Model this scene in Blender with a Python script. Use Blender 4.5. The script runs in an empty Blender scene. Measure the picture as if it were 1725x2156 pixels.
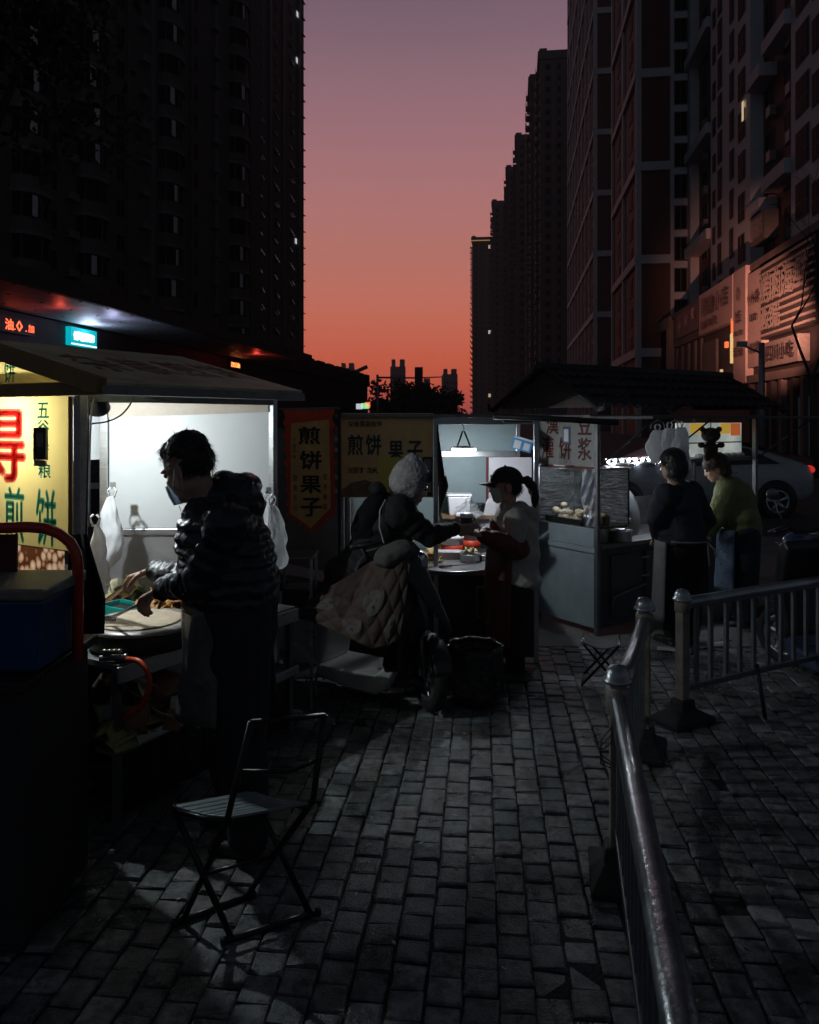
import bpy, bmesh, math, random
from mathutils import Vector, Matrix, Euler

random.seed(7)
scene = bpy.context.scene
C = scene.collection
R = math.radians
PI = math.pi
V = Vector

# ---------------------------------------------------------------- camera
CAM_H = 1.85
cam_data = bpy.data.cameras.new("camera")
cam = bpy.data.objects.new("camera", cam_data)
C.objects.link(cam)
cam.location = (0, 0, CAM_H)
cam.rotation_euler = (R(90), 0, 0)
cam_data.sensor_fit = 'HORIZONTAL'
cam_data.sensor_width = 36.0
cam_data.lens = 34.56
cam_data.shift_y = -0.115
cam_data.clip_end = 3000
cam_data.clip_start = 0.05
scene.camera = cam

# ---------------------------------------------------------------- sky and sun
SUN_AZ = R(7.6)                      # the glow sits at the end of the street
world = bpy.data.worlds.new("World")
scene.world = world
world.use_nodes = True
wn = world.node_tree.nodes
wl = world.node_tree.links
wn.clear()
w_out = wn.new("ShaderNodeOutputWorld")
w_bg = wn.new("ShaderNodeBackground")
w_tc = wn.new("ShaderNodeTexCoord")
w_sep = wn.new("ShaderNodeSeparateXYZ")
wl.new(w_tc.outputs["Generated"], w_sep.inputs[0])
w_ramp = wn.new("ShaderNodeValToRGB")          # dusk glow by height above the horizon, sunset side
w_ramp.color_ramp.interpolation = 'B_SPLINE'
def srgb(r, g, b):
    f = lambda c: (c / 255 / 12.92) if c / 255 <= .04045 else ((c / 255 + .055) / 1.055) ** 2.4
    return (f(r), f(g), f(b), 1)
stops = [(-.02, (128, 62, 62)), (.012, (172, 80, 76)), (.05, (208, 86, 64)), (.10, (214, 104, 80)), (.16, (210, 122, 104)),
         (.24, (190, 124, 118)), (.33, (164, 114, 121)), (.43, (134, 106, 119)), (.60, (54, 56, 68)), (1.0, (15, 18, 23))]
cr = w_ramp.color_ramp
while len(cr.elements) > 1:
    cr.elements.remove(cr.elements[-1])
def zmap(z):
    return (z + .1) / 1.1
for i, (z, c) in enumerate(stops):
    e = cr.elements[0] if i == 0 else cr.elements.new(zmap(z))
    e.position = zmap(z)
    e.color = srgb(*c)
w_mr = wn.new("ShaderNodeMapRange")
w_mr.inputs[1].default_value = -.1
w_mr.inputs[2].default_value = 1.0
wl.new(w_sep.outputs[2], w_mr.inputs[0])
wl.new(w_mr.outputs[0], w_ramp.inputs[0])
w_ramp2 = wn.new("ShaderNodeValToRGB")         # the side away from the sunset: dim blue dusk
cr2 = w_ramp2.color_ramp
cr2.elements[0].position = zmap(0); cr2.elements[0].color = srgb(64, 70, 79)
cr2.elements[1].position = 1.0; cr2.elements[1].color = srgb(15, 18, 23)
wl.new(w_mr.outputs[0], w_ramp2.inputs[0])
w_dot = wn.new("ShaderNodeVectorMath"); w_dot.operation = 'DOT_PRODUCT'
w_dot.inputs[1].default_value = (math.sin(SUN_AZ), math.cos(SUN_AZ), 0)
w_flat = wn.new("ShaderNodeVectorMath"); w_flat.operation = 'MULTIPLY'; w_flat.inputs[1].default_value = (1, 1, 0)
w_nrm = wn.new("ShaderNodeVectorMath"); w_nrm.operation = 'NORMALIZE'
wl.new(w_tc.outputs["Generated"], w_flat.inputs[0]); wl.new(w_flat.outputs[0], w_nrm.inputs[0])
wl.new(w_nrm.outputs[0], w_dot.inputs[0])
w_mr2 = wn.new("ShaderNodeMapRange"); w_mr2.interpolation_type = 'SMOOTHSTEP'
w_mr2.inputs[1].default_value = .62
w_mr2.inputs[2].default_value = .955
wl.new(w_dot.outputs["Value"], w_mr2.inputs[0])
w_mix = wn.new("ShaderNodeMix"); w_mix.data_type = 'RGBA'
wl.new(w_mr2.outputs[0], w_mix.inputs[0])
wl.new(w_ramp2.outputs[0], w_mix.inputs[6])
wl.new(w_ramp.outputs[0], w_mix.inputs[7])
w_sky = wn.new("ShaderNodeTexSky")             # a little of the physical twilight on top
w_sky.sky_type = 'NISHITA'
w_sky.sun_disc = False
w_sky.sun_elevation = R(-3)
w_sky.sun_rotation = SUN_AZ
w_add = wn.new("ShaderNodeMix"); w_add.data_type = 'RGBA'; w_add.blend_type = 'ADD'
w_add.inputs[0].default_value = .05
wl.new(w_mix.outputs[2], w_add.inputs[6])
wl.new(w_sky.outputs[0], w_add.inputs[7])
wl.new(w_add.outputs[2], w_bg.inputs[0])
w_bg.inputs[1].default_value = 1.12
wl.new(w_bg.outputs[0], w_out.inputs[0])

sun_d = bpy.data.lights.new("sun", 'SUN')
sun_d.energy = 0.012
sun_d.angle = R(12)
sun_d.color = (1.0, .45, .3)
sun = bpy.data.objects.new("sun", sun_d)
C.objects.link(sun)
sun.rotation_euler = (R(90 - 3), 0, PI - SUN_AZ)   # from the end of the street, just above the horizon

scene.view_settings.view_transform = 'Standard'
scene.view_settings.look = 'None'
scene.view_settings.exposure = 0
scene.view_settings.gamma = 1
scene.render.engine = 'CYCLES'
scene.cycles.use_denoising = True
try:
    scene.cycles.denoiser = 'OPENIMAGEDENOISE'
except Exception:
    pass
scene.cycles.max_bounces = 6
scene.cycles.diffuse_bounces = 3
scene.cycles.glossy_bounces = 3
scene.cycles.transmission_bounces = 5
scene.cycles.transparent_max_bounces = 16
scene.cycles.sample_clamp_indirect = 3.0
scene.cycles.caustics_reflective = False
scene.cycles.caustics_refractive = False

# ---------------------------------------------------------------- helpers
F = 1656.0
def at(u, v, d):
    """a point of the photograph (1725 x 2156 scale) at distance d along the view axis"""
    return V(((u - 862.5) / F * d, d, CAM_H - (v - 880) / F * d))

TH = R(7.58)
def S(q, p, z=0):
    """street frame: q metres right of the camera line, p metres down the street"""
    return V((q * math.cos(TH) + p * math.sin(TH), -q * math.sin(TH) + p * math.cos(TH), z))
def p_of(u, q):
    return q / math.tan(math.atan((u - 862.5) / F) - TH)

MATS = {}
def mat(name, col, rough=.6, metal=0.0, var=.2, scale=6.0, bump=0.0, bscale=60.0, emit=None, estr=0.0,
        coat=0.0, alpha=1.0, trans=0.0, transl=0.0, rvar=.15, stretch=None, spec=.5, bdist=.02):
    if name in MATS:
        return MATS[name]
    m = bpy.data.materials.new(name)
    m.use_nodes = True
    n = m.node_tree.nodes; l = m.node_tree.links
    b = n["Principled BSDF"]
    out = n["Material Output"]
    b.inputs["Metallic"].default_value = metal
    b.inputs["Roughness"].default_value = rough
    b.inputs["Specular IOR Level"].default_value = spec
    b.inputs["Coat Weight"].default_value = coat
    b.inputs["Alpha"].default_value = alpha
    b.inputs["Transmission Weight"].default_value = trans
    col = tuple(col) + (1,) if len(col) == 3 else tuple(col)
    tc = n.new("ShaderNodeTexCoord")
    mp = n.new("ShaderNodeMapping")
    l.new(tc.outputs["Object"], mp.inputs[0])
    if stretch:
        mp.inputs["Scale"].default_value = stretch
    if var > 0:
        nz = n.new("ShaderNodeTexNoise"); nz.inputs["Scale"].default_value = scale
        nz.inputs["Detail"].default_value = 6; nz.inputs["Roughness"].default_value = .65
        l.new(mp.outputs[0], nz.inputs["Vector"])
        rp = n.new("ShaderNodeValToRGB")
        rp.color_ramp.elements[0].position = .3
        rp.color_ramp.elements[1].position = .7
        rp.color_ramp.elements[0].color = tuple(c * (1 - var) for c in col[:3]) + (1,)
        rp.color_ramp.elements[1].color = tuple(min(1, c * (1 + var)) for c in col[:3]) + (1,)
        l.new(nz.outputs[0], rp.inputs[0])
        l.new(rp.outputs[0], b.inputs["Base Color"])
        if rvar > 0:
            mr = n.new("ShaderNodeMapRange")
            mr.inputs[3].default_value = max(.02, rough - rvar); mr.inputs[4].default_value = min(1, rough + rvar)
            l.new(nz.outputs[0], mr.inputs[0]); l.new(mr.outputs[0], b.inputs["Roughness"])
    else:
        b.inputs["Base Color"].default_value = col
    if bump > 0:
        nb = n.new("ShaderNodeTexNoise"); nb.inputs["Scale"].default_value = bscale; nb.inputs["Detail"].default_value = 5
        l.new(mp.outputs[0], nb.inputs["Vector"])
        bp = n.new("ShaderNodeBump"); bp.inputs["Strength"].default_value = bump; bp.inputs["Distance"].default_value = bdist
        l.new(nb.outputs[0], bp.inputs["Height"]); l.new(bp.outputs[0], b.inputs["Normal"])
    if emit:
        b.inputs["Emission Color"].default_value = tuple(emit) + (1,)
        b.inputs["Emission Strength"].default_value = estr
    if transl > 0:
        t = n.new("ShaderNodeBsdfTranslucent")
        src = b.inputs["Base Color"].links[0].from_socket if b.inputs["Base Color"].links else None
        if src: l.new(src, t.inputs[0])
        else: t.inputs[0].default_value = col
        mx = n.new("ShaderNodeMixShader"); mx.inputs[0].default_value = transl
        l.new(b.outputs[0], mx.inputs[1]); l.new(t.outputs[0], mx.inputs[2]); l.new(mx.outputs[0], out.inputs[0])
    MATS[name] = m
    return m

def glass_mat(name, col=(.9, .95, .95), clear=.8, rough=.05, bump=0.0, bscale=12):
    """thin sheet: part clear, part glossy, for panes and plastic film"""
    if name in MATS: return MATS[name]
    m = bpy.data.materials.new(name); m.use_nodes = True
    n = m.node_tree.nodes; l = m.node_tree.links
    b = n["Principled BSDF"]; out = n["Material Output"]
    b.inputs["Base Color"].default_value = tuple(col) + (1,)
    b.inputs["Roughness"].default_value = rough
    tr = n.new("ShaderNodeBsdfTransparent")
    fr = n.new("ShaderNodeFresnel"); fr.inputs[0].default_value = 1.5
    ad = n.new("ShaderNodeMath"); ad.operation = 'ADD'; ad.inputs[1].default_value = 1 - clear; ad.use_clamp = True
    l.new(fr.outputs[0], ad.inputs[0])
    mx = n.new("ShaderNodeMixShader")
    ge = n.new("ShaderNodeNewGeometry"); iv = n.new("ShaderNodeMath"); iv.operation = 'SUBTRACT'; iv.inputs[0].default_value = 1.0; l.new(ge.outputs["Backfacing"], iv.inputs[1])
    ml = n.new("ShaderNodeMath"); ml.operation = 'MULTIPLY'; l.new(ad.outputs[0], ml.inputs[0]); l.new(iv.outputs[0], ml.inputs[1])
    l.new(ml.outputs[0], mx.inputs[0]); l.new(tr.outputs[0], mx.inputs[1]); l.new(b.outputs[0], mx.inputs[2])
    l.new(mx.outputs[0], out.inputs[0])
    if bump:
        tc = n.new("ShaderNodeTexCoord"); nb = n.new("ShaderNodeTexNoise"); nb.inputs["Scale"].default_value = bscale
        nb.inputs["Detail"].default_value = 4
        l.new(tc.outputs["Object"], nb.inputs["Vector"])
        bp = n.new("ShaderNodeBump"); bp.inputs["Strength"].default_value = bump; bp.inputs["Distance"].default_value = .03
        l.new(nb.outputs[0], bp.inputs["Height"]); l.new(bp.outputs[0], b.inputs["Normal"]); l.new(bp.outputs[0], fr.inputs["Normal"])
    MATS[name] = m
    return m

def tint_mat(name, tint):
    """translucent ink: what is behind shows through, stained"""
    if name in MATS: return MATS[name]
    m = bpy.data.materials.new(name); m.use_nodes = True
    n = m.node_tree.nodes; l = m.node_tree.links; b = n["Principled BSDF"]; out = n["Material Output"]
    b.inputs["Base Color"].default_value = tuple(t * .3 for t in tint) + (1,); b.inputs["Roughness"].default_value = .6
    tr = n.new("ShaderNodeBsdfTransparent"); tr.inputs[0].default_value = tuple(tint) + (1,)
    mx = n.new("ShaderNodeMixShader"); mx.inputs[0].default_value = .06
    l.new(tr.outputs[0], mx.inputs[1]); l.new(b.outputs[0], mx.inputs[2]); l.new(mx.outputs[0], out.inputs[0])
    MATS[name] = m
    return m

def emit_mat(name, col, strength):
    if name in MATS: return MATS[name]
    m = bpy.data.materials.new(name); m.use_nodes = True
    b = m.node_tree.nodes["Principled BSDF"]
    b.inputs["Base Color"].default_value = tuple(c * .4 for c in col) + (1,)
    b.inputs["Emission Color"].default_value = tuple(col) + (1,)
    b.inputs["Emission Strength"].default_value = strength
    MATS[name] = m
    return m

def basis(x, y, z, o=(0, 0, 0)):
    m = Matrix.Identity(4)
    for i, a in enumerate((x, y, z, o)):
        for k in range(3):
            m[k][i] = a[k]
    return m

class MB:
    def __init__(s):
        s.v = []; s.f = []; s.m = []; s.sm = []
        s.cm = 0; s.cs = False
    def add(s, vs, fs, smooth=None):
        o = len(s.v)
        s.v += [V(p) for p in vs]
        for f in fs:
            s.f.append(tuple(i + o for i in f)); s.m.append(s.cm); s.sm.append(s.cs if smooth is None else smooth)
        return s
    def box(s, c, d, M=None):
        x, y, z = (k / 2 for k in d)
        vs = [V((sx * x, sy * y, sz * z)) for sz in (-1, 1) for sy in (-1, 1) for sx in (-1, 1)]
        if M is not None: vs = [M @ p for p in vs]
        vs = [p + V(c) for p in vs]
        return s.add(vs, [(0, 2, 3, 1), (4, 5, 7, 6), (0, 1, 5, 4), (2, 6, 7, 3), (0, 4, 6, 2), (1, 3, 7, 5)], False)
    def span(s, a, b):
        a = V(a); b = V(b)
        return s.box((a + b) / 2, [abs(k) for k in (b - a)])
    def ring(s, c, x, y, r, n, sq=1.0):
        return [V(c) + x * (math.cos(t) * r) + y * (math.sin(t) * r * sq) for t in (2 * PI * i / n for i in range(n))]
    def tube(s, pts, r, n=8, cap=True, smooth=True, sq=1.0, closed=False):
        pts = [V(p) for p in pts]
        rr = r if isinstance(r, (list, tuple)) else [r] * len(pts)
        base = len(s.v); allv = []; prev = None
        for i, p in enumerate(pts):
            a = pts[i - 1] if i else (pts[-1] if closed else p)
            b = pts[i + 1] if i + 1 < len(pts) else (pts[0] if closed else p)
            t = (b - a)
            t = t.normalized() if t.length > 1e-9 else V((0, 0, 1))
            if prev is None:
                x = t.orthogonal().normalized()
                if abs(t.z) < .9: x = t.cross(V((0, 0, 1))).normalized()
            else:
                x = prev - t * prev.dot(t)
                x = x.normalized() if x.length > 1e-6 else t.orthogonal().normalized()
            prev = x
            y = t.cross(x)
            allv += s.ring(p, x, y, rr[i], n, sq)
        fs = []
        k = len(pts)
        for i in range(k if closed else k - 1):
            for j in range(n):
                a0 = i * n + j; a1 = i * n + (j + 1) % n
                b0 = ((i + 1) % k) * n + j; b1 = ((i + 1) % k) * n + (j + 1) % n
                fs.append((a0, a1, b1, b0))
        if cap and not closed:
            fs.append(tuple(reversed(range(n)))); fs.append(tuple(range((k - 1) * n, k * n)))
        return s.add(allv, fs, smooth)
    def cyl(s, a, b, r0, r1=None, n=12, smooth=True):
        return s.tube([a, b], [r0, r0 if r1 is None else r1], n, True, smooth)
    def lathe(s, c, prof, n=20, smooth=True, M=None, closed=False):
        vs = []; fs = []
        k = len(prof)
        for (r, z) in prof:
            for i in range(n):
                t = 2 * PI * i / n
                p = V((r * math.cos(t), r * math.sin(t), z))
                vs.append((M @ p if M is not None else p) + V(c))
        for i in range(k if closed else k - 1):
            for j in range(n):
                i2 = (i + 1) % k
                fs.append((i * n + j, i * n + (j + 1) % n, i2 * n + (j + 1) % n, i2 * n + j))
        if not closed:
            if prof[0][0] > 1e-6: fs.append(tuple(reversed(range(n))))
            if prof[-1][0] > 1e-6: fs.append(tuple(range((k - 1) * n, k * n)))
        return s.add(vs, fs, smooth)
    def ball(s, c, r, n=12, k=8, M=None, smooth=True):
        r = (r, r, r) if not hasattr(r, '__len__') else r
        vs = []; fs = []
        for i in range(1, k):
            ph = PI * i / k
            for j in range(n):
                t = 2 * PI * j / n
                p = V((r[0] * math.sin(ph) * math.cos(t), r[1] * math.sin(ph) * math.sin(t), -r[2] * math.cos(ph)))
                vs.append(p)
        vs += [V((0, 0, -r[2])), V((0, 0, r[2]))]
        lo, hi = len(vs) - 2, len(vs) - 1
        for i in range(k - 2):
            for j in range(n):
                fs.append((i * n + j, i * n + (j + 1) % n, (i + 1) * n + (j + 1) % n, (i + 1) * n + j))
        for j in range(n):
            fs.append((lo, (j + 1) % n, j)); fs.append(((k - 2) * n + j, (k - 2) * n + (j + 1) % n, hi))
        if M is not None: vs = [M @ p for p in vs]
        return s.add([p + V(c) for p in vs], fs, smooth)
    def prism(s, poly, M, t, smooth=False):
        """2D polygon in the xy plane of M, thickness t along its z"""
        n = len(poly)
        vs = [M @ V((x, y, 0)) for x, y in poly] + [M @ V((x, y, t)) for x, y in poly]
        fs = [tuple(reversed(range(n))), tuple(range(n, 2 * n))] + [(i, (i + 1) % n, n + (i + 1) % n, n + i) for i in range(n)]
        return s.add(vs, fs, smooth)
    def grid(s, fn, nu, nv, smooth=True):
        vs = [fn(i / nu, j / nv) for j in range(nv + 1) for i in range(nu + 1)]
        fs = [(j * (nu + 1) + i, j * (nu + 1) + i + 1, (j + 1) * (nu + 1) + i + 1, (j + 1) * (nu + 1) + i) for j in range(nv) for i in range(nu)]
        return s.add(vs, fs, smooth)
    def mesh(s, name, mats, X=None):
        me = bpy.data.meshes.new(name)
        vs = s.v if X is None else [X @ p for p in s.v]
        me.from_pydata([tuple(p) for p in vs], [], s.f)
        for m in (mats if isinstance(mats, (list, tuple)) else [mats]):
            me.materials.append(m)
        me.polygons.foreach_set("material_index", s.m)
        me.polygons.foreach_set("use_smooth", s.sm)
        me.update()
        return me
    def build(s, name, mats, parent=None, world=False, bevel=0, solid=0, sub=0, seg=2):
        X = None
        if parent is not None and world: X = WM(parent).inverted()
        me = s.mesh(name, mats, X)
        o = bpy.data.objects.new(name, me)
        C.objects.link(o)
        if parent is not None: o.parent = parent
        if solid:
            k = o.modifiers.new("solid", 'SOLIDIFY'); k.thickness = solid; k.offset = 0
        if sub:
            k = o.modifiers.new("sub", 'SUBSURF'); k.levels = sub; k.render_levels = sub
        if bevel:
            k = o.modifiers.new("bevel", 'BEVEL'); k.width = bevel; k.segments = seg; k.limit_method = 'ANGLE'; k.angle_limit = R(40)
        return o

def WM(o):
    m = o.matrix_basis.copy()
    while o.parent is not None:
        o = o.parent
        m = o.matrix_basis @ m
    return m

def tag(o, label=None, cat=None, group=None, kind=None):
    if label: o["label"] = label
    if cat: o["category"] = cat
    if group: o["group"] = group
    if kind: o["kind"] = kind
    return o

def thing(name, label, cat, loc=(0, 0, 0), rz=0.0, group=None):
    o = bpy.data.objects.new(name, None)
    o.empty_display_size = .1
    C.objects.link(o)
    o.location = loc; o.rotation_euler = (0, 0, rz)
    return tag(o, label, cat, group)

def one(name, mb, mats, label, cat, group=None, kind=None, **k):
    """a thing that is a single mesh, built in world coordinates; origin moved to its base"""
    lo = V((min(p.x for p in mb.v), min(p.y for p in mb.v), min(p.z for p in mb.v)))
    hi = V((max(p.x for p in mb.v), max(p.y for p in mb.v), max(p.z for p in mb.v)))
    c = V(((lo.x + hi.x) / 2, (lo.y + hi.y) / 2, lo.z))
    mb.v = [p - c for p in mb.v]
    o = mb.build(name, mats, None, **k)
    o.location = c
    return tag(o, label, cat, group, kind)

def inst(o, parent=None, loc=None, rot=None, scale=None):
    c = o.copy(); C.objects.link(c)
    c.parent = parent
    if loc is not None: c.location = loc
    if rot is not None: c.rotation_euler = rot
    if scale is not None: c.scale = scale
    return c

def copy_tree(o, parent=None):
    kids = list(o.children)
    c = o.copy(); C.objects.link(c); c.parent = parent
    for k in kids: copy_tree(k, c)
    return c

def lamp(name, kind, loc, power, col=(1, .97, .93), size=.1, parent=None, rot=None, spot=None, blend=.5, size_y=None):
    d = bpy.data.lights.new(name, kind); d.energy = power; d.color = col
    if kind == 'AREA':
        d.size = size
        if size_y: d.shape = 'RECTANGLE'; d.size_y = size_y
    else: d.shadow_soft_size = size
    if spot: d.spot_size = spot; d.spot_blend = blend
    o = bpy.data.objects.new(name, d); C.objects.link(o)
    if parent is not None:
        o.parent = parent
        o.matrix_basis = WM(parent).inverted() @ Matrix.Translation(V(loc)) @ (rot.to_matrix().to_4x4() if rot is not None else Matrix.Identity(4))
    else:
        o.location = loc
        if rot is not None: o.rotation_euler = rot
    return o

def look_rot(a, b):
    return (V(b) - V(a)).to_track_quat('-Z', 'Y').to_euler()

# lettering: flat print cut from the font
GL = {}
def glyph(ch, bold=0.0):
    k = (ch, bold)
    if k not in GL:
        cu = bpy.data.curves.new("t", 'FONT'); cu.body = ch; cu.size = 1.0; cu.offset = bold; cu.resolution_u = 1
        cu.extrude = 0.0
        o = bpy.data.objects.new("t", cu); C.objects.link(o)
        dg = bpy.context.evaluated_depsgraph_get(); dg.update()
        me = o.evaluated_get(dg).to_mesh()
        vs = [v.co.copy() for v in me.vertices]; fs = [tuple(p.vertices) for p in me.polygons]
        o.evaluated_get(dg).to_mesh_clear()
        bpy.data.objects.remove(o); bpy.data.curves.remove(cu)
        xs = [v.x for v in vs] or [0, 1]; ys = [v.y for v in vs] or [0, 1]
        GL[k] = ([((v.x - min(xs)) / max(1e-6, max(xs) - min(xs)) - .5, (v.y - min(ys)) / max(1e-6, max(ys) - min(ys)) - .5) for v in vs], fs)
    return GL[k]
def letter(mb, ch, M, cx, cy, w, h, bold=0.0, z=0.0):
    vs, fs = glyph(ch)
    k = bold * .9
    offs = [(0, 0)] if k <= 0 else [(k * math.cos(t * PI / 3), k * math.sin(t * PI / 3)) for t in range(6)]
    for i, (dx, dy) in enumerate(offs):
        mb.add([M @ V((cx + (x + dx) * w, cy + (y + dy) * h, z + i * .00012)) for x, y in vs], fs, False)

def letter1(mb, ch, M, cx, cy, w, h, bold=0.0, z=0.0):
    vs, fs = glyph(ch, bold)
    mb.add([M @ V((cx + x * w, cy + y * h, z)) for x, y in vs], fs, False)

def blob(prims, voxel=.012, smooth=4, fac=.5):
    """fuse overlapping closed shapes into one continuous surface; returns (verts, faces)"""
    me = prims.mesh("b", [])
    o = bpy.data.objects.new("b", me); C.objects.link(o)
    k = o.modifiers.new("r", 'REMESH'); k.mode = 'VOXEL'; k.voxel_size = voxel; k.adaptivity = 0
    if smooth:
        k = o.modifiers.new("s", 'SMOOTH'); k.iterations = smooth; k.factor = fac
    dg = bpy.context.evaluated_depsgraph_get(); dg.update()
    e = o.evaluated_get(dg); m2 = e.to_mesh()
    vs = [v.co.copy() for v in m2.vertices]; fs = [tuple(p.vertices) for p in m2.polygons]
    e.to_mesh_clear()
    bpy.data.objects.remove(o); bpy.data.meshes.remove(me)
    out = MB(); out.add(vs, fs, True)
    return out
def limb(mb, pts, radii, n=14):
    """tapered rounded chain"""
    mb.tube(pts, radii, n)
    for p, r in zip(pts, radii): mb.ball(p, r * .995, 14, 10)
# ================================================================ SETTING
m_ground = mat("asphalt", (.045, .045, .048), .75, var=.35, scale=1.5, bump=.4, bscale=90)
m_mortar = mat("joint_sand", (.018, .017, .016), .95, var=.3, scale=20, bump=.5)
g = MB(); g.add([(-1500, -200, -.03), (1500, -200, -.03), (1500, 2800, -.03), (-1500, 2800, -.03)], [(0, 1, 2, 3)])
tag(g.build("ground", m_ground), kind="structure")

# ---- brick pavement
pv = MB(); pv.add([(-5.2, .3, -.012), (4.6, .3, -.012), (5.6, 8.7, -.012), (-4.0, 8.7, -.012)], [(0, 1, 2, 3)])
pavement = tag(pv.build("pavement", m_mortar), kind="structure")

def brick_material():
    m = bpy.data.materials.new("paving_brick"); m.use_nodes = True
    n = m.node_tree.nodes; l = m.node_tree.links; b = n["Principled BSDF"]
    oi = n.new("ShaderNodeObjectInfo"); tc = n.new("ShaderNodeTexCoord")
    geo = n.new("ShaderNodeNewGeometry")
    rnd = n.new("ShaderNodeMath"); rnd.operation = 'ADD'
    l.new(oi.outputs["Random"], rnd.inputs[0]); l.new(geo.outputs["Random Per Island"], rnd.inputs[1])
    fr = n.new("ShaderNodeMath"); fr.operation = 'FRACT'; l.new(rnd.outputs[0], fr.inputs[0])
    cr = n.new("ShaderNodeValToRGB")
    es = cr.color_ramp.elements
    es[0].position = 0; es[0].color = (.15, .175, .18, 1); es[1].position = 1; es[1].color = (.36, .395, .40, 1)
    e = es.new(.45); e.color = (.22, .25, .252, 1)
    e = es.new(.8); e.color = (.25, .245, .235, 1)
    l.new(fr.outputs[0], cr.inputs[0])
    nz = n.new("ShaderNodeTexNoise"); nz.inputs["Scale"].default_value = 3.2; nz.inputs["Detail"].default_value = 8; nz.inputs["Roughness"].default_value = .7
    l.new(geo.outputs["Position"], nz.inputs["Vector"])
    st = n.new("ShaderNodeValToRGB"); st.color_ramp.elements[0].position = .35; st.color_ramp.elements[0].color = (.30, .30, .30, 1)
    st.color_ramp.elements[1].position = .65; st.color_ramp.elements[1].color = (1.1, 1.1, 1.1, 1)
    l.new(nz.outputs[0], st.inputs[0])
    sp = n.new("ShaderNodeTexNoise"); sp.inputs["Scale"].default_value = 17; sp.inputs["Detail"].default_value = 6; sp.inputs["Roughness"].default_value = .75
    l.new(geo.outputs["Position"], sp.inputs["Vector"])
    sr = n.new("ShaderNodeValToRGB"); sr.color_ramp.elements[0].position = .40; sr.color_ramp.elements[0].color = (.35, .33, .31, 1); sr.color_ramp.elements[1].position = .56; sr.color_ramp.elements[1].color = (1.05, 1.05, 1.05, 1)
    l.new(sp.outputs[0], sr.inputs[0])
    m0 = n.new("ShaderNodeMix"); m0.data_type = 'RGBA'; m0.blend_type = 'MULTIPLY'; m0.inputs[0].default_value = .8
    l.new(cr.outputs[0], m0.inputs[6]); l.new(sr.outputs[0], m0.inputs[7])
    mx = n.new("ShaderNodeMix"); mx.data_type = 'RGBA'; mx.blend_type = 'MULTIPLY'; mx.inputs[0].default_value = 1
    l.new(m0.outputs[2], mx.inputs[6]); l.new(st.outputs[0], mx.inputs[7]); l.new(mx.outputs[2], b.inputs["Base Color"])
    rr = n.new("ShaderNodeMapRange"); rr.inputs[1].default_value = .35; rr.inputs[2].default_value = .65
    rr.inputs[3].default_value = .20; rr.inputs[4].default_value = .60
    l.new(nz.outputs[0], rr.inputs[0]); l.new(rr.outputs[0], b.inputs["Roughness"])
    n2 = n.new("ShaderNodeTexNoise"); n2.inputs["Scale"].default_value = 130; n2.inputs["Detail"].default_value = 5
    l.new(geo.outputs["Position"], n2.inputs["Vector"])
    bp = n.new("ShaderNodeBump"); bp.inputs["Strength"].default_value = .8; bp.inputs["Distance"].default_value = .006
    l.new(n2.outputs[0], bp.inputs["Height"]); l.new(bp.outputs[0], b.inputs["Normal"])
    b.inputs["Specular IOR Level"].default_value = .32
    return m
m_brick = brick_material()
m_brick_pale = mat("pale_paving_brick", (.30, .30, .28), .6, var=.3, scale=9, bump=.4)
BW, BL = .118, .126
def brick_mesh(seed):
    rd = random.Random(seed)
    w, d = BW / 2 - .0025 - rd.random() * .002, BL / 2 - .0025 - rd.random() * .003
    j = lambda a: a + rd.uniform(-.004, .004)
    b = MB()
    rows = []
    for (ins, z) in ((0, -.05), (0, -.009), (.003, -.0028), (.011, 0.0)):
        ww, dd = w - ins, d - ins
        rows.append([(j(-ww), j(-dd), z), (j(ww), j(-dd), z), (j(ww), j(dd), z), (j(-ww), j(dd), z)])
    vs = [p for r in rows for p in r]
    fs = [(12, 13, 14, 15)]
    for k in range(3):
        for i in range(4):
            fs.append((k * 4 + i, k * 4 + (i + 1) % 4, (k + 1) * 4 + (i + 1) % 4, (k + 1) * 4 + i))
    b.add(vs, fs, False)
    return b
variants = [brick_mesh(100 + i) for i in range(9)]
v_meshes = [v.mesh("brick", m_brick) for v in variants]
v_pale = [v.mesh("brick_pale", m_brick_pale) for v in variants[:3]]
PVR = R(5.5)
ax = V((math.cos(PVR), -math.sin(PVR), 0)); ay = V((math.sin(PVR), math.cos(PVR), 0))
cells = []
for i in range(-48, 54):
    off = (i % 2) * .5 + (math.sin(i * 12.9898) * 43758.5453 % 1) * .16
    for k in range(8, 72):
        wob = math.sin(i * .7 + k * .13) * .006
        p = V((.1, .0, 0)) + ax * (i * BW + wob) + ay * ((k + off) * BL)
        if not (-4.6 < p.x < 4.4 and 1.4 < p.y < 8.5): continue
        u = 862.5 + p.x / p.y * F; v = 880 + CAM_H / p.y * F
        if u < -320 or u > 2100: continue
        cells.append((p, u, v, k))
def vis(c):
    p, u, v, k = c
    if not (0 < u < 1725 and v < 2150): return 99
    if u < 560 and v < 1850: return 50 + p.y         # behind the stall
    return p.y
cells.sort(key=vis)
rest = MB()
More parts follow.
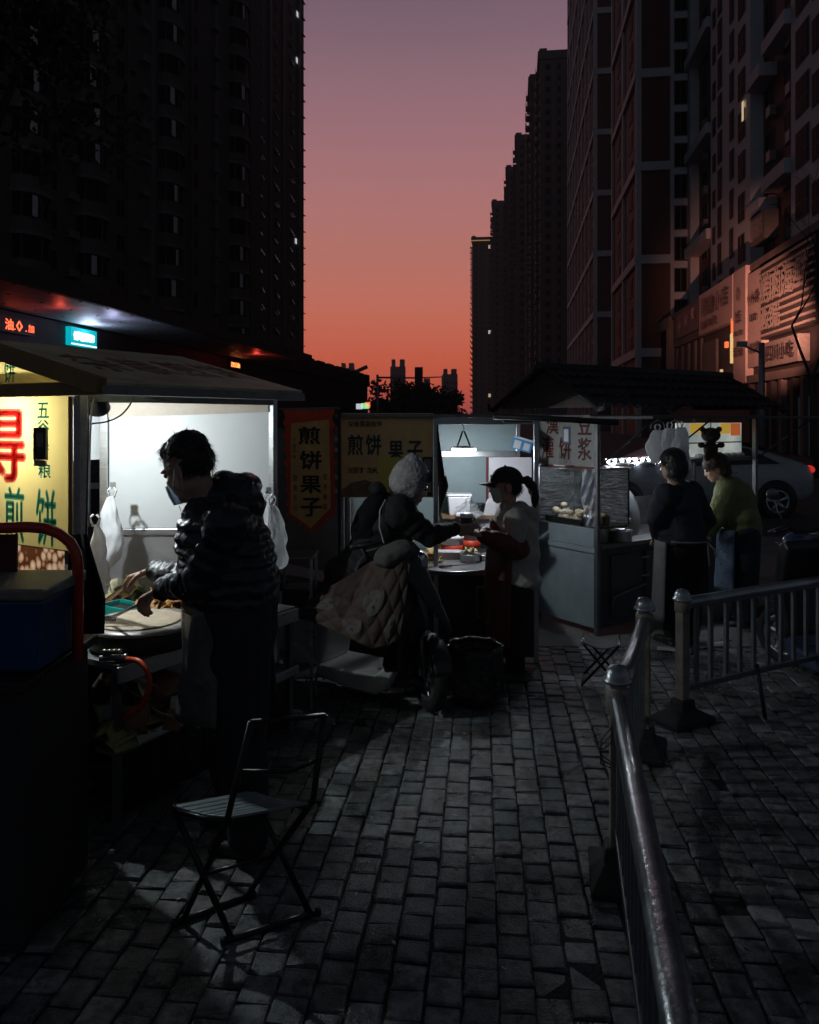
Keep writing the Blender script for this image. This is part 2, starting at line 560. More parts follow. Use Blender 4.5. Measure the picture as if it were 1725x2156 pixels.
for idx, (p, u, v, k) in enumerate(cells):
    rd = random.Random(idx * 13 + 5)
    z = rd.uniform(-.006, .005) + .004 * math.sin(p.x * 2.1) * math.sin(p.y * 1.7)
    if rd.random() < .06: z -= .006
    rot = Euler((rd.gauss(0, .024), rd.gauss(0, .024), -PVR + rd.gauss(0, .022)))
    pale = (u > 1500 and 2.82 < p.y < 2.96)
    if idx < 300:
        o = bpy.data.objects.new("brick", rd.choice(v_pale if pale else v_meshes)); C.objects.link(o)
        o.parent = pavement; o.location = (p.x, p.y, z); o.rotation_euler = rot
    else:
        s = variants[idx % 9]
        X = Matrix.Translation((p.x, p.y, z)) @ rot.to_matrix().to_4x4()
        rest.cm = 1 if pale else 0
        rest.add([X @ q for q in s.v], s.f, False)
o = rest.build("bricks_farther_off", [m_brick, m_brick_pale], pavement); o["kind"] = "stuff"

# concrete apron in front of the stalls and kerb towards the carriageway
m_conc = mat("concrete_apron", (.16, .16, .15), .7, var=.35, scale=2.5, bump=.35, bscale=50)
cp = MB(); cp.span((-.6, 6.35, -.04), (6.5, 12.2, .006))
tag(cp.build("concrete_apron", m_conc, bevel=.01), kind="structure")

# ---- building materials
m_lwall = mat("dark_plaster", (.105, .092, .085), .8, var=.25, scale=.5)
m_lband = mat("grey_trim", (.15, .145, .145), .7, var=.2, scale=1)
m_glass = mat("dark_window_glass", (.008, .009, .011), .6, var=0, spec=.06)
m_curtain = mat("pale_window_frame", (.75, .76, .78), .5, var=.15, scale=3)
m_brown = mat("brown_facade_tile", (.165, .078, .062), .75, var=.18, scale=.8)
m_white = mat("pale_facade_paint", (.70, .73, .77), .7, var=.12, scale=.4)
m_far = mat("far_tower_wall", (.11, .105, .105), .8, var=.12, scale=.2)
m_farb = mat("far_tower_balcony", (.32, .26, .24), .7, var=.2, scale=.5)
m_warm = emit_mat("warm_window_light", (1.0, .72, .42), .55)
m_cold = emit_mat("cold_window_light", (.85, .92, 1.0), .6)

# ---- left tower with curved bay windows
def facade(name, label, origin, heading, cat="building"):
    t = thing(name, label, cat, origin, -heading)
    return t                                       # local +y runs along the facade, +x is the street side
t = facade("apartment_tower", "huge dark apartment tower with stacked curved bay windows on the left", (-26, 64, 0), R(15))
b = MB(); b.span((-16, -24, 0), (0, 31.5, 82)); b.build("wall", m_lwall, t)
def s_of(u, o, h):
    tt = (u - 862.5) / F
    return (tt * o[1] - o[0]) / (math.sin(h) - tt * math.cos(h))
bay = MB()
def half(b, r, w, z0, z1, n=9):
    pts = [(math.sin(PI * i / n) * r, -math.cos(PI * i / n) * w) for i in range(n + 1)]
    vs = [(x, y, z0) for x, y in pts] + [(x, y, z1) for x, y in pts]
    k = n + 1
    fs = [(i, i + 1, k + i + 1, k + i) for i in range(n)] + [tuple(range(k))[::-1], tuple(range(k, 2 * k))]
    b.add(vs, fs, False)
bay.cm = 0; half(bay, 1.25, 1.75, 0, 1.0); bay.cm = 1; half(bay, 1.12, 1.62, 1.0, 2.72); bay.cm = 2; half(bay, 1.38, 1.88, 2.72, 3.0)
bay.cm = 0
for a in (.18, .5, .82):
    an = PI * a; bay.box((math.sin(an) * 1.15, -math.cos(an) * 1.65, 1.86), (.09, .09, 1.7))
bay_me = bay.mesh("bay_window", [m_lwall, m_glass, m_lband])
cur = MB(); 
for k in range(5):
    cur.box((.9 - .05 * (k % 2), -1.12 + .12 * k, 1.82), (.05, .13, 1.5))
cur_me = cur.mesh("curtain", m_curtain)
cols = [s_of(60, (-26, 64), R(15)), 0.0, s_of(355, (-26, 64), R(15)), s_of(498, (-26, 64), R(15))]
rd = random.Random(3)
for ci, s in enumerate(cols):
    for f in range(20):
        o = bpy.data.objects.new("bay_window", bay_me); C.objects.link(o); o.parent = t
        o.location = (0, s, 3.2 + f * 3.0)
        if rd.random() < .75:
            c = bpy.data.objects.new("curtain", cur_me); C.objects.link(c); c.parent = o
            c.location = (.32, -.1 + rd.uniform(-.2, .25), 0); c.scale = (1, rd.choice((.5, .8, 1.0, 1.1)), 1)
# flat windows between the bays and ledges for air conditioners
w = MB(); w.cm = 0; w.box((.04, 0, 0), (.08, 1.3, 1.7)); w.cm = 1; w.box((.05, -.3, 0), (.1, .5, 1.5)); w.box((.05, .3, 0), (.1, .5, 1.5))
win_l = w.mesh("window", [m_lband, m_glass])
led = MB(); led.box((.3, 0, 0), (.6, 1.2, .12)); led.box((.57, 0, .3), (.04, 1.2, .5)); led_me = led.mesh("ledge", m_lband)
for a, bb in ((cols[1], cols[2]), (cols[2], cols[3]), (cols[0], cols[1])):
    for f in range(19):
        for fr_ in (.34,):
            o = bpy.data.objects.new("window", win_l); C.objects.link(o); o.parent = t
            o.location = (0, a + (bb - a) * fr_, 4.9 + 3 * f)
        o = bpy.data.objects.new("ledge", led_me); C.objects.link(o); o.parent = t
        o.location = (0, a + (bb - a) * .62, 3.9 + 3 * f)
for k, s in enumerate((5.0, 8.7, 15.5, 20.5, 28.5)):
    b = MB(); b.box((.12, s, 41), (.24, .5, 81.6)); b.build("pilaster", m_lband if k % 2 else m_lwall, t)

# ---- second left tower, farther along, with tilted window sashes
o2 = (-23.4, 120.0)
t = facade("apartment_tower", "slim dark tower behind, columns of tilted window sashes against the sunset sky", (o2[0], o2[1], 0), R(13))
b = MB(); b.span((-14, -6, 0), (0, 20.4, 108)); b.build("wall", m_lwall, t)
m_sash = mat("tilted_sash_glass", (.33, .33, .34), .25, var=.1, metal=.2)
w = MB(); w.cm = 0; w.box((.04, 0, 0), (.08, 1.5, 2.0)); w.cm = 1; w.box((.05, 0, 0), (.1, 1.2, 1.7)); win2 = w.mesh("window", [m_lband, m_glass])
sa = MB(); sa.box((.33, 0, -.25), (.05, .62, 1.0), Matrix.Rotation(R(-28), 3, 'Y')); sash_me = sa.mesh("sash", m_sash)
sl = MB(); sl.box((.12, 0, 0), (.26, 2.2, .12)); slab2 = sl.mesh("balcony_slab", m_lband)
for ui, u in enumerate((548, 580, 612)):
    s = s_of(u, o2, R(13))
    for f in range(25):
        o = bpy.data.objects.new("window", win2); C.objects.link(o); o.parent = t; o.location = (0, s, 4.5 + 2.9 * f)
        q = bpy.data.objects.new("sash", sash_me); C.objects.link(q); q.parent = o; q.location = (0, .45 * (-1) ** f, 0)
        if rd.random() < .5:
            q = bpy.data.objects.new("sash", sash_me); C.objects.link(q); q.parent = o; q.location = (0, -.42 * (-1) ** f, .3)
for f in range(28):
    o = bpy.data.objects.new("balcony_slab", slab2); C.objects.link(o); o.parent = t; o.location = (0, 19.6, 3 + 2.9 * f)
for u in (540, 566, 594, 628):
    b = MB(); b.box((.2, s_of(u, o2, R(13)), 54), (.4, .5, 107.5)); b.build("pilaster", m_lband, t)
for (u, v) in ((624, 127), (622, 508), (625, 30)):
    s = s_of(u, o2, R(13)); Y = o2[1] + s * math.cos(R(13))
    b = MB(); b.box((.12, s, CAM_H + (880 - v) / F * Y), (.06, .7, .9)); b.build("lit_window", m_cold, t)

# ---- right hand towers near the shops
def pq_thing(name, label, q, p):
    return thing(name, label, "building", S(q, p), -TH)
# local frame of these: +x away from the street (to the right), +y down the street
def band_tower(label, q0, p0, width, length, face_w, win_x, seedn, H=99, detail=60, z0=8.2):
    t = pq_thing("apartment_tower", label, q0, p0)
    b = MB(); b.span((0, 0, 0), (width, length, H)); b.build("wall", m_brown, t)
    # pale frame strips on the end wall
    b = MB()
    b.span((face_w, -.25, 0), (win_x, .5, H)); b.build("window_strip", m_white, t, bevel=.02)
    b = MB(); b.span((-.22, -.22, 0), (.28, .3, H)); b.build("corner_strip", m_white, t)
    nb = int((H - z0) / 9.05)
    for k in range(nb):
        z = z0 + 9.05 * k
        b = MB(); b.span((.1, -.32, z - .42), (face_w, .2, z + .42)); b.build("band", m_white, t)
        b = MB(); b.span((-.32, .1, z - .42), (.2, length, z + .42)); b.build("band", m_white, t)
    w = MB(); w.cm = 0; w.box((0, -.02, 0), (1.25, .06, 2.35)); w.cm = 1; w.box((0, -.04, 0), (1.05, .06, 2.15)); w.cm = 0; w.box((0, -.08, 0), (.06, .04, 2.15))
    wm = w.mesh("window", [m_lband, m_glass])
    for f in range(int(detail / 3.0166)):
        o = bpy.data.objects.new("window", wm); C.objects.link(o); o.parent = t
        o.location = (face_w + .95, -.25, z0 - 5.1 + 3.0166 * f)
    # street face: bays of windows between pilasters
    w = MB(); w.cm = 0; w.box((0, 0, 0), (.1, 2.2, 2.0)); w.cm = 1; w.box((-.02, -.5, 0), (.1, .9, 1.8)); w.box((-.02, .5, 0), (.1, .9, 1.8))
    wm2 = w.mesh("window", [m_lband, m_glass])
    npil = max(2, int(length / 6.5))
    for k in range(1, npil + 1):
        y = length * k / npil
        b = MB(); b.span((-.24, y - .35, 0), (.2, y + .35, H)); b.build("pilaster", m_white, t)
        for f in range(int(detail / 3.0166)):
            o = bpy.data.objects.new("window", wm2); C.objects.link(o); o.parent = t
            o.location = (-.02, y - length / npil * .5, z0 - 5.1 + 3.0166 * f)
    return t
band_tower("brown tiled tower with pale bands and a strip of windows, right of the street", 12.0, 79.0, 14, 19.0, 3.0, 4.6, 1)
band_tower("brown banded tower standing behind the one with the window strip", 12.0, 120.0, 14, 58.0, 5.2, 7.0, 2, detail=80)

# pale apartment block at the right edge
Q3 = 16.6
t = pq_thing("apartment_block", "pale apartment block with tall narrow windows and brown recesses at the right edge", Q3, 0)
def yy(u): return p_of(u, Q3)
b = MB(); b.span((.9, 30, 0), (13, yy(1447), 70)); b.build("wall", m_brown, t)
for (ua, ub) in ((1497, 1580), (1666, 1760)):
    b = MB(); b.span((0, yy(ub), 0), (.9, yy(ua), 70)); b.build("wall_bay", m_white, t)
b = MB(); b.span((.1, yy(1452), 0), (.9, yy(1444), 70)); b.build("wall_bay", m_white, t)
for k in range(6):
    for (ua, ub, z) in ((1448, 1497, 17.6 + 9.05 * (k - 1)), (1580, 1611, 16.2 + 9.05 * (k - 1)), (1613, 1666, 17.2 + 9.05 * (k - 1))):
        b = MB(); b.span((-.35, yy(ub) + .15, z - .45), (.85, yy(ua) - .15, z + .45)); b.build("balcony_band", m_white, t, bevel=.02)
def wmesh(wd, hh):
    w = MB(); w.cm = 0; w.box((-.02, 0, 0), (.1, wd + .16, hh + .16)); w.cm = 1; w.box((-.05, 0, 0), (.1, wd, hh)); w.cm = 0
    w.box((-.1, 0, -hh * .1), (.03, wd, .06)); w.box((-.1, 0, 0), (.03, .06, hh))
    return w.mesh("window", [m_lband, m_glass])
for (u, wd, hh, z0) in ((1505, .7, 1.3, 5), (1517, 1.0, 2.4, 5.7), (1542, .9, 2.1, 6.2), (1563, 1.5, 1.9, 5.2), (1691, 1.9, 2.0, 5.5), (1722, 1.2, 1.7, 5.0)):
    me = wmesh(wd, hh)
    for f in range(14):
        o = bpy.data.objects.new("window", me); C.objects.link(o); o.parent = t
        o.location = (0, yy(u), z0 + 3.02 * f)
me = wmesh(1.5, 1.9)
acm = MB(); acm.box((-.15, 0, 0), (.4, .8, .6)); acm.box((-.12, 0, -.36), (.5, .9, .06)); ac_me = acm.mesh("air_conditioner", mat("air_conditioner_case", (.30, .29, .28), .5))
for u in (1465, 1482, 1594, 1632, 1650):
    for f in range(14):
        o = bpy.data.objects.new("window", me); C.objects.link(o); o.parent = t; o.location = (.9, yy(u), 5.4 + 3.02 * f)
        if rd.random() < .6:
            o = bpy.data.objects.new("air_conditioner", ac_me); C.objects.link(o); o.parent = t
            o.location = (.7, yy(u) - 1.2, 4.4 + 3.02 * f)
b = MB(); b.box((-.14, yy(1566) - .3, CAM_H + (880 - 78) / F * 46), (.05, .35, 1.4)); b.build("lit_window", m_warm, t)

# ---- far towers down the right side of the street
def far_tower(u0, u1, vtop, label, H=100.0, lit=(), crown=True):
    Y = (H - CAM_H) * F / (880 - vtop)
    X0 = (u0 - 862.5) / F * Y
    t = thing("apartment_tower", label, "building", (X0, Y, 0), -TH)
    b = MB(); b.span((1.2, 0, 0), (24, 22, H - 3)); b.build("wall", m_far, t)
    b = MB(); b.span((.6, -.5, H - 3), (24.4, 22.5, H - .8)); b.span((1.0, -.1, H - .8), (3.0, 2.4, H)); b.span((6, 3, H - .8), (22, 18, H - .2)); b.build("parapet", m_far, t)
    b = MB()
    nf = int((H - 6) / 3)
    for f in range(nf):
        for y0 in (.4, 8.0, 15.4):
            b.box((.62, y0 + 2.0, 4 + 3 * f), (1.24, 4.0, .16)); b.box((.06, y0 + 2.0, 4.55 + 3 * f), (.1, 4.0, 1.0))
    o = b.build("balconies", m_farb, t); o["kind"] = "stuff"
    b = MB()
    for f in range(nf):
        for x in (3.2, 6.2, 10.5, 14.0, 18.5):
            b.box((x, -.03, 5 + 3 * f), (1.3 if x != 6.2 else .8, .08, 1.5))
    o = b.build("windows", m_glass, t); o["kind"] = "stuff"
    for k, x in enumerate((4.7, 8.4, 12.2)):
        b = MB(); b.box((x, -.12, (H - 4) / 2), (.5, .26, H - 4)); b.build("pilaster", m_lband, t)
    for (dx, v, mm) in lit:
        b = MB(); b.box((dx, -.1, CAM_H + (880 - v) / F * Y), (1.3, .1, 1.9)); b.build("lit_window", mm, t)
    return t
far_tower(1128, 1195, 103, "tallest of the far towers stepping down the right of the sky")
far_tower(1108, 1128, 157, "narrow slice of the second tallest far tower in the stepped row")
far_tower(1080, 1108, 280, "third tower of the stepped far row, balconies edged with pink light")
far_tower(1061, 1080, 348, "fourth tower of the stepped far row, narrow")
far_tower(1032, 1061, 420, "fifth and next to lowest tower of the stepped far row")
tt = far_tower(990, 1032, 497, "lowest and farthest tower of the stepped row with a lit roof edge",
               lit=((10.5, 521, m_warm), (10.5, 700, m_cold), (10.5, 833, m_warm)))
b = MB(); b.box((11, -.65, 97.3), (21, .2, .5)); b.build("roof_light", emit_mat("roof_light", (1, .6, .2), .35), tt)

# ---- low shop row under the right hand towers
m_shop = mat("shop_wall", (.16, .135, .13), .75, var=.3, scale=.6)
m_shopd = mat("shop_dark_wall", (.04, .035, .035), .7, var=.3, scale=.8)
QS = 14.2
t = pq_thing("shop_row", "long low row of dark shops under the right hand towers", QS, 0)
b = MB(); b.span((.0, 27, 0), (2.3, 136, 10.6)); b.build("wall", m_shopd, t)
b = MB(); b.span((-.25, 27, 10.6), (2.3, 136, 11.0)); b.build("parapet", m_shop, t)
b = MB(); b.span((-.45, 27, 3.9), (0, 136, 4.35)); b.build("canopy_edge", m_shop, t)
def ys(u): return p_of(u, QS)
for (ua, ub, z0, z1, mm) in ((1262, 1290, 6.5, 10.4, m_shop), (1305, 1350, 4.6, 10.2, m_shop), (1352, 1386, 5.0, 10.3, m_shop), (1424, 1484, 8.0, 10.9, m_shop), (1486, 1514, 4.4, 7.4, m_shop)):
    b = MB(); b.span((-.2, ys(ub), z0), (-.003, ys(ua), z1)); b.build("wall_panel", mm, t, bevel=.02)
# big square frame window
f0, f1 = ys(1421), ys(1388)
m_frame = mat("shop_window_surround", (.36, .27, .22), .6, var=.15)
b = MB()
for (y0, y1, z0, z1) in ((f0, f0 + 1.0, 4.8, 10.9), (f1 - 1.0, f1, 4.8, 10.9), (f0, f1, 9.9, 10.9), (f0, f1, 4.8, 5.6)):
    b.span((-.55, y0, z0), (-.01, y1, z1))
b.build("window_surround", m_frame, t)
b = MB(); b.span((-.08, f0 + .9, 5.5), (-.02, f1 - .9, 10.0)); b.build("window_pane", m_glass, t)
for k, u in enumerate((1428, 1440, 1453, 1467, 1480)):
    b = MB(); y = ys(u); b.span((-.18, y - .25, 4.7), (-.006, y + .25, 7.9)); b.build("pilaster", m_shop, t)
for k, u in enumerate((1588, 1612, 1634, 1655, 1680, 1702)):
    b = MB(); y = ys(u); b.span((-.3, y - .2, 0), (-.006, y + .2, 3.9)); b.build("pillar", m_shop if k % 2 else m_shopd, t)
for k, u in enumerate((1600, 1645, 1693)):
    b = MB(); y = ys(u); b.span((-.05, y - .8, 0), (-.006, y + .8, 2.9)); b.build("shutter_door", m_white if k == 2 else m_shop, t)
# warm lamps and lit glass of the upper floor eatery
m_red = emit_mat("red_lamp_glow", (1.0, .16, .05), 1.2)
for (u, v, w_, h_, mm, nm) in ((1556, 686, .35, 1.0, m_red, "red_lamp"), (1557, 733, .9, 1.9, emit_mat("amber_window", (1.0, .66, .25), .75), "lit_window"),
                          (1542, 726, .35, .4, m_red, "red_lamp"), (1564, 803, .25, .25, m_warm, "lamp"), (1495, 793, .4, .35, m_red, "lamp"), (1502, 796, .25, .25, m_warm, "lamp"), (1489, 795, .2, .3, m_warm, "lamp"),
                          (1525, 787, .15, .2, m_warm, "lamp"), (1531, 781, .12, .2, m_warm, "lamp"), (1519, 792, .12, .25, m_warm, "lamp")):
    y = ys(u); Y = S(QS, y).y
    b = MB(); b.box((-.35, y, CAM_H + (880 - v) / F * Y), (.2, w_, h_)); b.build(nm, mm, t, bevel=.03)
# signs on the shop row
m_pink = mat("pale_sign_board", (.52, .42, .40), .55, var=.12, scale=.7)
m_let = mat("dark_sign_letters", (.03, .025, .025), .5, var=.1)
m_let2 = mat("pale_sign_letters", (.40, .36, .33), .5, var=.1)
def shop_sign(label, ua, ub, z0, z1, board, texts, out=.45, ribs=0, lm=None, q=QS):
    ya, yb = p_of(ua, q), p_of(ub, q)          # far and near end
    t = thing("shop_sign", label, "sign", S(q, (ya + yb) / 2, z0), -TH)
    L = ya - yb; H = z1 - z0
    b = MB(); b.span((-out, -L / 2, 0), (-.02, L / 2, H)); b.build("board", board, t, bevel=.03)
    Mx = basis(V((0, -1, 0)), V((0, 0, 1)), V((-1, 0, 0)), V((-out - .012, 0, H / 2)))
    for k in range(ribs):
        z = H * (k + .5) / ribs
        b = MB(); b.box((-out - .05, 0, z), (.1, L * .99, H / ribs * .32)); b.build("slat", m_let2, t)
    for (s, cx, cy, w, h) in texts:
        n = len(s)
        for i, ch in enumerate(s):
            lb = MB()
            for zz in (0, .10):
                letter(lb, ch, Mx, (cx - w / 2 + w * (i + .5) / n) * L, cy * H, w / n * L * .86, h * H, .015, zz + (.1 if ribs else 0))
            lb.build("letter", lm or m_let, t)
    return t
shop_sign("pink lit shop sign board with dark raised letters above the red lamp", 1485, 1558, 8.0, 11.0, m_pink, (("鼎膳小店", .02, .12, .8, .42), ("麻辣烫", -.15, -.3, .5, .2)))
shop_sign("tall narrow pale sign with an oval mark beside the pink sign", 1561.5, 1588.5, 3.95, 11.0, m_pink, (("饭", 0, .08, .5, .10), ("美食", 0, -.06, .8, .05), ("套餐", 0, -.22, .8, .09), ("0", 0, .28, .28, .13)), out=.5)
shop_sign("pink square sign panel half hidden by bare branches", 1590, 1621, 4.8, 10.35, m_pink, (("小火锅", 0, .22, .85, .13), ("自助", 0, .02, .5, .08), ("烧烤", .05, -.3, .8, .12)), out=.42)
shop_sign("big dark ribbed sign board with pale letters at the right edge", 1623.5, 1745, 6.2, 10.3, m_shopd, (("烤肉海鲜", .0, .15, .9, .38), ("火锅", -.25, -.25, .4, .3)), out=.55, ribs=11, lm=m_let2)
shop_sign("low pale sign with four dark letters under the ribbed sign", 1627, 1708, 4.6, 5.95, mat("grey_sign_board", (.22, .205, .20), .6), (("四川小吃", .05, 0, .75, .6),), out=.6)
shop_sign("small slanting grey sign high above the ribbed sign", 1610, 1641, 13.2, 15.0, mat("grey_sign_board2", (.12, .11, .105), .6), (("量贩歌城", 0, 0, .9, .7),), out=.9, lm=m_let2, q=16.5)
shop_sign("dull sign with three small gilt letters left of the pink sign", 1432, 1480, 8.6, 10.6, mat("plum_sign_board", (.10, .075, .075), .6), (("小", -.3, .0, .12, .42), ("川", .0, .1, .12, .42), ("餐", .3, .2, .12, .42)), out=.3,
          lm=mat("gilt_letters", (.45, .33, .2), .4))

# ---- canopy row on the left with lit signs
QW, QC = -16.9, -12.8
t = thing("canopy_building", "low building on the left with a long overhanging lit canopy", "building", S(QW, 15), -TH)
m_can = mat("canopy_panel", (.42, .43, .46), .5, var=.15, scale=2, metal=.3)
m_cand = mat("canopy_fascia", (.05, .05, .055), .6, var=.2)
b = MB(); b.span((-9, -6, 0), (0, 75, 5.45)); b.build("wall", m_shopd, t)
for k in range(24):
    y0 = -6 + k * 1.66
    b = MB(); b.span((.02, y0 + .01, 5.5), (3.9, y0 + 1.65, 5.56)); b.build("soffit_panel", m_can, t)
    for j in range(3):
        b = MB(); b.lathe((.8 + j * 1.3, y0 + .83, 5.485), [(.05, 0), (.05, .02)], 10); b.build("downlight", m_cand, t)
b = MB(); b.span((3.9, -6, 5.38), (4.1, 34, 5.85)); b.build("fascia", m_cand, t)
b = MB(); b.span((-9, -6, 5.57), (3.9, 34, 5.8)); b.build("roof", m_cand, t)
b = MB(); b.span((-9, 34, 5.45), (.3, 75, 6.0)); b.build("roof", m_shopd, t)
for k in range(11):
    b = MB(); b.span((-1.4, 36 + k * 3.6, 6.0), (.4, 38.2 + k * 3.6, 6.75)); b.build("parapet_block", m_shopd, t)
def y_w(u): return p_of(u, QW) - 15
# teal sign, red running letters
ya, yb = y_w(191), y_w(135)
teal = thing("light_sign", "small teal light box sign with white lettering under the canopy", "sign", S(QW + .05, 15 + (ya + yb) / 2, 4.62), -TH)
L = ya - yb
b = MB(); b.span((0, -L / 2, 0), (.22, L / 2, .70)); b.build("light_box", emit_mat("teal_light_box", (.0, .42, .50), 1.0), teal, bevel=.02)
Mx = basis(V((0, 1, 0)), V((0, 0, 1)), V((1, 0, 0)), V((.226, 0, .37)))
lb = MB()
for i, ch in enumerate("便民生活超市"): lb = MB(); letter(lb, ch, Mx, -L * .4 + L * .8 * (i + .5) / 6 - 0, 0, L * .135, .32, .06); lb.build("letter", emit_mat("white_sign_glow", (.9, 1, 1), 1.6), teal)
b = MB(); b.box((.228, 0, .055), (.012, L * .96, .05)); b.build("stripe", MATS["white_sign_glow"], teal)
lamp("sign_glow", 'AREA', S(QW + .5, 15 + (ya + yb) / 2, 4.9), 30, (.6, .72, 1.0), .5, teal, rot=Euler((R(180), 0, 0)))
lamp("canopy_downlight", 'POINT', S(QW + 2.3, 15 + (ya + yb) / 2 - 1.6, 4.85), 30, (.62, .66, 1.0), .15, t)
ya, yb = y_w(62), y_w(-20)
reds = thing("led_sign", "red running letter display under the canopy at the left edge", "sign", S(QW + .05, 15 + (ya + yb) / 2, 4.7), -TH)
L = ya - yb
b = MB(); b.span((0, -L / 2, 0), (.15, L / 2, .55)); b.build("case", m_cand, reds)
Mx = basis(V((0, 1, 0)), V((0, 0, 1)), V((1, 0, 0)), V((.156, 0, .27)))
lb = MB()
for (ch, cx, w, h, cy) in (("0", .08, .17, .36, .0), (".", .26, .04, .05, -.13), ("加", .4, .15, .26, -.02), ("油", -.18, .2, .36, 0), (".", -.04, .04, .05, -.13)):
    lb = MB(); letter(lb, ch, Mx, L * cx, cy, L * w, h, .03); lb.build("letter", emit_mat("red_led", (1.0, .10, .03), 3.0), reds)
lamp("led_glow", 'POINT', S(QW + 2.0, 15 + y_w(10), 5.1), 9, (1, .1, .05), .1, reds)
ya, yb = y_w(500), y_w(478)
reds2 = thing("led_sign", "small far red light sign under the end of the canopy", "sign", S(QW + .05, 15 + (ya + yb) / 2, 4.85), -TH)
L = ya - yb
b = MB(); b.span((0, -L / 2, 0), (.15, L / 2, .4)); b.build("case", m_cand, reds2)
lb = MB(); Mx = basis(V((0, 1, 0)), V((0, 0, 1)), V((1, 0, 0)), V((.156, 0, .2)))
for i, ch in enumerate("加油"): lb = MB(); letter(lb, ch, Mx, (-.22 + .44 * i) * L, 0, L * .4, .3, .02); lb.build("letter", emit_mat("orange_led", (1.0, .25, .06), 4.0), reds2)
lamp("led_glow", 'POINT', S(QW + 2.2, 15 + y_w(470) - .5, 5.1), 16, (1, .07, .04), .1, reds2)

# ---- far end of the street: skyline, trees, gantry
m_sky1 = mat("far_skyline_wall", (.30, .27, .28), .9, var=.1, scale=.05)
def block(u0, u1, vt, Y, label, notch=0):
    a = at(u0, 880, Y); c = at(u1, 880, Y); z = at(0, vt, Y).z
    b = MB(); b.span((a.x, Y, 0), (c.x, Y + 20, z))
    w = c.x - a.x
    if notch: b.span((a.x + w * .08, Y + 2, z), (a.x + w * .32, Y + 12, z + notch)); b.span((a.x + w * .62, Y + 2, z), (a.x + w * .95, Y + 12, z + notch))
    o = one("tower_block", b, m_sky1, label, "building", "far skyline blocks")
    nfl = int(z / 3)
    wb = MB()
    for f in range(2, nfl):
        for k in range(5): wb.box((-w / 2 + w * (k + .5) / 5, -10.0 - 6e-2 if not notch else -10.0 - .06, 3 * f), (w / 9, .06, 1.4))
    q = wb.build("windows", m_glass, o); q["kind"] = "stuff"
    # windows sit on the near face
    ys_ = [v.co.y for v in o.data.vertices]
    q.location.y = min(ys_) + 10.0
    return o
block(822, 854, 772, 420, "far hazy tower block straight above the dark tree clump", 4)
block(874, 890, 780, 390, "narrow dark far block right of the tree clump top")
block(893, 906, 797, 460, "lowest far block partly behind the tree clump")
block(933, 964, 788, 430, "far block standing alone left of the stepped towers", 3)
block(716, 745, 775, 450, "far block peeping over the low left roofs", 3)
m_leaf = mat("dusk_foliage", (.028, .034, .022), .7, var=.4, scale=3)
m_bark = mat("bark", (.05, .04, .033), .9, var=.3, scale=8, bump=.6)
def leaf_tree(name, label, base, h, rx, rz_, n, leaf, seed, group=None, trunk_r=.18, mt=None):
    rd = random.Random(seed)
    t = thing(name, label, "tree", base, 0, group)
    tr = MB(); tr.tube([(0, 0, 0), (.05, .03, h * .3), (0, .1, h * .62), (.08, 0, h * .9)], [trunk_r, trunk_r * .8, trunk_r * .5, trunk_r * .15], 8)
    cl = []
    for k in range(11):
        a = rd.uniform(0, 2 * PI); rr = rd.uniform(.15, .85)
        c = V((math.cos(a) * rr * rx, math.sin(a) * rr * rx, h * .62 + rd.uniform(-1, 1) * rz_ * .75)); cl.append((c, rd.uniform(.3, .6) * rx))
        tr.tube([(0, 0, h * rd.uniform(.3, .55)), c * .6 + V((0, 0, h * .2)), c], [trunk_r * .4, trunk_r * .22, .02], 5)
    tr.build("trunk", m_bark, t)
    b = MB()
    for k in range(n):
        c, r = rd.choice(cl)
        d = V((rd.gauss(0, 1), rd.gauss(0, 1), rd.gauss(0, .8))).normalized() * r * (rd.random() ** .45)
        p = c + d
        if rd.random() < .03: p += d * .5
        x = V((rd.gauss(0, 1), rd.gauss(0, 1), rd.gauss(0, 1))).normalized(); y = x.orthogonal().normalized()
        s = leaf * rd.uniform(.6, 1.3)
        b.add([p - x * s, p + y * s * .5, p + x * s, p - y * s * .5], [(0, 1, 2, 3)], False)
    b.build("crown", mt or m_leaf, t)
    return t
for k, (u, vt, Y, rx) in enumerate(((848, 800, 92, 3.4), (905, 812, 88, 3.0), (815, 826, 84, 1.7), (945, 828, 95, 2.2), (876, 806, 97, 3.0))):
    h = at(0, vt, Y).z * 1.0
    leaf_tree("street_tree", ["tallest dark tree of the clump at the street end", "dark round tree in the right part of the clump", "small dark tree beside the gantry pole at the street end",
              "low outer tree at the right end of the clump", "dark tree in the middle of the clump"][k], (at(u, 880, Y).x, Y, 0), h, rx, h * .36, 1800, .28, 40 + k, "dark trees at the street end")
m_pole = mat("galvanised_pole", (.30, .31, .33), .45, metal=.6, var=.15)
Y = 80.0
t = thing("traffic_gantry", "grey traffic gantry pole with a long arm and sign at the street end", "gantry", (at(795, 880, Y).x, Y, 0))
b = MB(); zt = at(0, 789, Y).z; b.tube([(0, 0, 0), (0, 0, zt)], [.16, .12], 10); b.build("pole", m_pole, t)
b = MB(); za = at(0, 795, Y).z; L = at(930, 880, Y).x - at(795, 880, Y).x; b.tube([(0, 0, za), (L * .6, 0, za - .05), (L, 0, za + .05)], [.1, .08, .05], 8); b.build("arm", m_pole, t)
b = MB(); b.box((at(882, 880, Y).x - at(795, 880, Y).x, -.2, at(0, 791, Y).z), (at(891, 0, Y).x - at(874, 0, Y).x, .08, 1.7)); b.build("sign_board", m_cand, t)
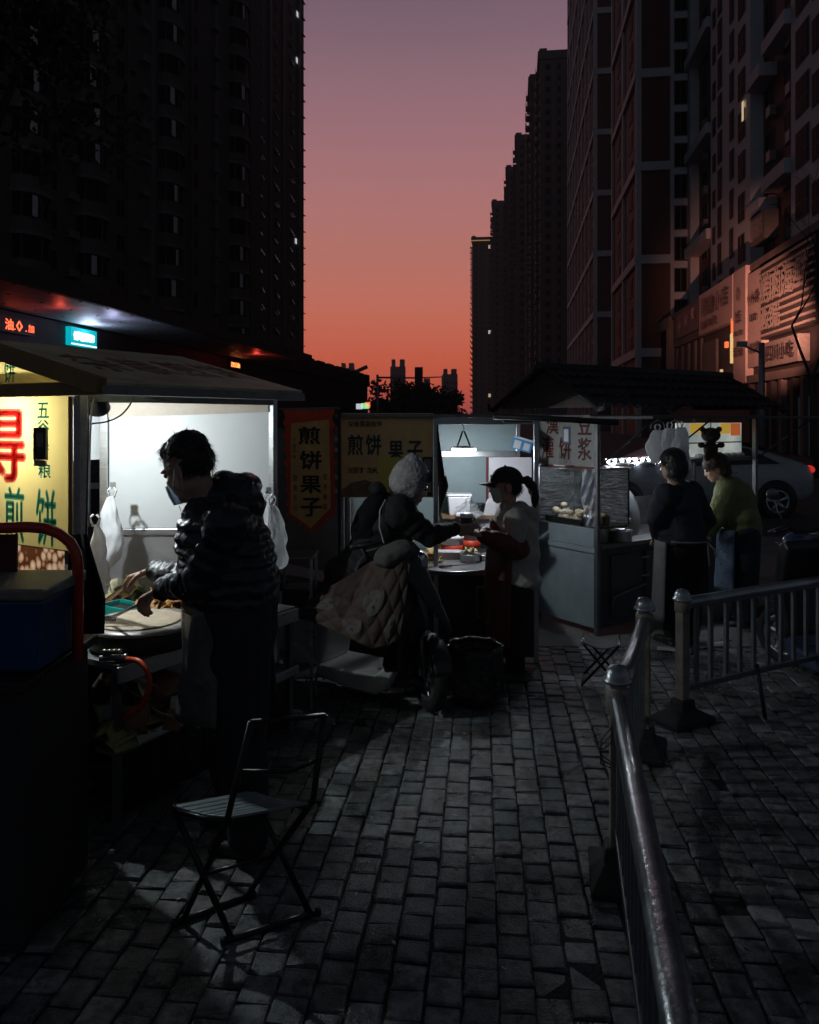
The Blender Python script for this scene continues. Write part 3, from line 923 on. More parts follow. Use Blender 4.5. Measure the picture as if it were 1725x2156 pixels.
# far lights at the street end
for (u, v, s, mm, lb_) in ((757, 856, .5, m_cold, "small white glowing letter sign far down the street"), (769, 855, .6, emit_mat("green_far_sign", (.25, .8, .35), 1.0), "small green glowing sign far down the street"), (774, 853, .4, m_red, "small red glowing sign far down the street")):
    p = at(u, v, 60); b = MB(); b.box((p.x, p.y, p.z), (s, .12, .42)); b.cm = 1; b.box((p.x, p.y + .12, (p.z - .2) / 2), (.07, .07, p.z - .2))
    one("glowing_sign", b, [mm, m_cand], lb_, "sign", bevel=.02)
# street pole by the shops; the pink light on its arm is added
Y = 30.0
t = thing("street_pole", "pale slim street pole with a cross arm before the shop signs", "pole", (at(1604, 880, Y).x, Y, 0))
b = MB(); zt = at(0, 722, Y).z; b.tube([(0, 0, 0), (0, 0, zt)], [.13, .11], 10); b.build("pole", m_pole, t)
b = MB(); b.tube([(0, 0, zt - .4), (-.7, 0, zt - .1)], .04, 6); b.box((-.75, 0, zt - .05), (.35, .2, .2)); b.build("cross_arm", m_pole, t)
fl0 = V((at(1604, 880, Y).x - .75, Y + .16, zt - .05)); fl1 = S(14, 45, 7.2)
b = MB(); b.box((-.75, .115, zt - .05), (.3, .02, .16)); b.build("added_light_face", emit_mat("added_light_glow", (1, .45, .34), 6.0), t)  # glowing face added to go with the invented sign light
lamp("added_sign_light", 'SPOT', fl0, 19000, (1, .38, .26), .08, t, rot=look_rot(fl0, fl1), spot=R(36), blend=1.0)  # added spot that brightens the signs; their real source is unknown
# crane jib beyond the left roofs
p0, p1 = at(745, 785, 130), at(774, 772, 130)
b = MB(); b.tube([p0, p1], .35, 6); b.tube([p0 + V((0, 0, -p0.z)), p0], .3, 6)
one("crane", b, m_sky1, "dark crane jib rising behind the low left roofs", "crane")

# ---- bare tree at the right and leaf branches at the upper left
def bare_tree(base, h, seed, label):
    rd = random.Random(seed)
    t = thing("bare_tree", label, "tree", base)
    trunk = MB(); crown = MB()
    def grow(p, d, L, r, k):
        q = p + d * L * .5 + V((rd.uniform(-.08, .08), rd.uniform(-.08, .08), 0)) * L
        e = p + d * L
        (trunk if k == 0 else crown).tube([p, q, e], [r, r * .85, r * .65], 6 if k < 2 else 4, k == 0)
        if k >= 5 or r < .006: return
        for i in range(2 if k == 0 else rd.choice((2, 2, 3))):
            nd = (d + V((rd.uniform(-1, 1), rd.uniform(-1, 1), rd.uniform(-.15, .6))) * .62).normalized()
            grow(e if i < 2 else q, nd, L * rd.uniform(.62, .85), r * rd.uniform(.5, .68), k + 1)
    grow(V((0, 0, 0)), V((-.06, 0, 1)).normalized(), h * .32, .085, 0)
    trunk.build("trunk", m_bark, t); crown.build("crown", m_bark, t)
bare_tree((at(1722, 880, 24).x, 24, 0), 9.5, 11, "bare leafless tree in front of the ribbed sign")
leaf_tree("leafy_tree", "dark leafy boughs hanging into the upper left corner", (-5.6, 9.5, 0), 10.9, 1.9, 1.3, 3600, .085, 77, None, .2,
          mat("autumn_foliage", (.030, .022, .012), .75, var=.5, scale=3))
# ================================================================ STALLS
m_steel = mat("brushed_steel", (.52, .53, .54), .32, metal=.9, var=.12, scale=10, stretch=(1, 1, 12))
m_steeld = mat("dull_steel", (.20, .205, .21), .45, metal=.8, var=.25, scale=8)
m_tubew = mat("worn_white_tube", (.42, .44, .43), .45, var=.25, scale=14, metal=.2)
m_black = mat("black_plastic", (.012, .012, .013), .4, var=.2)
m_iron = mat("black_iron", (.022, .021, .02), .5, metal=.4, var=.3, scale=12, bump=.3)
m_wood = mat("worn_board", (.20, .12, .06), .6, var=.35, scale=5, stretch=(1, 8, 8))
m_brownp = mat("brown_paint", (.27, .15, .05), .55, var=.25, scale=6)
m_whitep = mat("white_panel", (.60, .62, .62), .45, var=.05, scale=3)
m_bagw = mat("white_plastic_bag", (.80, .81, .83), .28, var=.06, transl=.35, bump=.35, bscale=18)
m_clear = glass_mat("clear_plastic_bag", (.75, .78, .8), .62, .12, .8, 16)
m_pane = glass_mat("glass_pane", (.02, .02, .02), .97, .03)
m_film = glass_mat("stretch_film", (.10, .11, .13), .97, .06, 1.0, 9)
m_green = tint_mat("green_ink", (.42, .70, .78))
m_redp = tint_mat("red_ink", (.80, .34, .40))
m_pale = mat("pale_print", (.97, .95, .86), .6, var=.03, transl=.92)
m_ink = mat("black_ink", (.012, .011, .01), .7, var=.1)
m_yellow = mat("yellow_banner_film", (.375, .275, .09), .55, var=.10, scale=3, transl=.6)

# ---------------------------------------------------------------- left stall
N = V((-1.497, 3.58, 0))
RZ1 = R(-30)
st1 = thing("food_stall", "lit pancake stall with yellow printed panel and gabled roof at the left", "stall", N, RZ1)
W1, L1 = 1.46, 1.346
b = MB(); b.box((0, 0, .98), (.045, .045, 1.96)); b.build("post", m_tubew, st1, bevel=.004)
for (x, y) in ((0, L1), (-W1, L1), (-W1, 0)):
    b = MB(); b.box((x, y, .98), (.04, .04, 1.96)); b.build("post", m_steel, st1, bevel=.004)
for z in (1.15, .92, .45):
    b = MB(); b.cyl((-.008, -.024, z), (-.008, -.02, z), .007, n=8); b.build("bolt_hole", m_black, st1)
# beams
for (a, c) in (((-W1, -.022, 1.962), (-.024, .02, 1.998)), ((-W1, L1 - .02, 1.93), (-.022, L1 + .02, 1.97)), ((-.02, .024, 1.925), (.02, L1 - .022, 1.965)), ((-W1 - .02, .022, 1.93), (-W1 + .02, L1 - .022, 1.97))):
    b = MB(); b.span(a, c); b.build("beam", m_steeld, st1, bevel=.003)
# printed end panel facing the camera
P1 = basis(V((1, 0, 0)), V((0, 0, 1)), V((0, -1, 0)), V((0, -.03, 0)))
b = MB(); b.add([(-W1 + .02, -.03, 1.245), (-.042, -.03, 1.245), (-.042, -.03, 1.952), (-W1 + .02, -.03, 1.952)], [(0, 1, 2, 3)])
end_panel = b.build("printed_panel", m_yellow, st1)
b = MB()
letter(b, "得", P1, -.56, 1.72, .40, .35, .035, .004)
b.build("lettering", m_redp, end_panel)
b = MB()
for (ch, x, z, w, h, bo) in (("五", -.222, 1.885, .084, .07, .01), ("谷", -.222, 1.805, .084, .07, .01), ("杂", -.222, 1.71, .084, .07, .01), ("粮", -.212, 1.605, .088, .07, .01),
                          ("饼", -.20, 1.385, .145, .26, .02), ("煎", -.44, 1.385, .15, .26, .02), ("粮", -.68, 1.385, .15, .26, .02)):
    b = MB(); letter(b, ch, P1, x, z, w, h, .032, .004); b.build("letter", m_green, end_panel)
# egg picture strip and red footer
b = MB(); b.add([(-W1 + .02, -.032, 1.125), (-.07, -.032, 1.125), (-.07, -.032, 1.243), (-W1 + .02, -.032, 1.243)], [(0, 1, 2, 3)])
m_eggs = bpy.data.materials.new("egg_picture_print"); m_eggs.use_nodes = True
n_ = m_eggs.node_tree.nodes; l_ = m_eggs.node_tree.links
tcx = n_.new("ShaderNodeTexCoord"); mpx = n_.new("ShaderNodeMapping"); mpx.inputs["Scale"].default_value = (25, 1, 20); mpx.inputs["Rotation"].default_value = (0, .25, 0)
vor = n_.new("ShaderNodeTexVoronoi"); vor.inputs["Scale"].default_value = 1.0; vor.inputs["Randomness"].default_value = .75
l_.new(tcx.outputs["Object"], mpx.inputs[0]); l_.new(mpx.outputs[0], vor.inputs["Vector"])
rpx = n_.new("ShaderNodeValToRGB"); ex = rpx.color_ramp.elements
ex[0].position = .0; ex[0].color = (.95, .74, .55, 1); ex[1].position = .62; ex[1].color = (.10, .03, .012, 1)
q_ = ex.new(.40); q_.color = (.74, .46, .28, 1); q_ = ex.new(.52); q_.color = (.42, .20, .10, 1)
l_.new(vor.outputs["Distance"], rpx.inputs[0])
tlx = n_.new("ShaderNodeBsdfTranslucent"); dfx = n_.new("ShaderNodeBsdfDiffuse"); mxx = n_.new("ShaderNodeMixShader"); mxx.inputs[0].default_value = .65
l_.new(rpx.outputs[0], tlx.inputs[0]); l_.new(rpx.outputs[0], dfx.inputs[0]); l_.new(dfx.outputs[0], mxx.inputs[1]); l_.new(tlx.outputs[0], mxx.inputs[2]); l_.new(mxx.outputs[0], n_["Material Output"].inputs[0])
b.build("egg_print", m_eggs, st1)
b = MB(); b.span((-W1 + .02, -.034, 1.04), (-.06, -.026, 1.122)); b.build("red_footer", mat("dull_red_board", (.16, .02, .012), .6, var=.4, scale=14), st1)
b = MB(); b.span((-W1 + .02, -.02, .12), (-.03, -.012, 1.04)); b.build("skirt_panel", mat("dark_skirt_and_shade", (.02, .02, .022), .7, var=.3), st1)
b = MB(); b.span((-.042, -.036, 1.04), (-.024, -.02, 1.948)); b.build("panel_edge", m_brownp, st1, bevel=.003)
b = MB(); b.span((-W1 - .1, -.075, 1.950), (.20, -.032, 2.012)); b.build("gable_beam", m_brownp, st1, bevel=.004)
# gable
RH, EH, EX = 2.225, 1.985, .25
xr = -W1 / 2
b = MB(); b.add([(-W1 - .2, -.055, 2.012), (.16, -.055, 2.012), (xr, -.055, RH - .035)], [(0, 1, 2)])
gab = b.build("gable_print", m_yellow, st1)
Pg = basis(V((1, 0, 0)), V((0, 0, 1)), V((0, -1, 0)), V((0, -.055, 0)))
b = MB()
for (ch, x) in (("饼", -.44), ("煎", -.585), ("粮", -.72), ("杂", -.86)): b = MB(); letter(b, ch, Pg, x, 2.068, .088, .10, .02, .003); b.build("letter", m_green, gab)
for s in (1, -1):
    xe = xr + s * (EX - xr)
    d = V((xe - xr, 0, EH - RH)); dn = d.normalized(); nn = V((-dn.z * s, 0, dn.x * s))
    b = MB(); Mr = basis(dn, V((0, 1, 0)), dn.cross(V((0, 1, 0))), V((xr, -.09, RH)))
    Lr = d.length
    b.prism([(0, 0), (Lr, 0), (Lr, L1 + .05), (0, L1 + .05)], Mr, .022 * (1 if s > 0 else 1))
    roof = b.build("roof_slope", mat("roof_sheet", (.62, .56, .34), .55, var=.35, scale=3), st1, bevel=.003)
    b = MB(); b.prism([(0, -.03), (Lr + .01, -.03), (Lr + .01, .012), (0, .012)], basis(dn, V((0, 1, 0)), dn.cross(V((0, 1, 0))), V((xr, -.09, RH - .035))), .075)
    b.build("rake_trim", m_brownp, st1, bevel=.003)
    b = MB(); zz = V((xe, 0, EH)); b.span((xe - .02, -.1, EH - .035), (xe + .02, L1 - .035, EH + .006)); b.build("eave_trim", m_steeld, st1, bevel=.003)
    if s > 0:
        b = MB()
        up = dn.cross(V((0, 1, 0)))
        if up.z < 0: up = -up
        Mt = basis(V((0, 1, 0)), -dn, up, V((xr, 0, RH)) + up * .026)
        for i, ch in enumerate("杂粮煎饼"): b = MB(); letter(b, ch, Mt, .25 + i * .29, -Lr * .52, .24, .42, .0, 0.0); b.build("letter", mat("faded_brown_print", (.34, .20, .10), .7, var=.3, scale=9), roof)
b = MB(); b.cyl((xr, -.09, RH + .006), (xr, L1 - .04, RH + .006), .016, n=10); b.build("ridge_cap", m_steeld, st1)
# inner ceiling board, far wall, left wall
b = MB(); b.span((-W1 + .02, .42, 1.975), (.20, L1 - .02, 1.985)); b.build("ceiling_board", mat("ceiling_board", (.55, .50, .42), .6, var=.1), st1)
BKX = V((.866, .5, 0)); BKY = V((-.5, .866, 0)); BW1 = .986       # far wall hangs square to the pavement
def bk(mb, a, e):
    a = V(a); e = V(e); mb.box(V((0, L1, 0)) + BKX * ((a.x + e.x) / 2) + BKY * ((a.y + e.y) / 2) + V((0, 0, (a.z + e.z) / 2)), [abs(k_) for k_ in (e - a)], basis(BKX, BKY, V((0, 0, 1))).to_3x3())
    return mb
bk(MB(), (-BW1, -.004, 1.185), (-.025, .008, 1.93)).build("white_back_panel", m_whitep, st1)
b = MB(); b.prism([(-BW1, 1.85), (-.025, 1.885), (-.025, 1.94), (-BW1, 1.94)], basis(BKX, V((0, 0, 1)), -BKY, V((0, L1, 0)) - BKY * .006), .014); b.build("header_board", mat("header_board", (.46, .40, .33), .6, var=.15), st1)
bk(MB(), (-BW1, -.02, 1.145), (-.025, .008, 1.183)).build("rail", m_steel, st1, bevel=.004)
bk(MB(), (-BW1, -.002, .75), (-.025, .006, 1.143)).build("steel_back_panel", mat("matt_steel_sheet", (.44, .43, .43), .4, metal=.7, var=.1), st1)
bk(MB(), (-BW1 - .05, -.03, .75), (-BW1 - .004, .014, 1.93)).build("inner_upright", m_steel, st1, bevel=.003)
cx_, cy_ = -BW1 * .866 - .05, L1 - BW1 * .5 - .02
b = MB(); b.span((cx_ - .006, .03, 1.60), (cx_ + .006, cy_, 1.925)); b.build("side_sheet", m_whitep, st1)
b = MB(); b.span((cx_ - .006, .03, .75), (cx_ + .006, cy_, 1.0)); b.build("side_board", m_steeld, st1)
# counter
b = MB(); b.span((-1.42, .04, .715), (.20, 1.31, .745)); b.build("worktop", m_steeld, st1, bevel=.004)
b = MB(); b.span((.202, .03, .66), (.215, 1.32, .735)); b.build("worktop_edge", m_steel, st1, bevel=.003)
b = MB(); b.span((-.9, .05, .372), (.19, 1.31, .392)); b.build("lower_shelf", m_steeld, st1, bevel=.003)
b = MB(); b.span((.192, .02, .352), (.222, 1.32, .402)); b.build("shelf_edge", m_steel, st1, bevel=.006)
b = MB(); b.span((.06, .03, .335), (.20, 1.32, .350)); b.build("shelf_lip", m_wood, st1)
b = MB(); b.span((-.95, .05, .05), (-.92, 1.31, .71)); b.build("cabinet_back", m_black, st1)
rd = random.Random(4)
for k in range(9):
    y0 = .06 + k * .139
    b = MB(); b.grid(lambda a, c, y0=y0: V((.15 + .012 * math.sin(a * PI), y0 + a * .135, .04 + c * .29)), 6, 2); b.build("curtain_fold", mat("dark_curtain", (.014, .014, .016), .8, var=.3), st1, solid=.004)
for (x, y) in ((.17, .06), (.17, 1.29)):
    b = MB(); b.box((x, y, .36), (.03, .03, .72)); b.build("counter_leg", m_steeld, st1)
# lamp at the near corner
lp = st1
m_led = emit_mat("white_led", (.93, .97, 1.0), 4.0)
def lw(x, y, z): return WM(st1) @ V((x, y, z))
lt = thing("clamp_lamp", "black unlit clamp lamp under the corner of the lit stall roof", "lamp", lw(-.03, .10, 1.80))
hp = at(205, 849, 3.72)
b = MB(); ax_ = V((-.25, .62, -.55)).normalized()
Ml = basis(ax_.orthogonal().normalized(), ax_.cross(ax_.orthogonal().normalized()), ax_)
b.lathe(hp, [(.018, -.05), (.03, -.045), (.05, -.01), (.058, .025), (.06, .03), (.052, .03), (.04, -.0), (.0, -.012)], 20, M=Ml.to_3x3())
b.build("shade", m_black, lt, world=True)
b = MB(); b.ball(hp + ax_ * .012, .026, 12, 8); b.build("bulb", m_whitep, lt, world=True)
b = MB(); b.tube([hp - ax_ * .05, hp - ax_ * .09 + V((0, 0, .03)), lw(-.0, .05, 1.92)], .006, 6); b.build("bracket", m_iron, lt, world=True)
# the bulb that lights the stall hangs under the roof behind the printed panel
bl = lw(-.44, .20, 1.90)
tl = thing("led_bulb_lamp", "bright white bulb hanging under the lit stall's roof behind its yellow panel", "lamp", bl - V((0, 0, .05)))
b = MB(); b.lathe(bl, [(.0, -.045), (.022, -.038), (.032, -.015), (.026, .012), (.014, .03), (.013, .05)], 20); b.build("bulb", m_led, tl, world=True)
b = MB(); b.lathe(bl, [(.016, .051), (.017, .085), (.0, .09)], 14); b.tube([bl + V((0, 0, .088)), V((bl.x, bl.y, 2.06))], .004, 6); b.build("socket", m_black, tl, world=True)
lamp("bulb_light", 'POINT', bl - V((0, 0, .065)), 42, (.86, .95, 1.0), .016, tl)
# cables
m_cable = mat("grey_cable", (.10, .10, .10), .5, var=.2)
def cable(pts, r, label, m=None, n=24, cat="cable"):
    P = [V(p) for p in pts]; out = []
    for i in range(len(P) - 1):
        p0 = P[max(0, i - 1)]; p1 = P[i]; p2 = P[i + 1]; p3 = P[min(len(P) - 1, i + 2)]
        for k in range(8):
            t_ = k / 8
            out.append(.5 * ((2 * p1) + (p2 - p0) * t_ + (2 * p0 - 5 * p1 + 4 * p2 - p3) * t_ ** 2 + (3 * p1 - p0 - 3 * p2 + p3) * t_ ** 3))
    out.append(P[-1])
    b = MB(); b.tube(out, r, 6)
    return one(cat.replace(" ", "_"), b, m or m_cable, label, cat)
cable([at(278, 835, 3.75), at(275, 850, 3.75), at(255, 874, 3.75), at(225, 888, 3.72), at(185, 893, 3.65)], .0045, "grey cable looping from lamp beam across the stall opening")
cable([at(197, 838, 3.62), at(192, 880, 3.6), at(189, 960, 3.6), at(188, 1060, 3.6), at(187, 1110, 3.58)], .0045, "pale cable running down just inside the near stall post", m_tubew)
cable([at(188, 845, 3.55), at(178, 1250, 3.54), at(172, 1340, 3.53), at(180, 1500, 3.53), at(178, 1640, 3.53), at(160, 1665, 3.5), at(115, 1672, 3.46)], .004, "thin dark cable taped down the outside of the near stall post", m_black)

# dark jacket cloth hanging on the near post
def cloth(name, label, cat, fn, nu, nv, m, solid=.006):
    b = MB(); b.grid(fn, nu, nv)
    return one(name, b, m, label, cat, solid=solid)
m_navy = mat("navy_cloth", (.012, .012, .022), .85, var=.3, scale=10, bump=.4, bscale=30)
def f_cl(a, c):
    wl_, wr = 150 - 12 * c, 180 + 42 * min(1, c * 1.6) - 4 * c
    u = wl_ + (wr - wl_) * a; v = 1125 + c * 210
    return at(u, v, 3.48 + .05 * math.sin(a * 9 + c * 2) + .06 * (a - .5) ** 2 - .02 * c)
cloth("hanging_jacket", "dark navy jacket hanging over the near stall post", "clothing", f_cl, 18, 14, m_navy, .012)
# bags: crumpled plastic hanging from a hook
def bag(name, label, top, w, h, d, m, seed, lean=0.0, flat=.5, neck=.18, cat="plastic bag", group=None, rz=0.0):
    rd = random.Random(seed); ph = [rd.uniform(0, 6) for _ in range(8)]
    top = V(top)
    def fn(a, c):
        th = 2 * PI * a
        wid = neck + (1 - neck) * min(1, (c * 1.7)) ** .7
        if c > .86: wid *= 1 - .35 * ((c - .86) / .14) ** 2
        cr_ = 1 + .10 * math.sin(th * 3 + ph[0] + c * 5) + .08 * math.sin(th * 5 + ph[1] - c * 9) + .05 * math.sin(th * 9 + ph[2] + 14 * c) + .04 * math.sin(c * 23 + ph[3] + th)
        x = math.cos(th) * w / 2 * wid * cr_; y = math.sin(th) * d / 2 * wid * cr_
        x, y = x * math.cos(rz) - y * math.sin(rz), x * math.sin(rz) + y * math.cos(rz)
        return top + V((x + lean * c + .012 * math.sin(c * 6 + ph[4]), y, -c * h + .015 * math.sin(th * 2 + ph[5]) * c))
    b = MB(); b.grid(fn, 36, 26)
    # bottom
    b.add([fn(i / 36, 1) for i in range(36)], [tuple(range(36))], True)
    # two handle loops
    for s in (-1, 1):
        b.tube([top + V((s * .01, 0, -.01)), top + V((s * .025, 0, .03)), top + V((s * .008, 0, .05))], .006, 5)
    return one(name, b, m, label, cat, group)
bag("plastic_bag", "full white plastic bag hanging from a hook inside the lit stall", at(236, 1045, 4.45), .135, .385, .10, m_bagw, 3, -.02)
bag("plastic_bag", "torn white plastic bag tucked behind the near stall post", at(200, 1105, 3.85), .10, .30, .06, m_bagw, 8, .03)
bag("plastic_bag", "bundle of clear plastic bags hanging right of the man's back", at(574, 1062, 4.6), .13, .37, .09, m_clear, 12, .035)
bag("plastic_bag", "white plastic bag hanging on the far stall post behind the man", at(566, 1060, 4.72), .10, .33, .08, m_bagw, 15, .012)
for (u, v, d_, lb_) in ((238, 1030, 4.5, "small steel hook holding the white bag in the stall"), (566, 1040, 4.68, "bent wire hooks on the far post of the lit stall"), (449, 845, 4.9, "pair of ring hooks on the header of the white back panel")):
    p = at(u, v, d_); b = MB(); b.box(p + V((0, 0, .02)), (.03, .012, .04))
    for s in (-1, 1):
        b.tube([p + V((s * .012, -.01, .02)), p + V((s * .022, -.02, -.005)), p + V((s * .015, -.02, -.03)), p + V((s * .004, -.02, -.02))], .003, 5)
    one("wire_hook", b, m_steel, lb_, "hook")
# framed notice on the printed panel
fr = thing("framed_notice", "small dark framed notice hung over the yellow printed panel", "frame", WM(st1) @ V((-.225, -.045, 1.655)), RZ1)
b = MB()
for (a, c) in (((-.046, -.006, 0), (-.036, .006, .15)), ((.036, -.006, 0), (.046, .006, .15)), ((-.036, -.006, .138), (.036, .006, .15)), ((-.036, -.006, 0), (.036, .006, .03))): b.span(a, c)
b.build("frame", m_black, fr)
b = MB(); b.span((-.036, -.002, .03), (.036, .004, .138)); b.build("card", mat("dark_card", (.05, .035, .03), .4, var=.4, scale=40), fr)
b = MB(); b.span((-.026, -.0045, .06), (.026, -.0025, .125)); b.build("print", mat("grey_card_print", (.22, .19, .16), .5, var=.4, scale=60), fr)
b = MB(); b.span((-.045, -.003, -.03), (.04, .004, -.002)); b.build("paper_strip", mat("paper_strip", (.35, .30, .22), .6), fr)

# griddle and food in the left stall
def zp(u, v, z):
    """ground-plane style lookup: the point at height z seen at (u, v)"""
    d = (CAM_H - z) * F / (v - 880)
    return V(((u - 862.5) / F * d, d, z))
gc = zp(303, 1305, .86)
gr = thing("pancake_griddle", "round black iron pancake griddle on the lit stall counter", "griddle", (gc.x, gc.y, .746))
b = MB(); b.lathe((0, 0, 0), [(.235, 0), (.25, .01), (.252, .085), (.245, .09), (.0, .09)], 40); b.build("drum", m_iron, gr)
b = MB(); b.lathe((0, 0, .091), [(.258, 0), (.262, .008), (.258, .018), (.2, .021), (.0, .022)], 48); b.build("plate", mat("griddle_plate", (.30, .28, .26), .42, metal=.4, var=.25, scale=9), gr)
m_batter = mat("pancake_batter", (.58, .47, .33), .55, var=.2, scale=14, bump=.3)
b = MB(); b.lathe((gc.x - .02, gc.y, .862), [(.0, .0045), (.19, .004), (.205, .001), (.205, -.001)], 40); one("pancake", b, m_batter, "thin pale pancake spread on the griddle", "pancake")
tc_ = zp(262, 1300, .75)
t = thing("sauce_tray", "bright teal plastic tray behind the griddle", "tray", (tc_.x, tc_.y, .747), RZ1)
m_teal = mat("teal_plastic", (.01, .34, .30), .4, var=.1)
b = MB()
for (a, c) in (((-.13, -.08, 0), (.13, .08, .008)), ((-.13, -.08, .008), (.13, -.072, .075)), ((-.13, .072, .008), (.13, .08, .075)), ((-.13, -.072, .008), (-.122, .072, .075)), ((.122, -.072, .008), (.13, .072, .075))): b.span(a, c)
b.build("tray_body", m_teal, t, bevel=.003)
b = MB(); b.span((-.118, -.068, .05), (.118, .068, .058)); b.build("sauce", mat("dark_sauce", (.02, .02, .02), .2, var=.4), t)
rd = random.Random(31)
def pile(name, label, cat, part, c, sx, sy, h, n, dims, mats, flat=.5):
    c = V(c); t = thing(name, label, cat, c)
    for k in range(n):
        r = math.sqrt(rd.random()); a = rd.uniform(0, 2 * PI)
        hh = h * (1 - r ** 1.6) * rd.uniform(.2, 1)
        b = MB(); w, d_, e = (q * rd.uniform(.7, 1.25) for q in dims)
        M3 = Euler((rd.gauss(0, flat), rd.gauss(0, flat), rd.uniform(0, 6))).to_matrix()
        def fn(s, q, w=w, d_=d_, e=e, M3=M3, kk=rd.uniform(0, 6)):
            return M3 @ V(((s - .5) * w, (q - .5) * d_, e * 3 * math.sin(s * 3 + kk) * math.cos(q * 3 + kk))) + V((math.cos(a) * r * sx, math.sin(a) * r * sy, hh + dims[2] + .01))
        b.grid(fn, 3, 3); b.build(part, mats[k % len(mats)], t, solid=e)
    return t
m_wafer = [mat("crisp_a", (.42, .20, .045), .5, var=.35, scale=25, bump=.5), mat("crisp_b", (.52, .27, .07), .5, var=.35, scale=25, bump=.5), mat("crisp_c", (.30, .13, .03), .5, var=.35, scale=25, bump=.5)]
wc = zp(352, 1296, .75)
pile("crisp_heap", "heap of golden fried crisps behind the griddle", "food", "crisp", (wc.x + .02, wc.y + .04, .748), .19, .13, .20, 46, (.11, .07, .006), m_wafer, .45)
lc = zp(268, 1270, .75)
pile("lettuce_heap", "pale green heap of lettuce beside the fried crisps", "food", "leaf", (lc.x - .02, lc.y + .05, .75), .14, .09, .15, 26, (.10, .08, .003), [mat("lettuce_a", (.55, .56, .26), .5, var=.3, scale=18), mat("lettuce_b", (.66, .62, .40), .5, var=.2, scale=18)], .7)
ec = zp(232, 1285, .75)
pile("chilli_heap", "small heap of red chillies at the left of the teal tray", "food", "chilli", (ec.x, ec.y + .1, .75), .05, .05, .06, 14, (.05, .014, .006), [mat("chilli", (.40, .03, .015), .35, var=.3)], .6)
# cabbage on the lower shelf
cc = zp(330, 1530, .40)
pile("cabbage_heap", "dim heap of cabbage leaves on the lower stall shelf", "food", "leaf", (cc.x - .06, cc.y + .06, .395), .22, .24, .20, 34, (.13, .11, .003), [mat("cabbage_a", (.42, .42, .16), .5, var=.35, scale=12), mat("cabbage_b", (.62, .62, .48), .5, var=.2, scale=12), mat("cabbage_c", (.30, .16, .07), .6, var=.3)], .8)
bag("plastic_bag", "small crumpled white bag on the lower stall shelf beside the cabbage", zp(232, 1530, .40) + V((.02, .02, .10)), .12, .10, .10, m_bagw, 19, 0, neck=.5)
# gas hose and valve
gv = at(238, 1382, 3.56)
t = thing("gas_valve", "corroded steel gas valve under the griddle", "valve", gv - V((0, 0, .02)))
b = MB(); b.tube([(-.06, 0, .01), (.05, 0, .015)], .014, 10); b.box((-.03, 0, .03), (.03, .02, .03)); b.build("pipe", m_steel, t, bevel=.002)
b = MB()
for k in range(4): b.lathe((-.035 + .022 * k, -.005, .045), [(.0, -.008), (.012, -.006), (.012, .006), (.0, .008)], 10)
b.build("knob", mat("brass_knob", (.45, .40, .30), .35, metal=.8, var=.3), t)
b = MB(); b.tube([(.05, 0, .015), (.065, 0, .015)], .017, 10); b.build("hose_clamp", m_steel, t)
cable([at(268, 1388, 3.55), at(293, 1393, 3.50), at(312, 1418, 3.47), at(314, 1450, 3.47), at(298, 1485, 3.49), at(275, 1505, 3.52), at(255, 1516, 3.58)], .0125, "bright orange gas hose curving under the griddle", mat("orange_hose", (.62, .07, .02), .32, var=.12), cat="hose")
# work glove
b = MB()
gp = at(232, 1432, 3.55)
limb(b, [gp + V((-.06, 0, -.05)), gp + V((-.02, 0, .0)), gp + V((.035, -.01, .005))], [.032, .036, .03])
for k in range(4): limb(b, [gp + V((.03, -.02 + k * .014, .01)), gp + V((.06, -.025 + k * .016, -.012)), gp + V((.068, -.025 + k * .016, -.05))], [.012, .011, .009], 8)
limb(b, [gp + V((.0, -.03, 0)), gp + V((.03, -.045, -.02)), gp + V((.035, -.045, -.05))], [.013, .012, .01], 8)
one("work_glove", blob(b, .006, 3), mat("brown_glove", (.055, .03, .018), .8, var=.3, bump=.4), "old brown work glove hung on the tap under the griddle", "glove")

# red bent tube of a handcart and blue cooler in the left foreground
m_redt = mat("red_painted_tube", (.50, .035, .012), .35, var=.2, scale=14, coat=.3)
hc = thing("handcart", "handcart with a thick bent red tube handle at the left edge", "cart", (-1.55, 3.0, 0))
d_ = 2.95
b = MB(); b.tube([at(u, v, d_) for (u, v) in ((-420, 1112), (-260, 1110), (-100, 1110), (0, 1112), (60, 1110), (95, 1113), (125, 1124), (148, 1143), (160, 1165), (164, 1190), (164, 1390))], .0205, 14)
b.build("handle", m_redt, hc, world=True)
b = MB(); b.span(at(-420, 1250, 2.99), at(38, 1125, 3.0)); b.build("dark_red_board", mat("dark_red_board", (.10, .012, .01), .6, var=.3), hc, world=True)
b = MB(); b.span((at(-300, 0, d_).x, 2.6, .935), (at(150, 0, d_).x, 3.2, .97)); b.build("cart_bed", m_iron, hc, world=True, bevel=.004)
b = MB(); b.span((at(-300, 0, d_).x + .02, 2.63, .05), (at(150, 0, d_).x - .02, 3.17, .932)); b.build("cart_shade_box", mat("dark_skirt_and_shade", (.02, .02, .022), .7, var=.3), hc, world=True, bevel=.02)  # black box added to stand for the darkness below the cart bed
m_blue = mat("blue_plastic", (.005, .055, .16), .45, var=.15)
cx0, cx1 = at(-160, 0, 2.72).x, at(96, 0, 2.72).x
ck = thing("cooler_box", "blue plastic cooler box with a greyish lid at the left edge", "box", ((cx0 + cx1) / 2, 2.85, .972))
hw = (cx1 - cx0) / 2; zb = .972; zt = at(0, 1262, 2.72).z
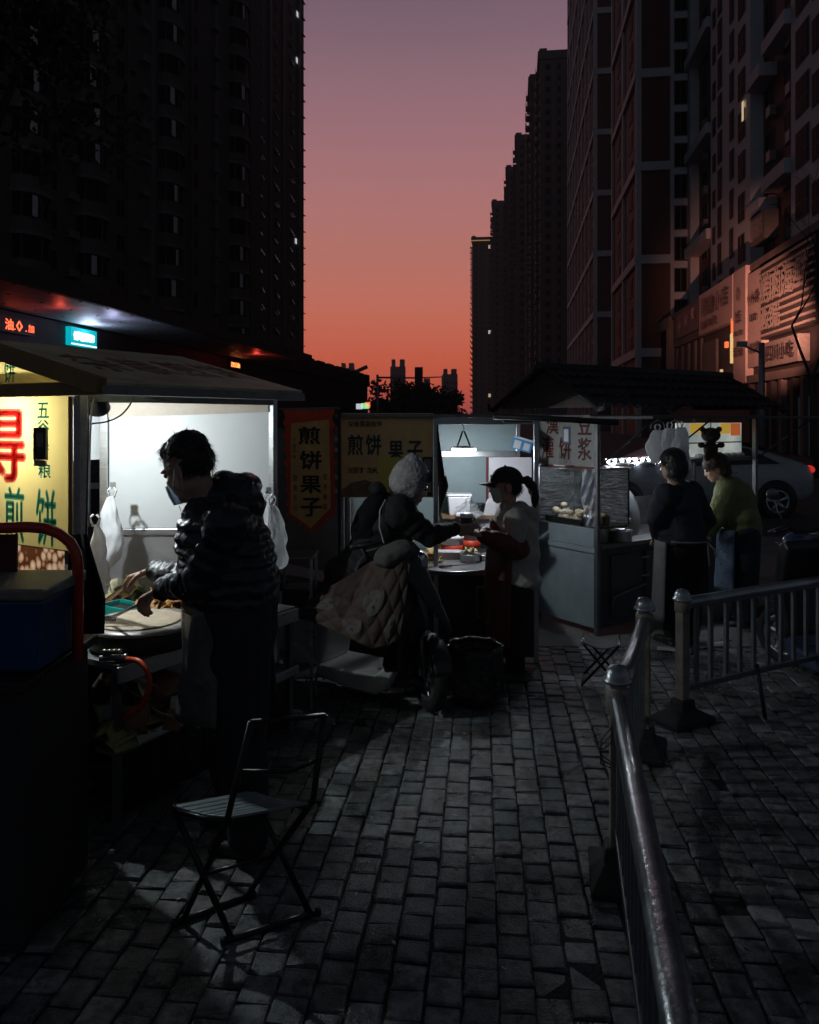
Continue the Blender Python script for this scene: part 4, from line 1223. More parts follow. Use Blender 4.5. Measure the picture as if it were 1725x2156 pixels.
b = MB(); b.add([(-hw + .02, -.14, 0), (hw - .02, -.14, 0), (hw - .02, .15, 0), (-hw + .02, .15, 0), (-hw, -.16, zt - zb), (hw, -.16, zt - zb), (hw, .17, zt - zb), (-hw, .17, zt - zb)],
               [(0, 3, 2, 1), (4, 5, 6, 7), (0, 1, 5, 4), (1, 2, 6, 5), (2, 3, 7, 6), (3, 0, 4, 7)]); b.build("box_body", m_blue, ck, bevel=.012)
b = MB(); b.box((0, .005, zt - zb + .022), (2 * hw + .03, .36, .04)); b.build("lid", mat("grey_lid", (.20, .20, .17), .5, var=.3, scale=9), ck, bevel=.01)
# ---------------------------------------------------------------- middle stall
YM = 5.95
m_tealw = mat("grey_green_wall", (.20, .27, .28), .55, var=.15, scale=3)
m_orangep = mat("amber_banner_film", (.82, .56, .24), .6, var=.18, scale=3)
m_counterd = mat("dark_counter_front", (.035, .022, .02), .5, var=.3, scale=5)
def X_(u, y): return (u - 862.5) / F * y
def Z_(v, y): return CAM_H - (v - 880) / F * y
xm0, xm1, xm2 = X_(720, YM), X_(918, YM), X_(1129, YM)
st2 = thing("food_stall", "small steel framed stall with amber sign and hanging lamp in the middle", "stall", ((xm0 + xm2) / 2, YM, 0))
def ms(a, c, name, m, bev=.003):
    b = MB(); b.span(a, c); return b.build(name, m, st2, world=True, bevel=bev)
for x in (xm0, xm1, xm2):
    ms((x - .018, YM - .018, 0 if x != xm0 else .02), (x + .018, YM + .018, 1.85), "post", m_steel)
for x in (xm0, xm2): ms((x - .018, YM + .98, 0), (x + .018, YM + 1.015, 1.85), "post", m_steel)
ms((xm0 - .05, YM - .06, 1.853), (xm2 + .10, YM + 1.05, 1.878), "roof", m_steeld)
ms((xm1 + .019, YM - .016, 1.80), (xm2 - .019, YM + .016, 1.848), "header_rail", m_steel)
b = MB(); b.tube([at(1040, 877, 5.6), at(1200, 884, 5.6), at(1302, 890, 5.6)], .022, 10); b.build("awning_bar", m_iron, st2, world=True)
b = MB(); b.box(at(1090, 883, 5.75), (.22, .05, .05)); b.build("awning_motor", m_iron, st2, world=True, bevel=.015)
YB = YM + 1.0
ms((xm0 + .02, YB - .006, .7), (xm2 - .02, YB + .006, 1.85), "back_wall", m_tealw)
ms((X_(930, YB), YB - .03, Z_(962, YB)), (xm2 - .02, YB - .007, Z_(950, YB)), "cross_rail", m_steel)
ms((X_(1029, YB), YB - .022, Z_(1085, YB)), (X_(1119, YB), YB - .0075, Z_(963, YB)), "white_board", mat("white_board", (.70, .68, .72), .5, var=.06), .002)
ms((X_(1023, YB), YB - .03, Z_(1085, YB)), (X_(1028, YB), YB - .0075, Z_(963, YB)), "red_strip", mat("dark_red_strip", (.12, .02, .02), .5))
ms((X_(930, 6.8), YB - .26, Z_(1090, 6.8)), (xm2 - .03, YB - .03, Z_(1083, 6.8)), "wall_shelf", m_wood)
ms((X_(945, YB), YB - .02, .78), (X_(1122, YB), YB - .0072, Z_(1093, YB)), "splash_sheet", mat("stained_steel", (.24, .21, .21), .4, metal=.6, var=.3, scale=4))
ms((xm0, YM - .03, .66), (xm2 - .02, YB - .03, .70), "worktop", m_steel)
ms((xm0, YM - .012, .04), (xm2 - .02, YM + .004, .655), "counter_front", m_counterd)
b = MB(); 
for (a, c) in (((X_(1003, YM), YM - .022, .34), (X_(1005.5, YM), YM - .013, .58)), ((X_(1030, YM), YM - .022, .34), (X_(1032.5, YM), YM - .013, .58)), ((X_(1005.5, YM), YM - .022, .34), (X_(1030, YM), YM - .013, .352)), ((X_(1005.5, YM), YM - .022, .568), (X_(1030, YM), YM - .013, .58))): b.span(a, c)
b.build("drawer_frame", m_steel, st2, world=True)
# amber sign panel on the left half and glass display below it
P2 = basis(V((1, 0, 0)), V((0, 0, 1)), V((0, -1, 0)), V((0, YM - .024, 0)))
b = MB(); b.span((xm0 + .0, YM - .024, Z_(1047, YM)), (xm1 - .02, YM - .019, Z_(870, YM))); pan2 = b.build("sign_panel", m_orangep, st2, world=True)
lay = []
for i, ch in enumerate("杂粮果蔬煎饼"): lay.append((ch, 740 + i * 11.8, 893, 10.5, 12, .015))
lay += [("煎", 749, 937, 31, 42, .03), ("饼", 787, 937, 31, 42, .03), ("果", 834, 950, 31, 42, .03), ("子", 874, 950, 31, 42, .03)]
for i, ch in enumerate("加里脊"): lay.append((ch, 739 + i * 11.5, 990, 10.5, 12, .012))
for i, ch in enumerate("加火腿"): lay.append((ch, 779 + i * 11.5, 990, 10.5, 12, .012))
k_ = YM / F
for (ch, u, v, w, h, bo) in lay:
    b = MB(); letter(b, ch, P2, X_(u, YM), Z_(v, YM), w * k_, h * k_, bo, .003); b.build("letter", mat("dark_grey_print", (.035, .045, .05), .6, var=.1) if h > 20 else m_ink, pan2, world=True)
b = MB(); b.add([(X_(718, YM), YM - .0255, Z_(1046, YM)), (X_(795, YM), YM - .0255, Z_(1046, YM)), (X_(800, YM), YM - .0255, Z_(1022, YM)), (X_(770, YM), YM - .0255, Z_(1010, YM)), (X_(740, YM), YM - .0255, Z_(1016, YM)), (X_(722, YM), YM - .0255, Z_(1030, YM))], [(0, 1, 2, 3, 4, 5)])
b.build("food_picture", mat("faded_food_print", (.24, .15, .08), .6, var=.5, scale=22), pan2, world=True)
b = MB(); b.span((X_(797, YM), YM - .030, Z_(1042, YM)), (X_(886, YM), YM - .0265, Z_(963, YM))); yb_ = b.build("yellow_card", mat("yellow_card", (.75, .62, .12), .5, var=.12), pan2, world=True)
for (v0, v1) in ((962, 1000), (1008, 1044)):
    b = MB(); b.span((X_(890, YM), YM - .034, Z_(v1, YM)), (X_(911, YM), YM - .0265, Z_(v0, YM))); b.build("dark_frame", m_black, pan2, world=True)
    b = MB(); b.span((X_(893, YM), YM - .037, Z_(v1 - 8, YM)), (X_(908, YM), YM - .0345, Z_(v0 + 5, YM))); b.build("frame_card", mat("grey_card_print", (.22, .19, .16), .5), pan2, world=True)
ms((xm0 + .02, YM - .005, .70), (xm1 - .02, YM + .0, Z_(1049, YM)), "display_glass", m_pane, 0)
ms((X_(735, YM) - .012, YM - .03, .3), (X_(735, YM) + .012, YM - .008, Z_(1050, YM)), "pale_upright", m_tubew)
# hanging LED lamp
hl = at(977, 947, 6.25)
t = thing("hanging_lamp", "bright oval lamp hanging on straps in the middle stall", "lamp", hl - V((0, 0, .03)))
b = MB(); n = 24
b.lathe(hl, [(.0, -.026), (.07, -.025), (.092, -.014), (.098, 0), (.092, .012)], 32); b.build("diffuser", emit_mat("lamp_diffuser", (.95, .96, 1.0), 14.0), t, world=True)
b = MB(); b.lathe(hl, [(.093, .0125), (.09, .022), (.04, .028), (.0, .028)], 32); b.build("housing", m_whitep, t, world=True)
hk = at(976, 908, 6.25)
b = MB()
for s in (-1, 1): b.tube([hl + V((s * .05, 0, .03)), hk + V((s * .006, 0, 0))], .007, 6)
b.build("strap", m_black, t, world=True)
b = MB(); b.tube([hk, hk + V((.008, 0, .02)), hk + V((-.004, 0, .035)), hk + V((0, 0, .06)), V((hk.x, hk.y, 1.852))], .0035, 6); b.build("hook", m_steel, t, world=True)
lamp("lamp_light", 'POINT', hl - V((0, 0, .06)), 17, (.86, .92, 1.0), .03, t)
# blue payment card (left without its code)
cd = at(1100, 936, YB - .03)
t = thing("payment_card", "tilted blue payment card stuck on the stall's back wall", "card", cd)
M3 = Matrix.Rotation(R(16), 3, 'Y')
def cb(c_, d_, nm, m):
    b = MB(); b.box(M3 @ V(c_), d_, M3); return b.build(nm, m, t)
cb((0, 0, 0), (.175, .004, .115), "card", mat("card_blue", (.06, .26, .55), .4, var=.05))
cb((0, -.003, .049), (.17, .002, .016), "white_header", m_whitep)
cb((-.042, -.003, -.012), (.062, .002, .072), "white_square", m_whitep)
cb((.042, -.003, -.012), (.055, .002, .062), "white_square", m_whitep)
# tea towel on the middle post
m_olive = mat("olive_towel", (.045, .042, .022), .9, var=.25, scale=8, bump=.3)
def f_tw(a, c):
    u0 = 921 + 4 * c; u1 = 922 + 28 * min(1, c * 1.05) ** 1.2 if c < .8 else 944 - (c - .8) * 60
    v = 895 + c * 195 - (a * 30 * c if c > .6 else 0)
    return at(u0 + (max(u1, u0 + 2) - u0) * a, v, YM - .05 - .03 * math.sin(a * 7 + c))
cloth("towel", "dark olive towel hanging on the middle stall post", "towel", f_tw, 12, 14, m_olive, .005)
# tubs, pots and bags of the middle stall
def lathe_thing(name, label, cat, c, parts, rz=0, group=None):
    t = thing(name, label, cat, c, rz, group)
    for nm, prof, m in parts:
        b = MB(); b.lathe((0, 0, 0), prof, 28); b.build(nm, m, t)
    return t
m_tub = mat("white_tub_plastic", (.72, .71, .73), .4, var=.06)
zs = Z_(1083, 6.8) + .001
b = MB(); c_ = V((X_(967, 6.75), 6.78, zs)); 
t = thing("plastic_tub", "white square plastic tub on the wall shelf of the middle stall", "tub", c_)
b = MB(); b.add([(-.085, -.075, 0), (.085, -.075, 0), (.085, .075, 0), (-.085, .075, 0), (-.098, -.088, .16), (.098, -.088, .16), (.098, .088, .16), (-.098, .088, .16)], [(0, 3, 2, 1), (0, 1, 5, 4), (1, 2, 6, 5), (2, 3, 7, 6), (3, 0, 4, 7), (4, 5, 6, 7)]); b.build("tub_body", m_tub, t, bevel=.008)
b = MB(); b.box((0, 0, .172), (.212, .19, .018)); b.build("lid", m_tub, t, bevel=.006)
t = bag("plastic_bag", "clear plastic bag of white trays on the wall shelf", V((X_(985, 6.7), 6.66, zs + .125)), .20, .12, .10, m_clear, 44, .02, neck=.3)
b = MB(); b.box((X_(978, 6.72), 6.66, zs + .018), (.16, .10, .03)); one("foam_tray", b, m_tub, "white foam trays inside the clear bag on the shelf", "tray", bevel=.006)
b = MB(); b.lathe((X_(1013, 6.7), 6.75, zs), [(.028, 0), (.045, .09), (.045, .1), (.04, .1), (.026, .01)], 20); one("cup", b, m_black, "black cup at the right end of the wall shelf", "cup")
bag("plastic_bag", "roll of white plastic bags hanging behind the woman's hands", at(1036, 1050, 6.75), .19, .26, .05, m_bagw, 51, -.03, neck=.45)
zc = .701
def tub_red(u, v, y, r, h, label):
    t = thing("food_tub", label, "tub", (X_(u, y), y, zc))
    b = MB(); b.lathe((0, 0, 0), [(r * .85, 0), (r, h), (r * 1.04, h), (r * 1.04, h + .018), (r * .9, h + .022), (0, h + .022)], 26); b.build("tub_body", m_tub, t)
    b = MB(); b.lathe((0, 0, 0), [(r * .89 + .002, h * .25), (r * .955 + .002, h * .72)], 26); b.build("red_label", mat("red_tub_label", (.55, .05, .02), .45, var=.2, scale=30), t)
tub_red(952, 1165, 6.42, .095, .165, "white tub with red label, left of the two on the middle counter")
tub_red(992, 1160, 6.55, .085, .19, "taller white tub with red label beside the woman's elbow")
b = MB(); b.span((X_(921, 6.25), 6.2, zc), (X_(974, 6.25), 6.33, zc + .09)); one("white_box", b, mat("pinkish_box", (.62, .57, .60), .45, var=.06), "plain pale box at the front of the middle counter", "box", bevel=.006)
def pot(u, y, r, h, label, z=zc, name="steel_pot", lid=False):
    t = thing(name, label, "pot", (X_(u, y), y, z))
    b = MB(); b.lathe((0, 0, 0), [(r * .96, 0), (r, .01), (r, h), (r * 1.06, h + .004), (r * 1.05, h + .008), (r * .97, h), (r * .95, .014), (0, .012)], 36); b.build("pot_body", m_steel, t)
    if lid:
        b = MB(); b.lathe((0, 0, h + .009), [(r * 1.05, 0), (r * .95, .014), (r * .3, .03), (0, .032)], 36); b.build("lid", m_steel, t)
        b = MB(); b.tube([(-.05, 0, h + .035), (-.045, 0, h + .07), (0, 0, h + .085), (.045, 0, h + .07), (.05, 0, h + .035)], .006, 8); b.build("lid_handle", m_steel, t)
    return t
pot(990, 6.12, .078, .085, "steel pot of pickles in front of the red labelled tubs")
pot(1022, 6.18, .06, .07, "smaller steel pot half hidden by the woman's apron")
pile("pickle_heap", "pale green pickles heaped in the front steel pot", "food", "pickle", (X_(990, 6.12), 6.12, zc + .075), .05, .05, .035, 14, (.06, .02, .008), [mat("pickle", (.50, .52, .22), .45, var=.3), mat("pickle_b", (.65, .60, .42), .45, var=.2)], .5)
g2 = V((X_(945, 6.02) + .0, 6.17, .701))
t = thing("round_griddle", "wide shiny round griddle on the middle stall counter", "griddle", (X_(955, 6.0), 6.03 - .02, .701))
b = MB(); b.lathe((0, 0, 0), [(.30, 0), (.315, .012), (.30, .022), (.285, .018), (.0, .02)], 44); b.build("pan", m_steeld, t)
b = MB(); b.lathe((0, 0, .024), [(.31, 0), (.318, .006), (.31, .012), (.29, .006)], 44); b.build("steel_rim", m_steel, t)
b = MB(); b.tube([at(924, 1193, 5.88), at(952, 1191, 5.88)], .009, 8); b.tube([at(952, 1191, 5.88), at(998, 1187, 5.86)], .004, 6); one("spatula", b, mat("pink_handle", (.55, .30, .28), .4), "small spatula with a pinkish handle lying on the counter edge", "spatula")
m_fry = [mat("fried_a", (.55, .38, .16), .5, var=.3, scale=20), mat("fried_b", (.46, .28, .10), .5, var=.3, scale=20)]
pile("dough_stick_heap", "pile of fried dough sheets behind the display glass", "food", "dough_sheet", (X_(890, 6.1), 6.12, .70), .16, .07, .15, 26, (.10, .06, .006), m_fry, .4)
pile("bread_heap", "yellow bread pieces beside the tub at the middle post", "food", "bread_piece", (X_(928, 6.4), 6.42, .70), .06, .06, .18, 14, (.06, .05, .01), [mat("bread", (.62, .50, .20), .5, var=.2)], .4)

# ---------------------------------------------------------------- hanging banner with scalloped edge
YBN = 5.72
m_bred = mat("red_banner_cloth", (.68, .07, .025), .75, var=.2, scale=6)
m_bgold = mat("gold_banner_print", (.78, .46, .16), .75, var=.22, scale=5)
bn = thing("hanging_banner", "red scalloped banner with a gold centre hanging beside the amber sign", "banner", at(652, 1142, YBN))
pts = []
def edge(p0, p1, n, amp):
    (x0, y0), (x1, y1) = p0, p1
    L_ = math.hypot(x1 - x0, y1 - y0); nx, ny = (y1 - y0) / L_, -(x1 - x0) / L_
    for i in range(n * 6):
        s = i / (n * 6); a_ = abs(math.sin(s * n * PI)) * amp
        pts.append((x0 + (x1 - x0) * s + nx * a_, y0 + (y1 - y0) * s + ny * a_))
edge((712, 1085), (706, 868), 8, 7); pts.append((706, 862)); edge((594, 862), (602, 1088), 8, 6); edge((602, 1088), (655, 1128), 4, 8); edge((655, 1128), (712, 1085), 4, 8)
poly = [(X_(u, YBN), Z_(v, YBN)) for (u, v) in pts]
b = MB(); b.prism(poly, basis(V((1, 0, 0)), V((0, 0, 1)), V((0, -1, 0)), V((0, YBN, 0))), .004); b.build("banner_cloth", m_bred, bn, world=True)
gp_ = [(613, 892), (693, 884), (697, 1070), (655, 1112), (612, 1080)]
b = MB(); b.prism([(X_(u, YBN), Z_(v, YBN)) for (u, v) in gp_][::-1], basis(V((1, 0, 0)), V((0, 0, 1)), V((0, -1, 0)), V((0, YBN - .0045, 0))), .002); cen = b.build("centre_print", m_bgold, bn, world=True)
P3 = basis(V((1, 0, 0)), V((0, 0, 1)), V((0, -1, 0)), V((0, YBN - .0075, 0)))
k_ = YBN / F
for (ch, u, v, w, h, bo, mm) in (("煎", 652, 917, 44, 36, .03, m_ink), ("饼", 655, 969, 44, 38, .03, m_ink), ("果", 655, 1020, 42, 36, .03, m_ink), ("子", 656, 1068, 42, 38, .03, m_ink)):
    b = MB(); letter(b, ch, P3, X_(u, YBN), Z_(v, YBN), w * k_, h * k_, bo, .003); b.build("letter", mm, cen, world=True)
m_fade = mat("faded_side_print", (.15, .06, .02), .7, var=.2)
for i, ch in enumerate("营养美味"):
    b = MB(); letter(b, ch, P3, X_(685, YBN), Z_(1004 + i * 21, YBN), 9 * k_, 13 * k_, 0, .002); b.build("letter", m_fade, cen, world=True)
for i, ch in enumerate("健康生活"):
    b = MB(); letter(b, ch, P3, X_(622, YBN), Z_(1006 + i * 21, YBN), 9 * k_, 13 * k_, 0, .002); b.build("letter", m_fade, cen, world=True)
for i, ch in enumerate("天津风味"):
    b = MB(); letter(b, ch, P3, X_(620, YBN), Z_(926 + i * 12, YBN), 8 * k_, 10 * k_, 0, .002); b.build("letter", m_fade, cen, world=True)
for i, v in enumerate((903, 925, 948, 975, 1005, 1035)):
    b = MB(); n = 14; c2 = at(708, v, YBN - .006); b.add([c2 + V((math.cos(2 * PI * j / n) * .013, 0, math.sin(2 * PI * j / n) * .018)) for j in range(n)], [tuple(range(n))]); b.build("disc_print", mat("pale_disc_print", (.50, .28, .18), .6) if i % 3 else mat("bright_red_print", (.60, .06, .03), .5), bn, world=True)
b = MB(); b.tube([at(588, 862, YBN), at(716, 860, YBN)], .008, 8); b.build("top_rod", m_steeld, bn, world=True)
b = MB(); b.tube([at(714, 850, YBN + .02), at(716, 1300, YBN + .02)], .012, 8); b.build("stand_pole", m_iron, bn, world=True)
bp_ = at(716, 1300, YBN + .02)
b = MB(); b.tube([bp_, V((bp_.x, bp_.y, .0))], .012, 8); b.box((bp_.x, bp_.y, .015), (.35, .3, .02)); b.build("stand_base", m_iron, bn, world=True)

# little steel rack behind the man
t = thing("steel_rack", "small steel frame rack standing between the man and the banner", "rack", (X_(628, 5.1), 5.1, 0))
zt = Z_(1170, 5.1)
for (x, y) in ((-.11, -.12), (.10, -.12), (-.11, .14), (.10, .14)):
    b = MB(); b.box((x, y, zt / 2), (.016, .016, zt)); b.build("leg", m_steel, t)
for z in (zt, zt - .33, .2):
    b = MB(); b.box((-.005, .01, z + .006), (.24, .29, .012)); b.build("shelf", m_steeld, t, bevel=.003)
b = MB(); b.box((-.005, .01, zt - .26), (.17, .22, .12)); one_ = b.build("dark_crate", m_black, t, bevel=.01)

# ---------------------------------------------------------------- third stall with tiled roof
R3 = V((1.59, 6.66, 0)); RZ3 = math.atan2(.559, .829)
st3 = thing("food_stall", "larger stall with a dark tiled gable roof and white signs on the right", "stall", R3, RZ3)
L3, D3 = 2.29, .72
m_cab = mat("grey_blue_cabinet", (.25, .31, .33), .5, var=.16, scale=4)
def s3(a, c, name, m, bev=.003, parent=None):
    b = MB(); b.span(a, c); return b.build(name, m, parent or st3, bevel=bev)
for (x, y) in ((0, 0), (L3, 0), (0, D3), (L3, D3)):
    s3((x - .02, y - .02, 0), (x + .02, y + .02, 1.86), "post", m_steeld)
# end wall facing the camera
s3((-.012, .022, .06), (-.002, D3 - .022, .70), "cabinet_side", m_cab, .004)
s3((-.03, .0, .70), (-.0, D3 - .0, .745), "ledge", m_cab)
s3((-.018, .022, .747), (-.004, D3 - .022, .905), "tray_front", m_cab, .003)
s3((-.006, .022, .91), (-.003, D3 - .022, 1.40), "case_glass", m_pane, 0)
P4 = basis(V((0, -1, 0)), V((0, 0, 1)), V((-1, 0, 0)), V((-.014, 0, 0)))
sg3 = s3((-.012, .022, 1.43), (-.002, D3 - .022, 1.855), "sign_panel", mat("grey_white_sign", (.24, .24, .225), .55, var=.08), 0)
m_dred = mat("dark_red_brush", (.07, .009, .006), .6, var=.15)
for (ch, y, z, w, h) in (("豆", .13, 1.79, .15, .17), ("浆", .13, 1.58, .15, .19), ("饼", .36, 1.58, .14, .19), ("灌", .58, 1.58, .15, .19), ("漢", .52, 1.79, .15, .17)):
    b = MB(); letter(b, ch, P4, -y, z, w, h, .02, .003); b.build("letter", m_dred, sg3)
s3((-.02, .30, 1.62), (-.0165, .385, 1.77), "small_notice", mat("blue_notice", (.08, .12, .20), .5), 0, sg3)
s3((-.022, .315, 1.64), (-.0205, .37, 1.75), "notice_card", m_whitep, 0, sg3)
s3((-.014, .03, 1.405), (-.0, D3 - .1, 1.43), "red_rail", mat("dark_red_strip", (.12, .02, .02), .5))
# food case; foil added inside to give the glints of stretched film
m_glint_foil = mat("added_glint_foil", (.60, .63, .68), .2, metal=1.0, var=.6, scale=7, bump=1.0, bscale=14, stretch=(1, 1, 5), bdist=.12)
s3((.42, .03, .91), (.424, D3 - .03, 1.40), "glint_foil_back", m_glint_foil, 0)
s3((.0, D3 - .02, .91), (.42, D3 - .012, 1.40), "glint_foil_side", m_glint_foil, 0)
s3((.0, .02, .895), (.42, D3 - .02, .908), "case_floor", m_iron)
s3((.428, .025, .91), (.436, D3 - .03, 1.40), "case_end", mat("matt_dark_sheet", (.012, .012, .013), .95, var=.2, spec=.1), 0)
s3((-.0, .01, 1.40), (.44, D3 - .005, 1.415), "case_roof", m_steeld)
lamp("case_light", 'POINT', WM(st3) @ V((.10, .52, 1.36)), 3.6, (.85, .92, 1.0), .02, st3)
# counter
s3((.02, -.03, .735), (L3 - .02, D3 - .02, .77), "worktop", m_steeld)
s3((.02, .03, .05), (L3 - .02, .05, .73), "cabinet_front", mat("dark_cabinet", (.05, .06, .065), .5, var=.2))
for x in (.30, .75, 1.2, 1.65):
    s3((x - .11, .012, .12), (x + .28, .03, .66), "cabinet_door", mat("dark_cabinet_door", (.06, .07, .075), .45, var=.2), .004)
for (x, z) in ((.62, .61), (.62, .45), (1.05, .61), (1.5, .61)):
    b = MB(); b.tube([(x - .05, .0, z), (x + .05, .0, z)], .007, 8); b.box((x - .045, .006, z), (.008, .016, .008)); b.box((x + .045, .006, z), (.008, .016, .008)); b.build("drawer_handle", m_steel, st3)
# film guard along the front and back
s3((.46, .30, .80), (1.35, .302, 1.42), "film_guard", m_film, 0)
s3((.46, .29, 1.42), (1.36, .31, 1.438), "film_rail", m_steel)
s3((.4, D3 - .004, .77), (L3 - .02, D3, 1.05), "back_sheet", m_steeld)
# LED strip: nine bright points
b = MB(); b.span((.46, .325, 1.462), (1.32, .345, 1.478)); b.build("led_rail", m_steel, st3)
m_pt = emit_mat("led_point", (.88, .92, 1.0), 40.0)
for k in range(9):
    b = MB(); b.ball((.50 + k * .095, .33, 1.455), .016, 12, 8); b.build("led_bulb", m_pt, st3)
for x_ in (.55, .88, 1.22): lamp("led_strip_light", 'POINT', WM(st3) @ V((x_, .29, 1.42)), 6.5, (.84, .91, 1.0), .03, st3)
# sill, light box menu at the back
s3((1.24, .02, 1.425), (L3 - .02, .2, 1.462), "back_sill", m_steeld)
mb_ = bpy.data.materials.new("menu_light_box"); mb_.use_nodes = True
n_ = mb_.node_tree.nodes; l_ = mb_.node_tree.links; bb_ = n_["Principled BSDF"]
tc1 = n_.new("ShaderNodeTexCoord"); nz1 = n_.new("ShaderNodeTexNoise"); nz1.inputs["Scale"].default_value = 5
l_.new(tc1.outputs["Object"], nz1.inputs["Vector"])
rp1 = n_.new("ShaderNodeValToRGB"); rp1.color_ramp.elements[0].position = .35; rp1.color_ramp.elements[0].color = (.42, .5, .48, 1); rp1.color_ramp.elements[1].position = .65; rp1.color_ramp.elements[1].color = (.8, .86, .78, 1)
l_.new(nz1.outputs[0], rp1.inputs[0]); l_.new(rp1.outputs[0], bb_.inputs["Emission Color"]); bb_.inputs["Emission Strength"].default_value = .42
bb_.inputs["Base Color"].default_value = (.4, .4, .4, 1)
lbx = s3((1.24, .13, 1.47), (L3 - .03, .16, 1.80), "menu_light_box", mb_, 0)
for (x0, x1, z0, mm) in ((1.42, 1.62, 1.70, emit_mat("menu_yellow", (.9, .55, .08), .4)), (1.9, 2.06, 1.69, MATS["menu_yellow"]), (2.07, 2.23, 1.67, emit_mat("menu_red", (.8, .2, .05), .4))):
    s3((x0, .124, z0), (x1, .127, 1.795), "menu_picture", mm, 0, lbx)
s3((1.25, .124, 1.60), (L3 - .04, .127, 1.612), "menu_line", m_steeld, 0, lbx)
rd = random.Random(6)
for k in range(7):
    b = MB(); b.ball((1.5 + k * .11, .08, 1.478), (.045, .045, .028), 12, 8); b.build("bun_bowl", m_tub, st3)
# tile roof
RHT, EHT = 2.275, 1.935
yc = D3 / 2 + .1; x0_, x1_ = -.22, L3 + .24
m_tile = mat("dark_roof_tile", (.016, .016, .018), .6, var=.3, scale=6)
for s in (-1, 1):
    ye = yc + s * .62
    for k in range(23):
        xa = x0_ + (x1_ - x0_) * k / 23; xb = x0_ + (x1_ - x0_) * (k + 1) / 23; xm = (xa + xb) / 2; wv = (xb - xa)
        for r_ in range(4):
            f0 = r_ / 4; f1 = (r_ + 1) / 4 + .03
            p0 = V((xm, yc + s * .62 * f0, RHT + (EHT - RHT) * f0)); p1 = V((xm, yc + s * .62 * f1, RHT + (EHT - RHT) * f1 + .012))
            b = MB(); vs = []
            for (p, lift) in ((p0, .0), (p1, .012)):
                for j in range(5):
                    t_ = j / 4; vs.append(p + V(((t_ - .5) * wv * 1.02, 0, .028 * math.sin(t_ * PI) + lift)))
            b.add(vs, [(j, j + 1, 6 + j, 5 + j) for j in range(4)], True)
            if k == 0 and r_ == 0 and s == -1: pass
            b.build("roof_tile", m_tile, st3)
b = MB(); b.tube([(x0_ - .03, yc, RHT + .02), (x1_ + .03, yc, RHT + .02)], .045, 10); b.build("ridge_tile", m_tile, st3)
for xg in (x0_ + .05, x1_ - .05):
    b = MB(); b.add([(xg, yc - .58, EHT), (xg, yc + .58, EHT), (xg, yc, RHT - .01)], [(0, 1, 2)]); b.build("gable_board", mat("dark_gable_board", (.05, .035, .03), .6, var=.3), st3, solid=.015)
    for s in (-1, 1):
        b = MB(); b.tube([(xg - .03, yc, RHT + .025), (xg - .03, yc + s * .66, EHT - .01)], .028, 8); b.build("verge_tile", m_tile, st3)
        b = MB(); b.tube([(xg - .03, yc + s * .66, EHT - .01), (xg - .03, yc + s * .72, EHT + .0), (xg - .03, yc + s * .73, EHT + .05)], [.026, .02, .012], 8); b.build("corner_curl", m_tile, st3)
b = MB(); b.lathe((x0_ + .10, yc - .0, RHT - .12), [(.055, 0), (.03, .07), (.02, .1), (0, .1)], 14, M=Matrix.Rotation(R(0), 3, 'X')); b.build("gable_lamp", m_steeld, st3)
s3((x0_ + .1, -.03, 1.86), (x1_ - .1, D3 + .03, 1.875), "ceiling", m_steeld)
# flat awning board along the front, on stays
s3((-.05, -.62, 1.842), (L3 + .55, .04, 1.866), "awning_board", mat("awning_board", (.07, .075, .075), .6, var=.2), .004)
for x in (.02, .75, L3):
    b = MB(); b.tube([(x, -.02, 1.44), (x, -.58, 1.84)], .0075, 6); b.build("stay", m_iron, st3)
# gas pipe at the cabinet
b = MB(); b.tube([(.16, -.01, .22), (.18, -.03, .31), (.26, -.03, .33), (.5, -.01, .36), (.62, .0, .37)], .011, 8); b.build("gas_pipe", m_steeld, st3)

# contents of the third stall
def w3(x, y, z): return WM(st3) @ V((x, y, z))
zt3 = .771
p = w3(.20, .16, zt3); pot(0, 1, .0, 0, "x") if False else None
def pot3(x, y, r, h, label, lid=False, name="steel_pot"):
    p = w3(x, y, zt3); t = thing(name, label, "pot", p, RZ3)
    b = MB(); b.lathe((0, 0, 0), [(r * .97, 0), (r, .01), (r, h), (r * 1.05, h + .004), (r * 1.04, h + .009), (r * .97, h), (r * .95, .014), (0, .012)], 36); b.build("pot_body", m_steel, t)
    if lid:
        b = MB(); b.lathe((0, 0, h + .01), [(r * 1.06, 0), (r * .96, .014), (r * .4, .032), (0, .036)], 36); b.build("lid", m_steel, t)
        b = MB(); b.tube([(-.05, 0, h + .04), (-.045, 0, h + .085), (0, 0, h + .10), (.045, 0, h + .085), (.05, 0, h + .04)], .007, 8); b.build("lid_handle", m_steel, t)
    return t
pot3(.17, .17, .115, .20, "big steel stock pot with a lid at the stall corner", True)
pot3(.36, .06, .10, .085, "low wide steel pot in front of the stock pot")
pot3(1.30, .10, .095, .07, "steel basin between the two workers")
pot3(1.30, .10, .07, .12, "stack of steel bowls in the basin between the workers", False, "bowl_stack")
t = thing("wok_lid", "large round steel lid leaning behind the low pot", "lid", w3(.66, .26, zt3), RZ3)
b = MB(); Mr = Euler((R(78), 0, R(12))).to_matrix(); b.lathe((0, 0, .20), [(.235, 0), (.24, .008), (.232, .014), (.15, .04), (.0, .055)], 44, M=Mr); b.build("dome", mat("grey_lid_metal", (.22, .24, .25), .45, metal=.2, var=.2), t)
b = MB(); b.lathe((0, 0, .20), [(.236, -.004), (.246, .0), (.246, .008), (.236, .012)], 44, M=Mr); b.build("rim", m_steel, t)
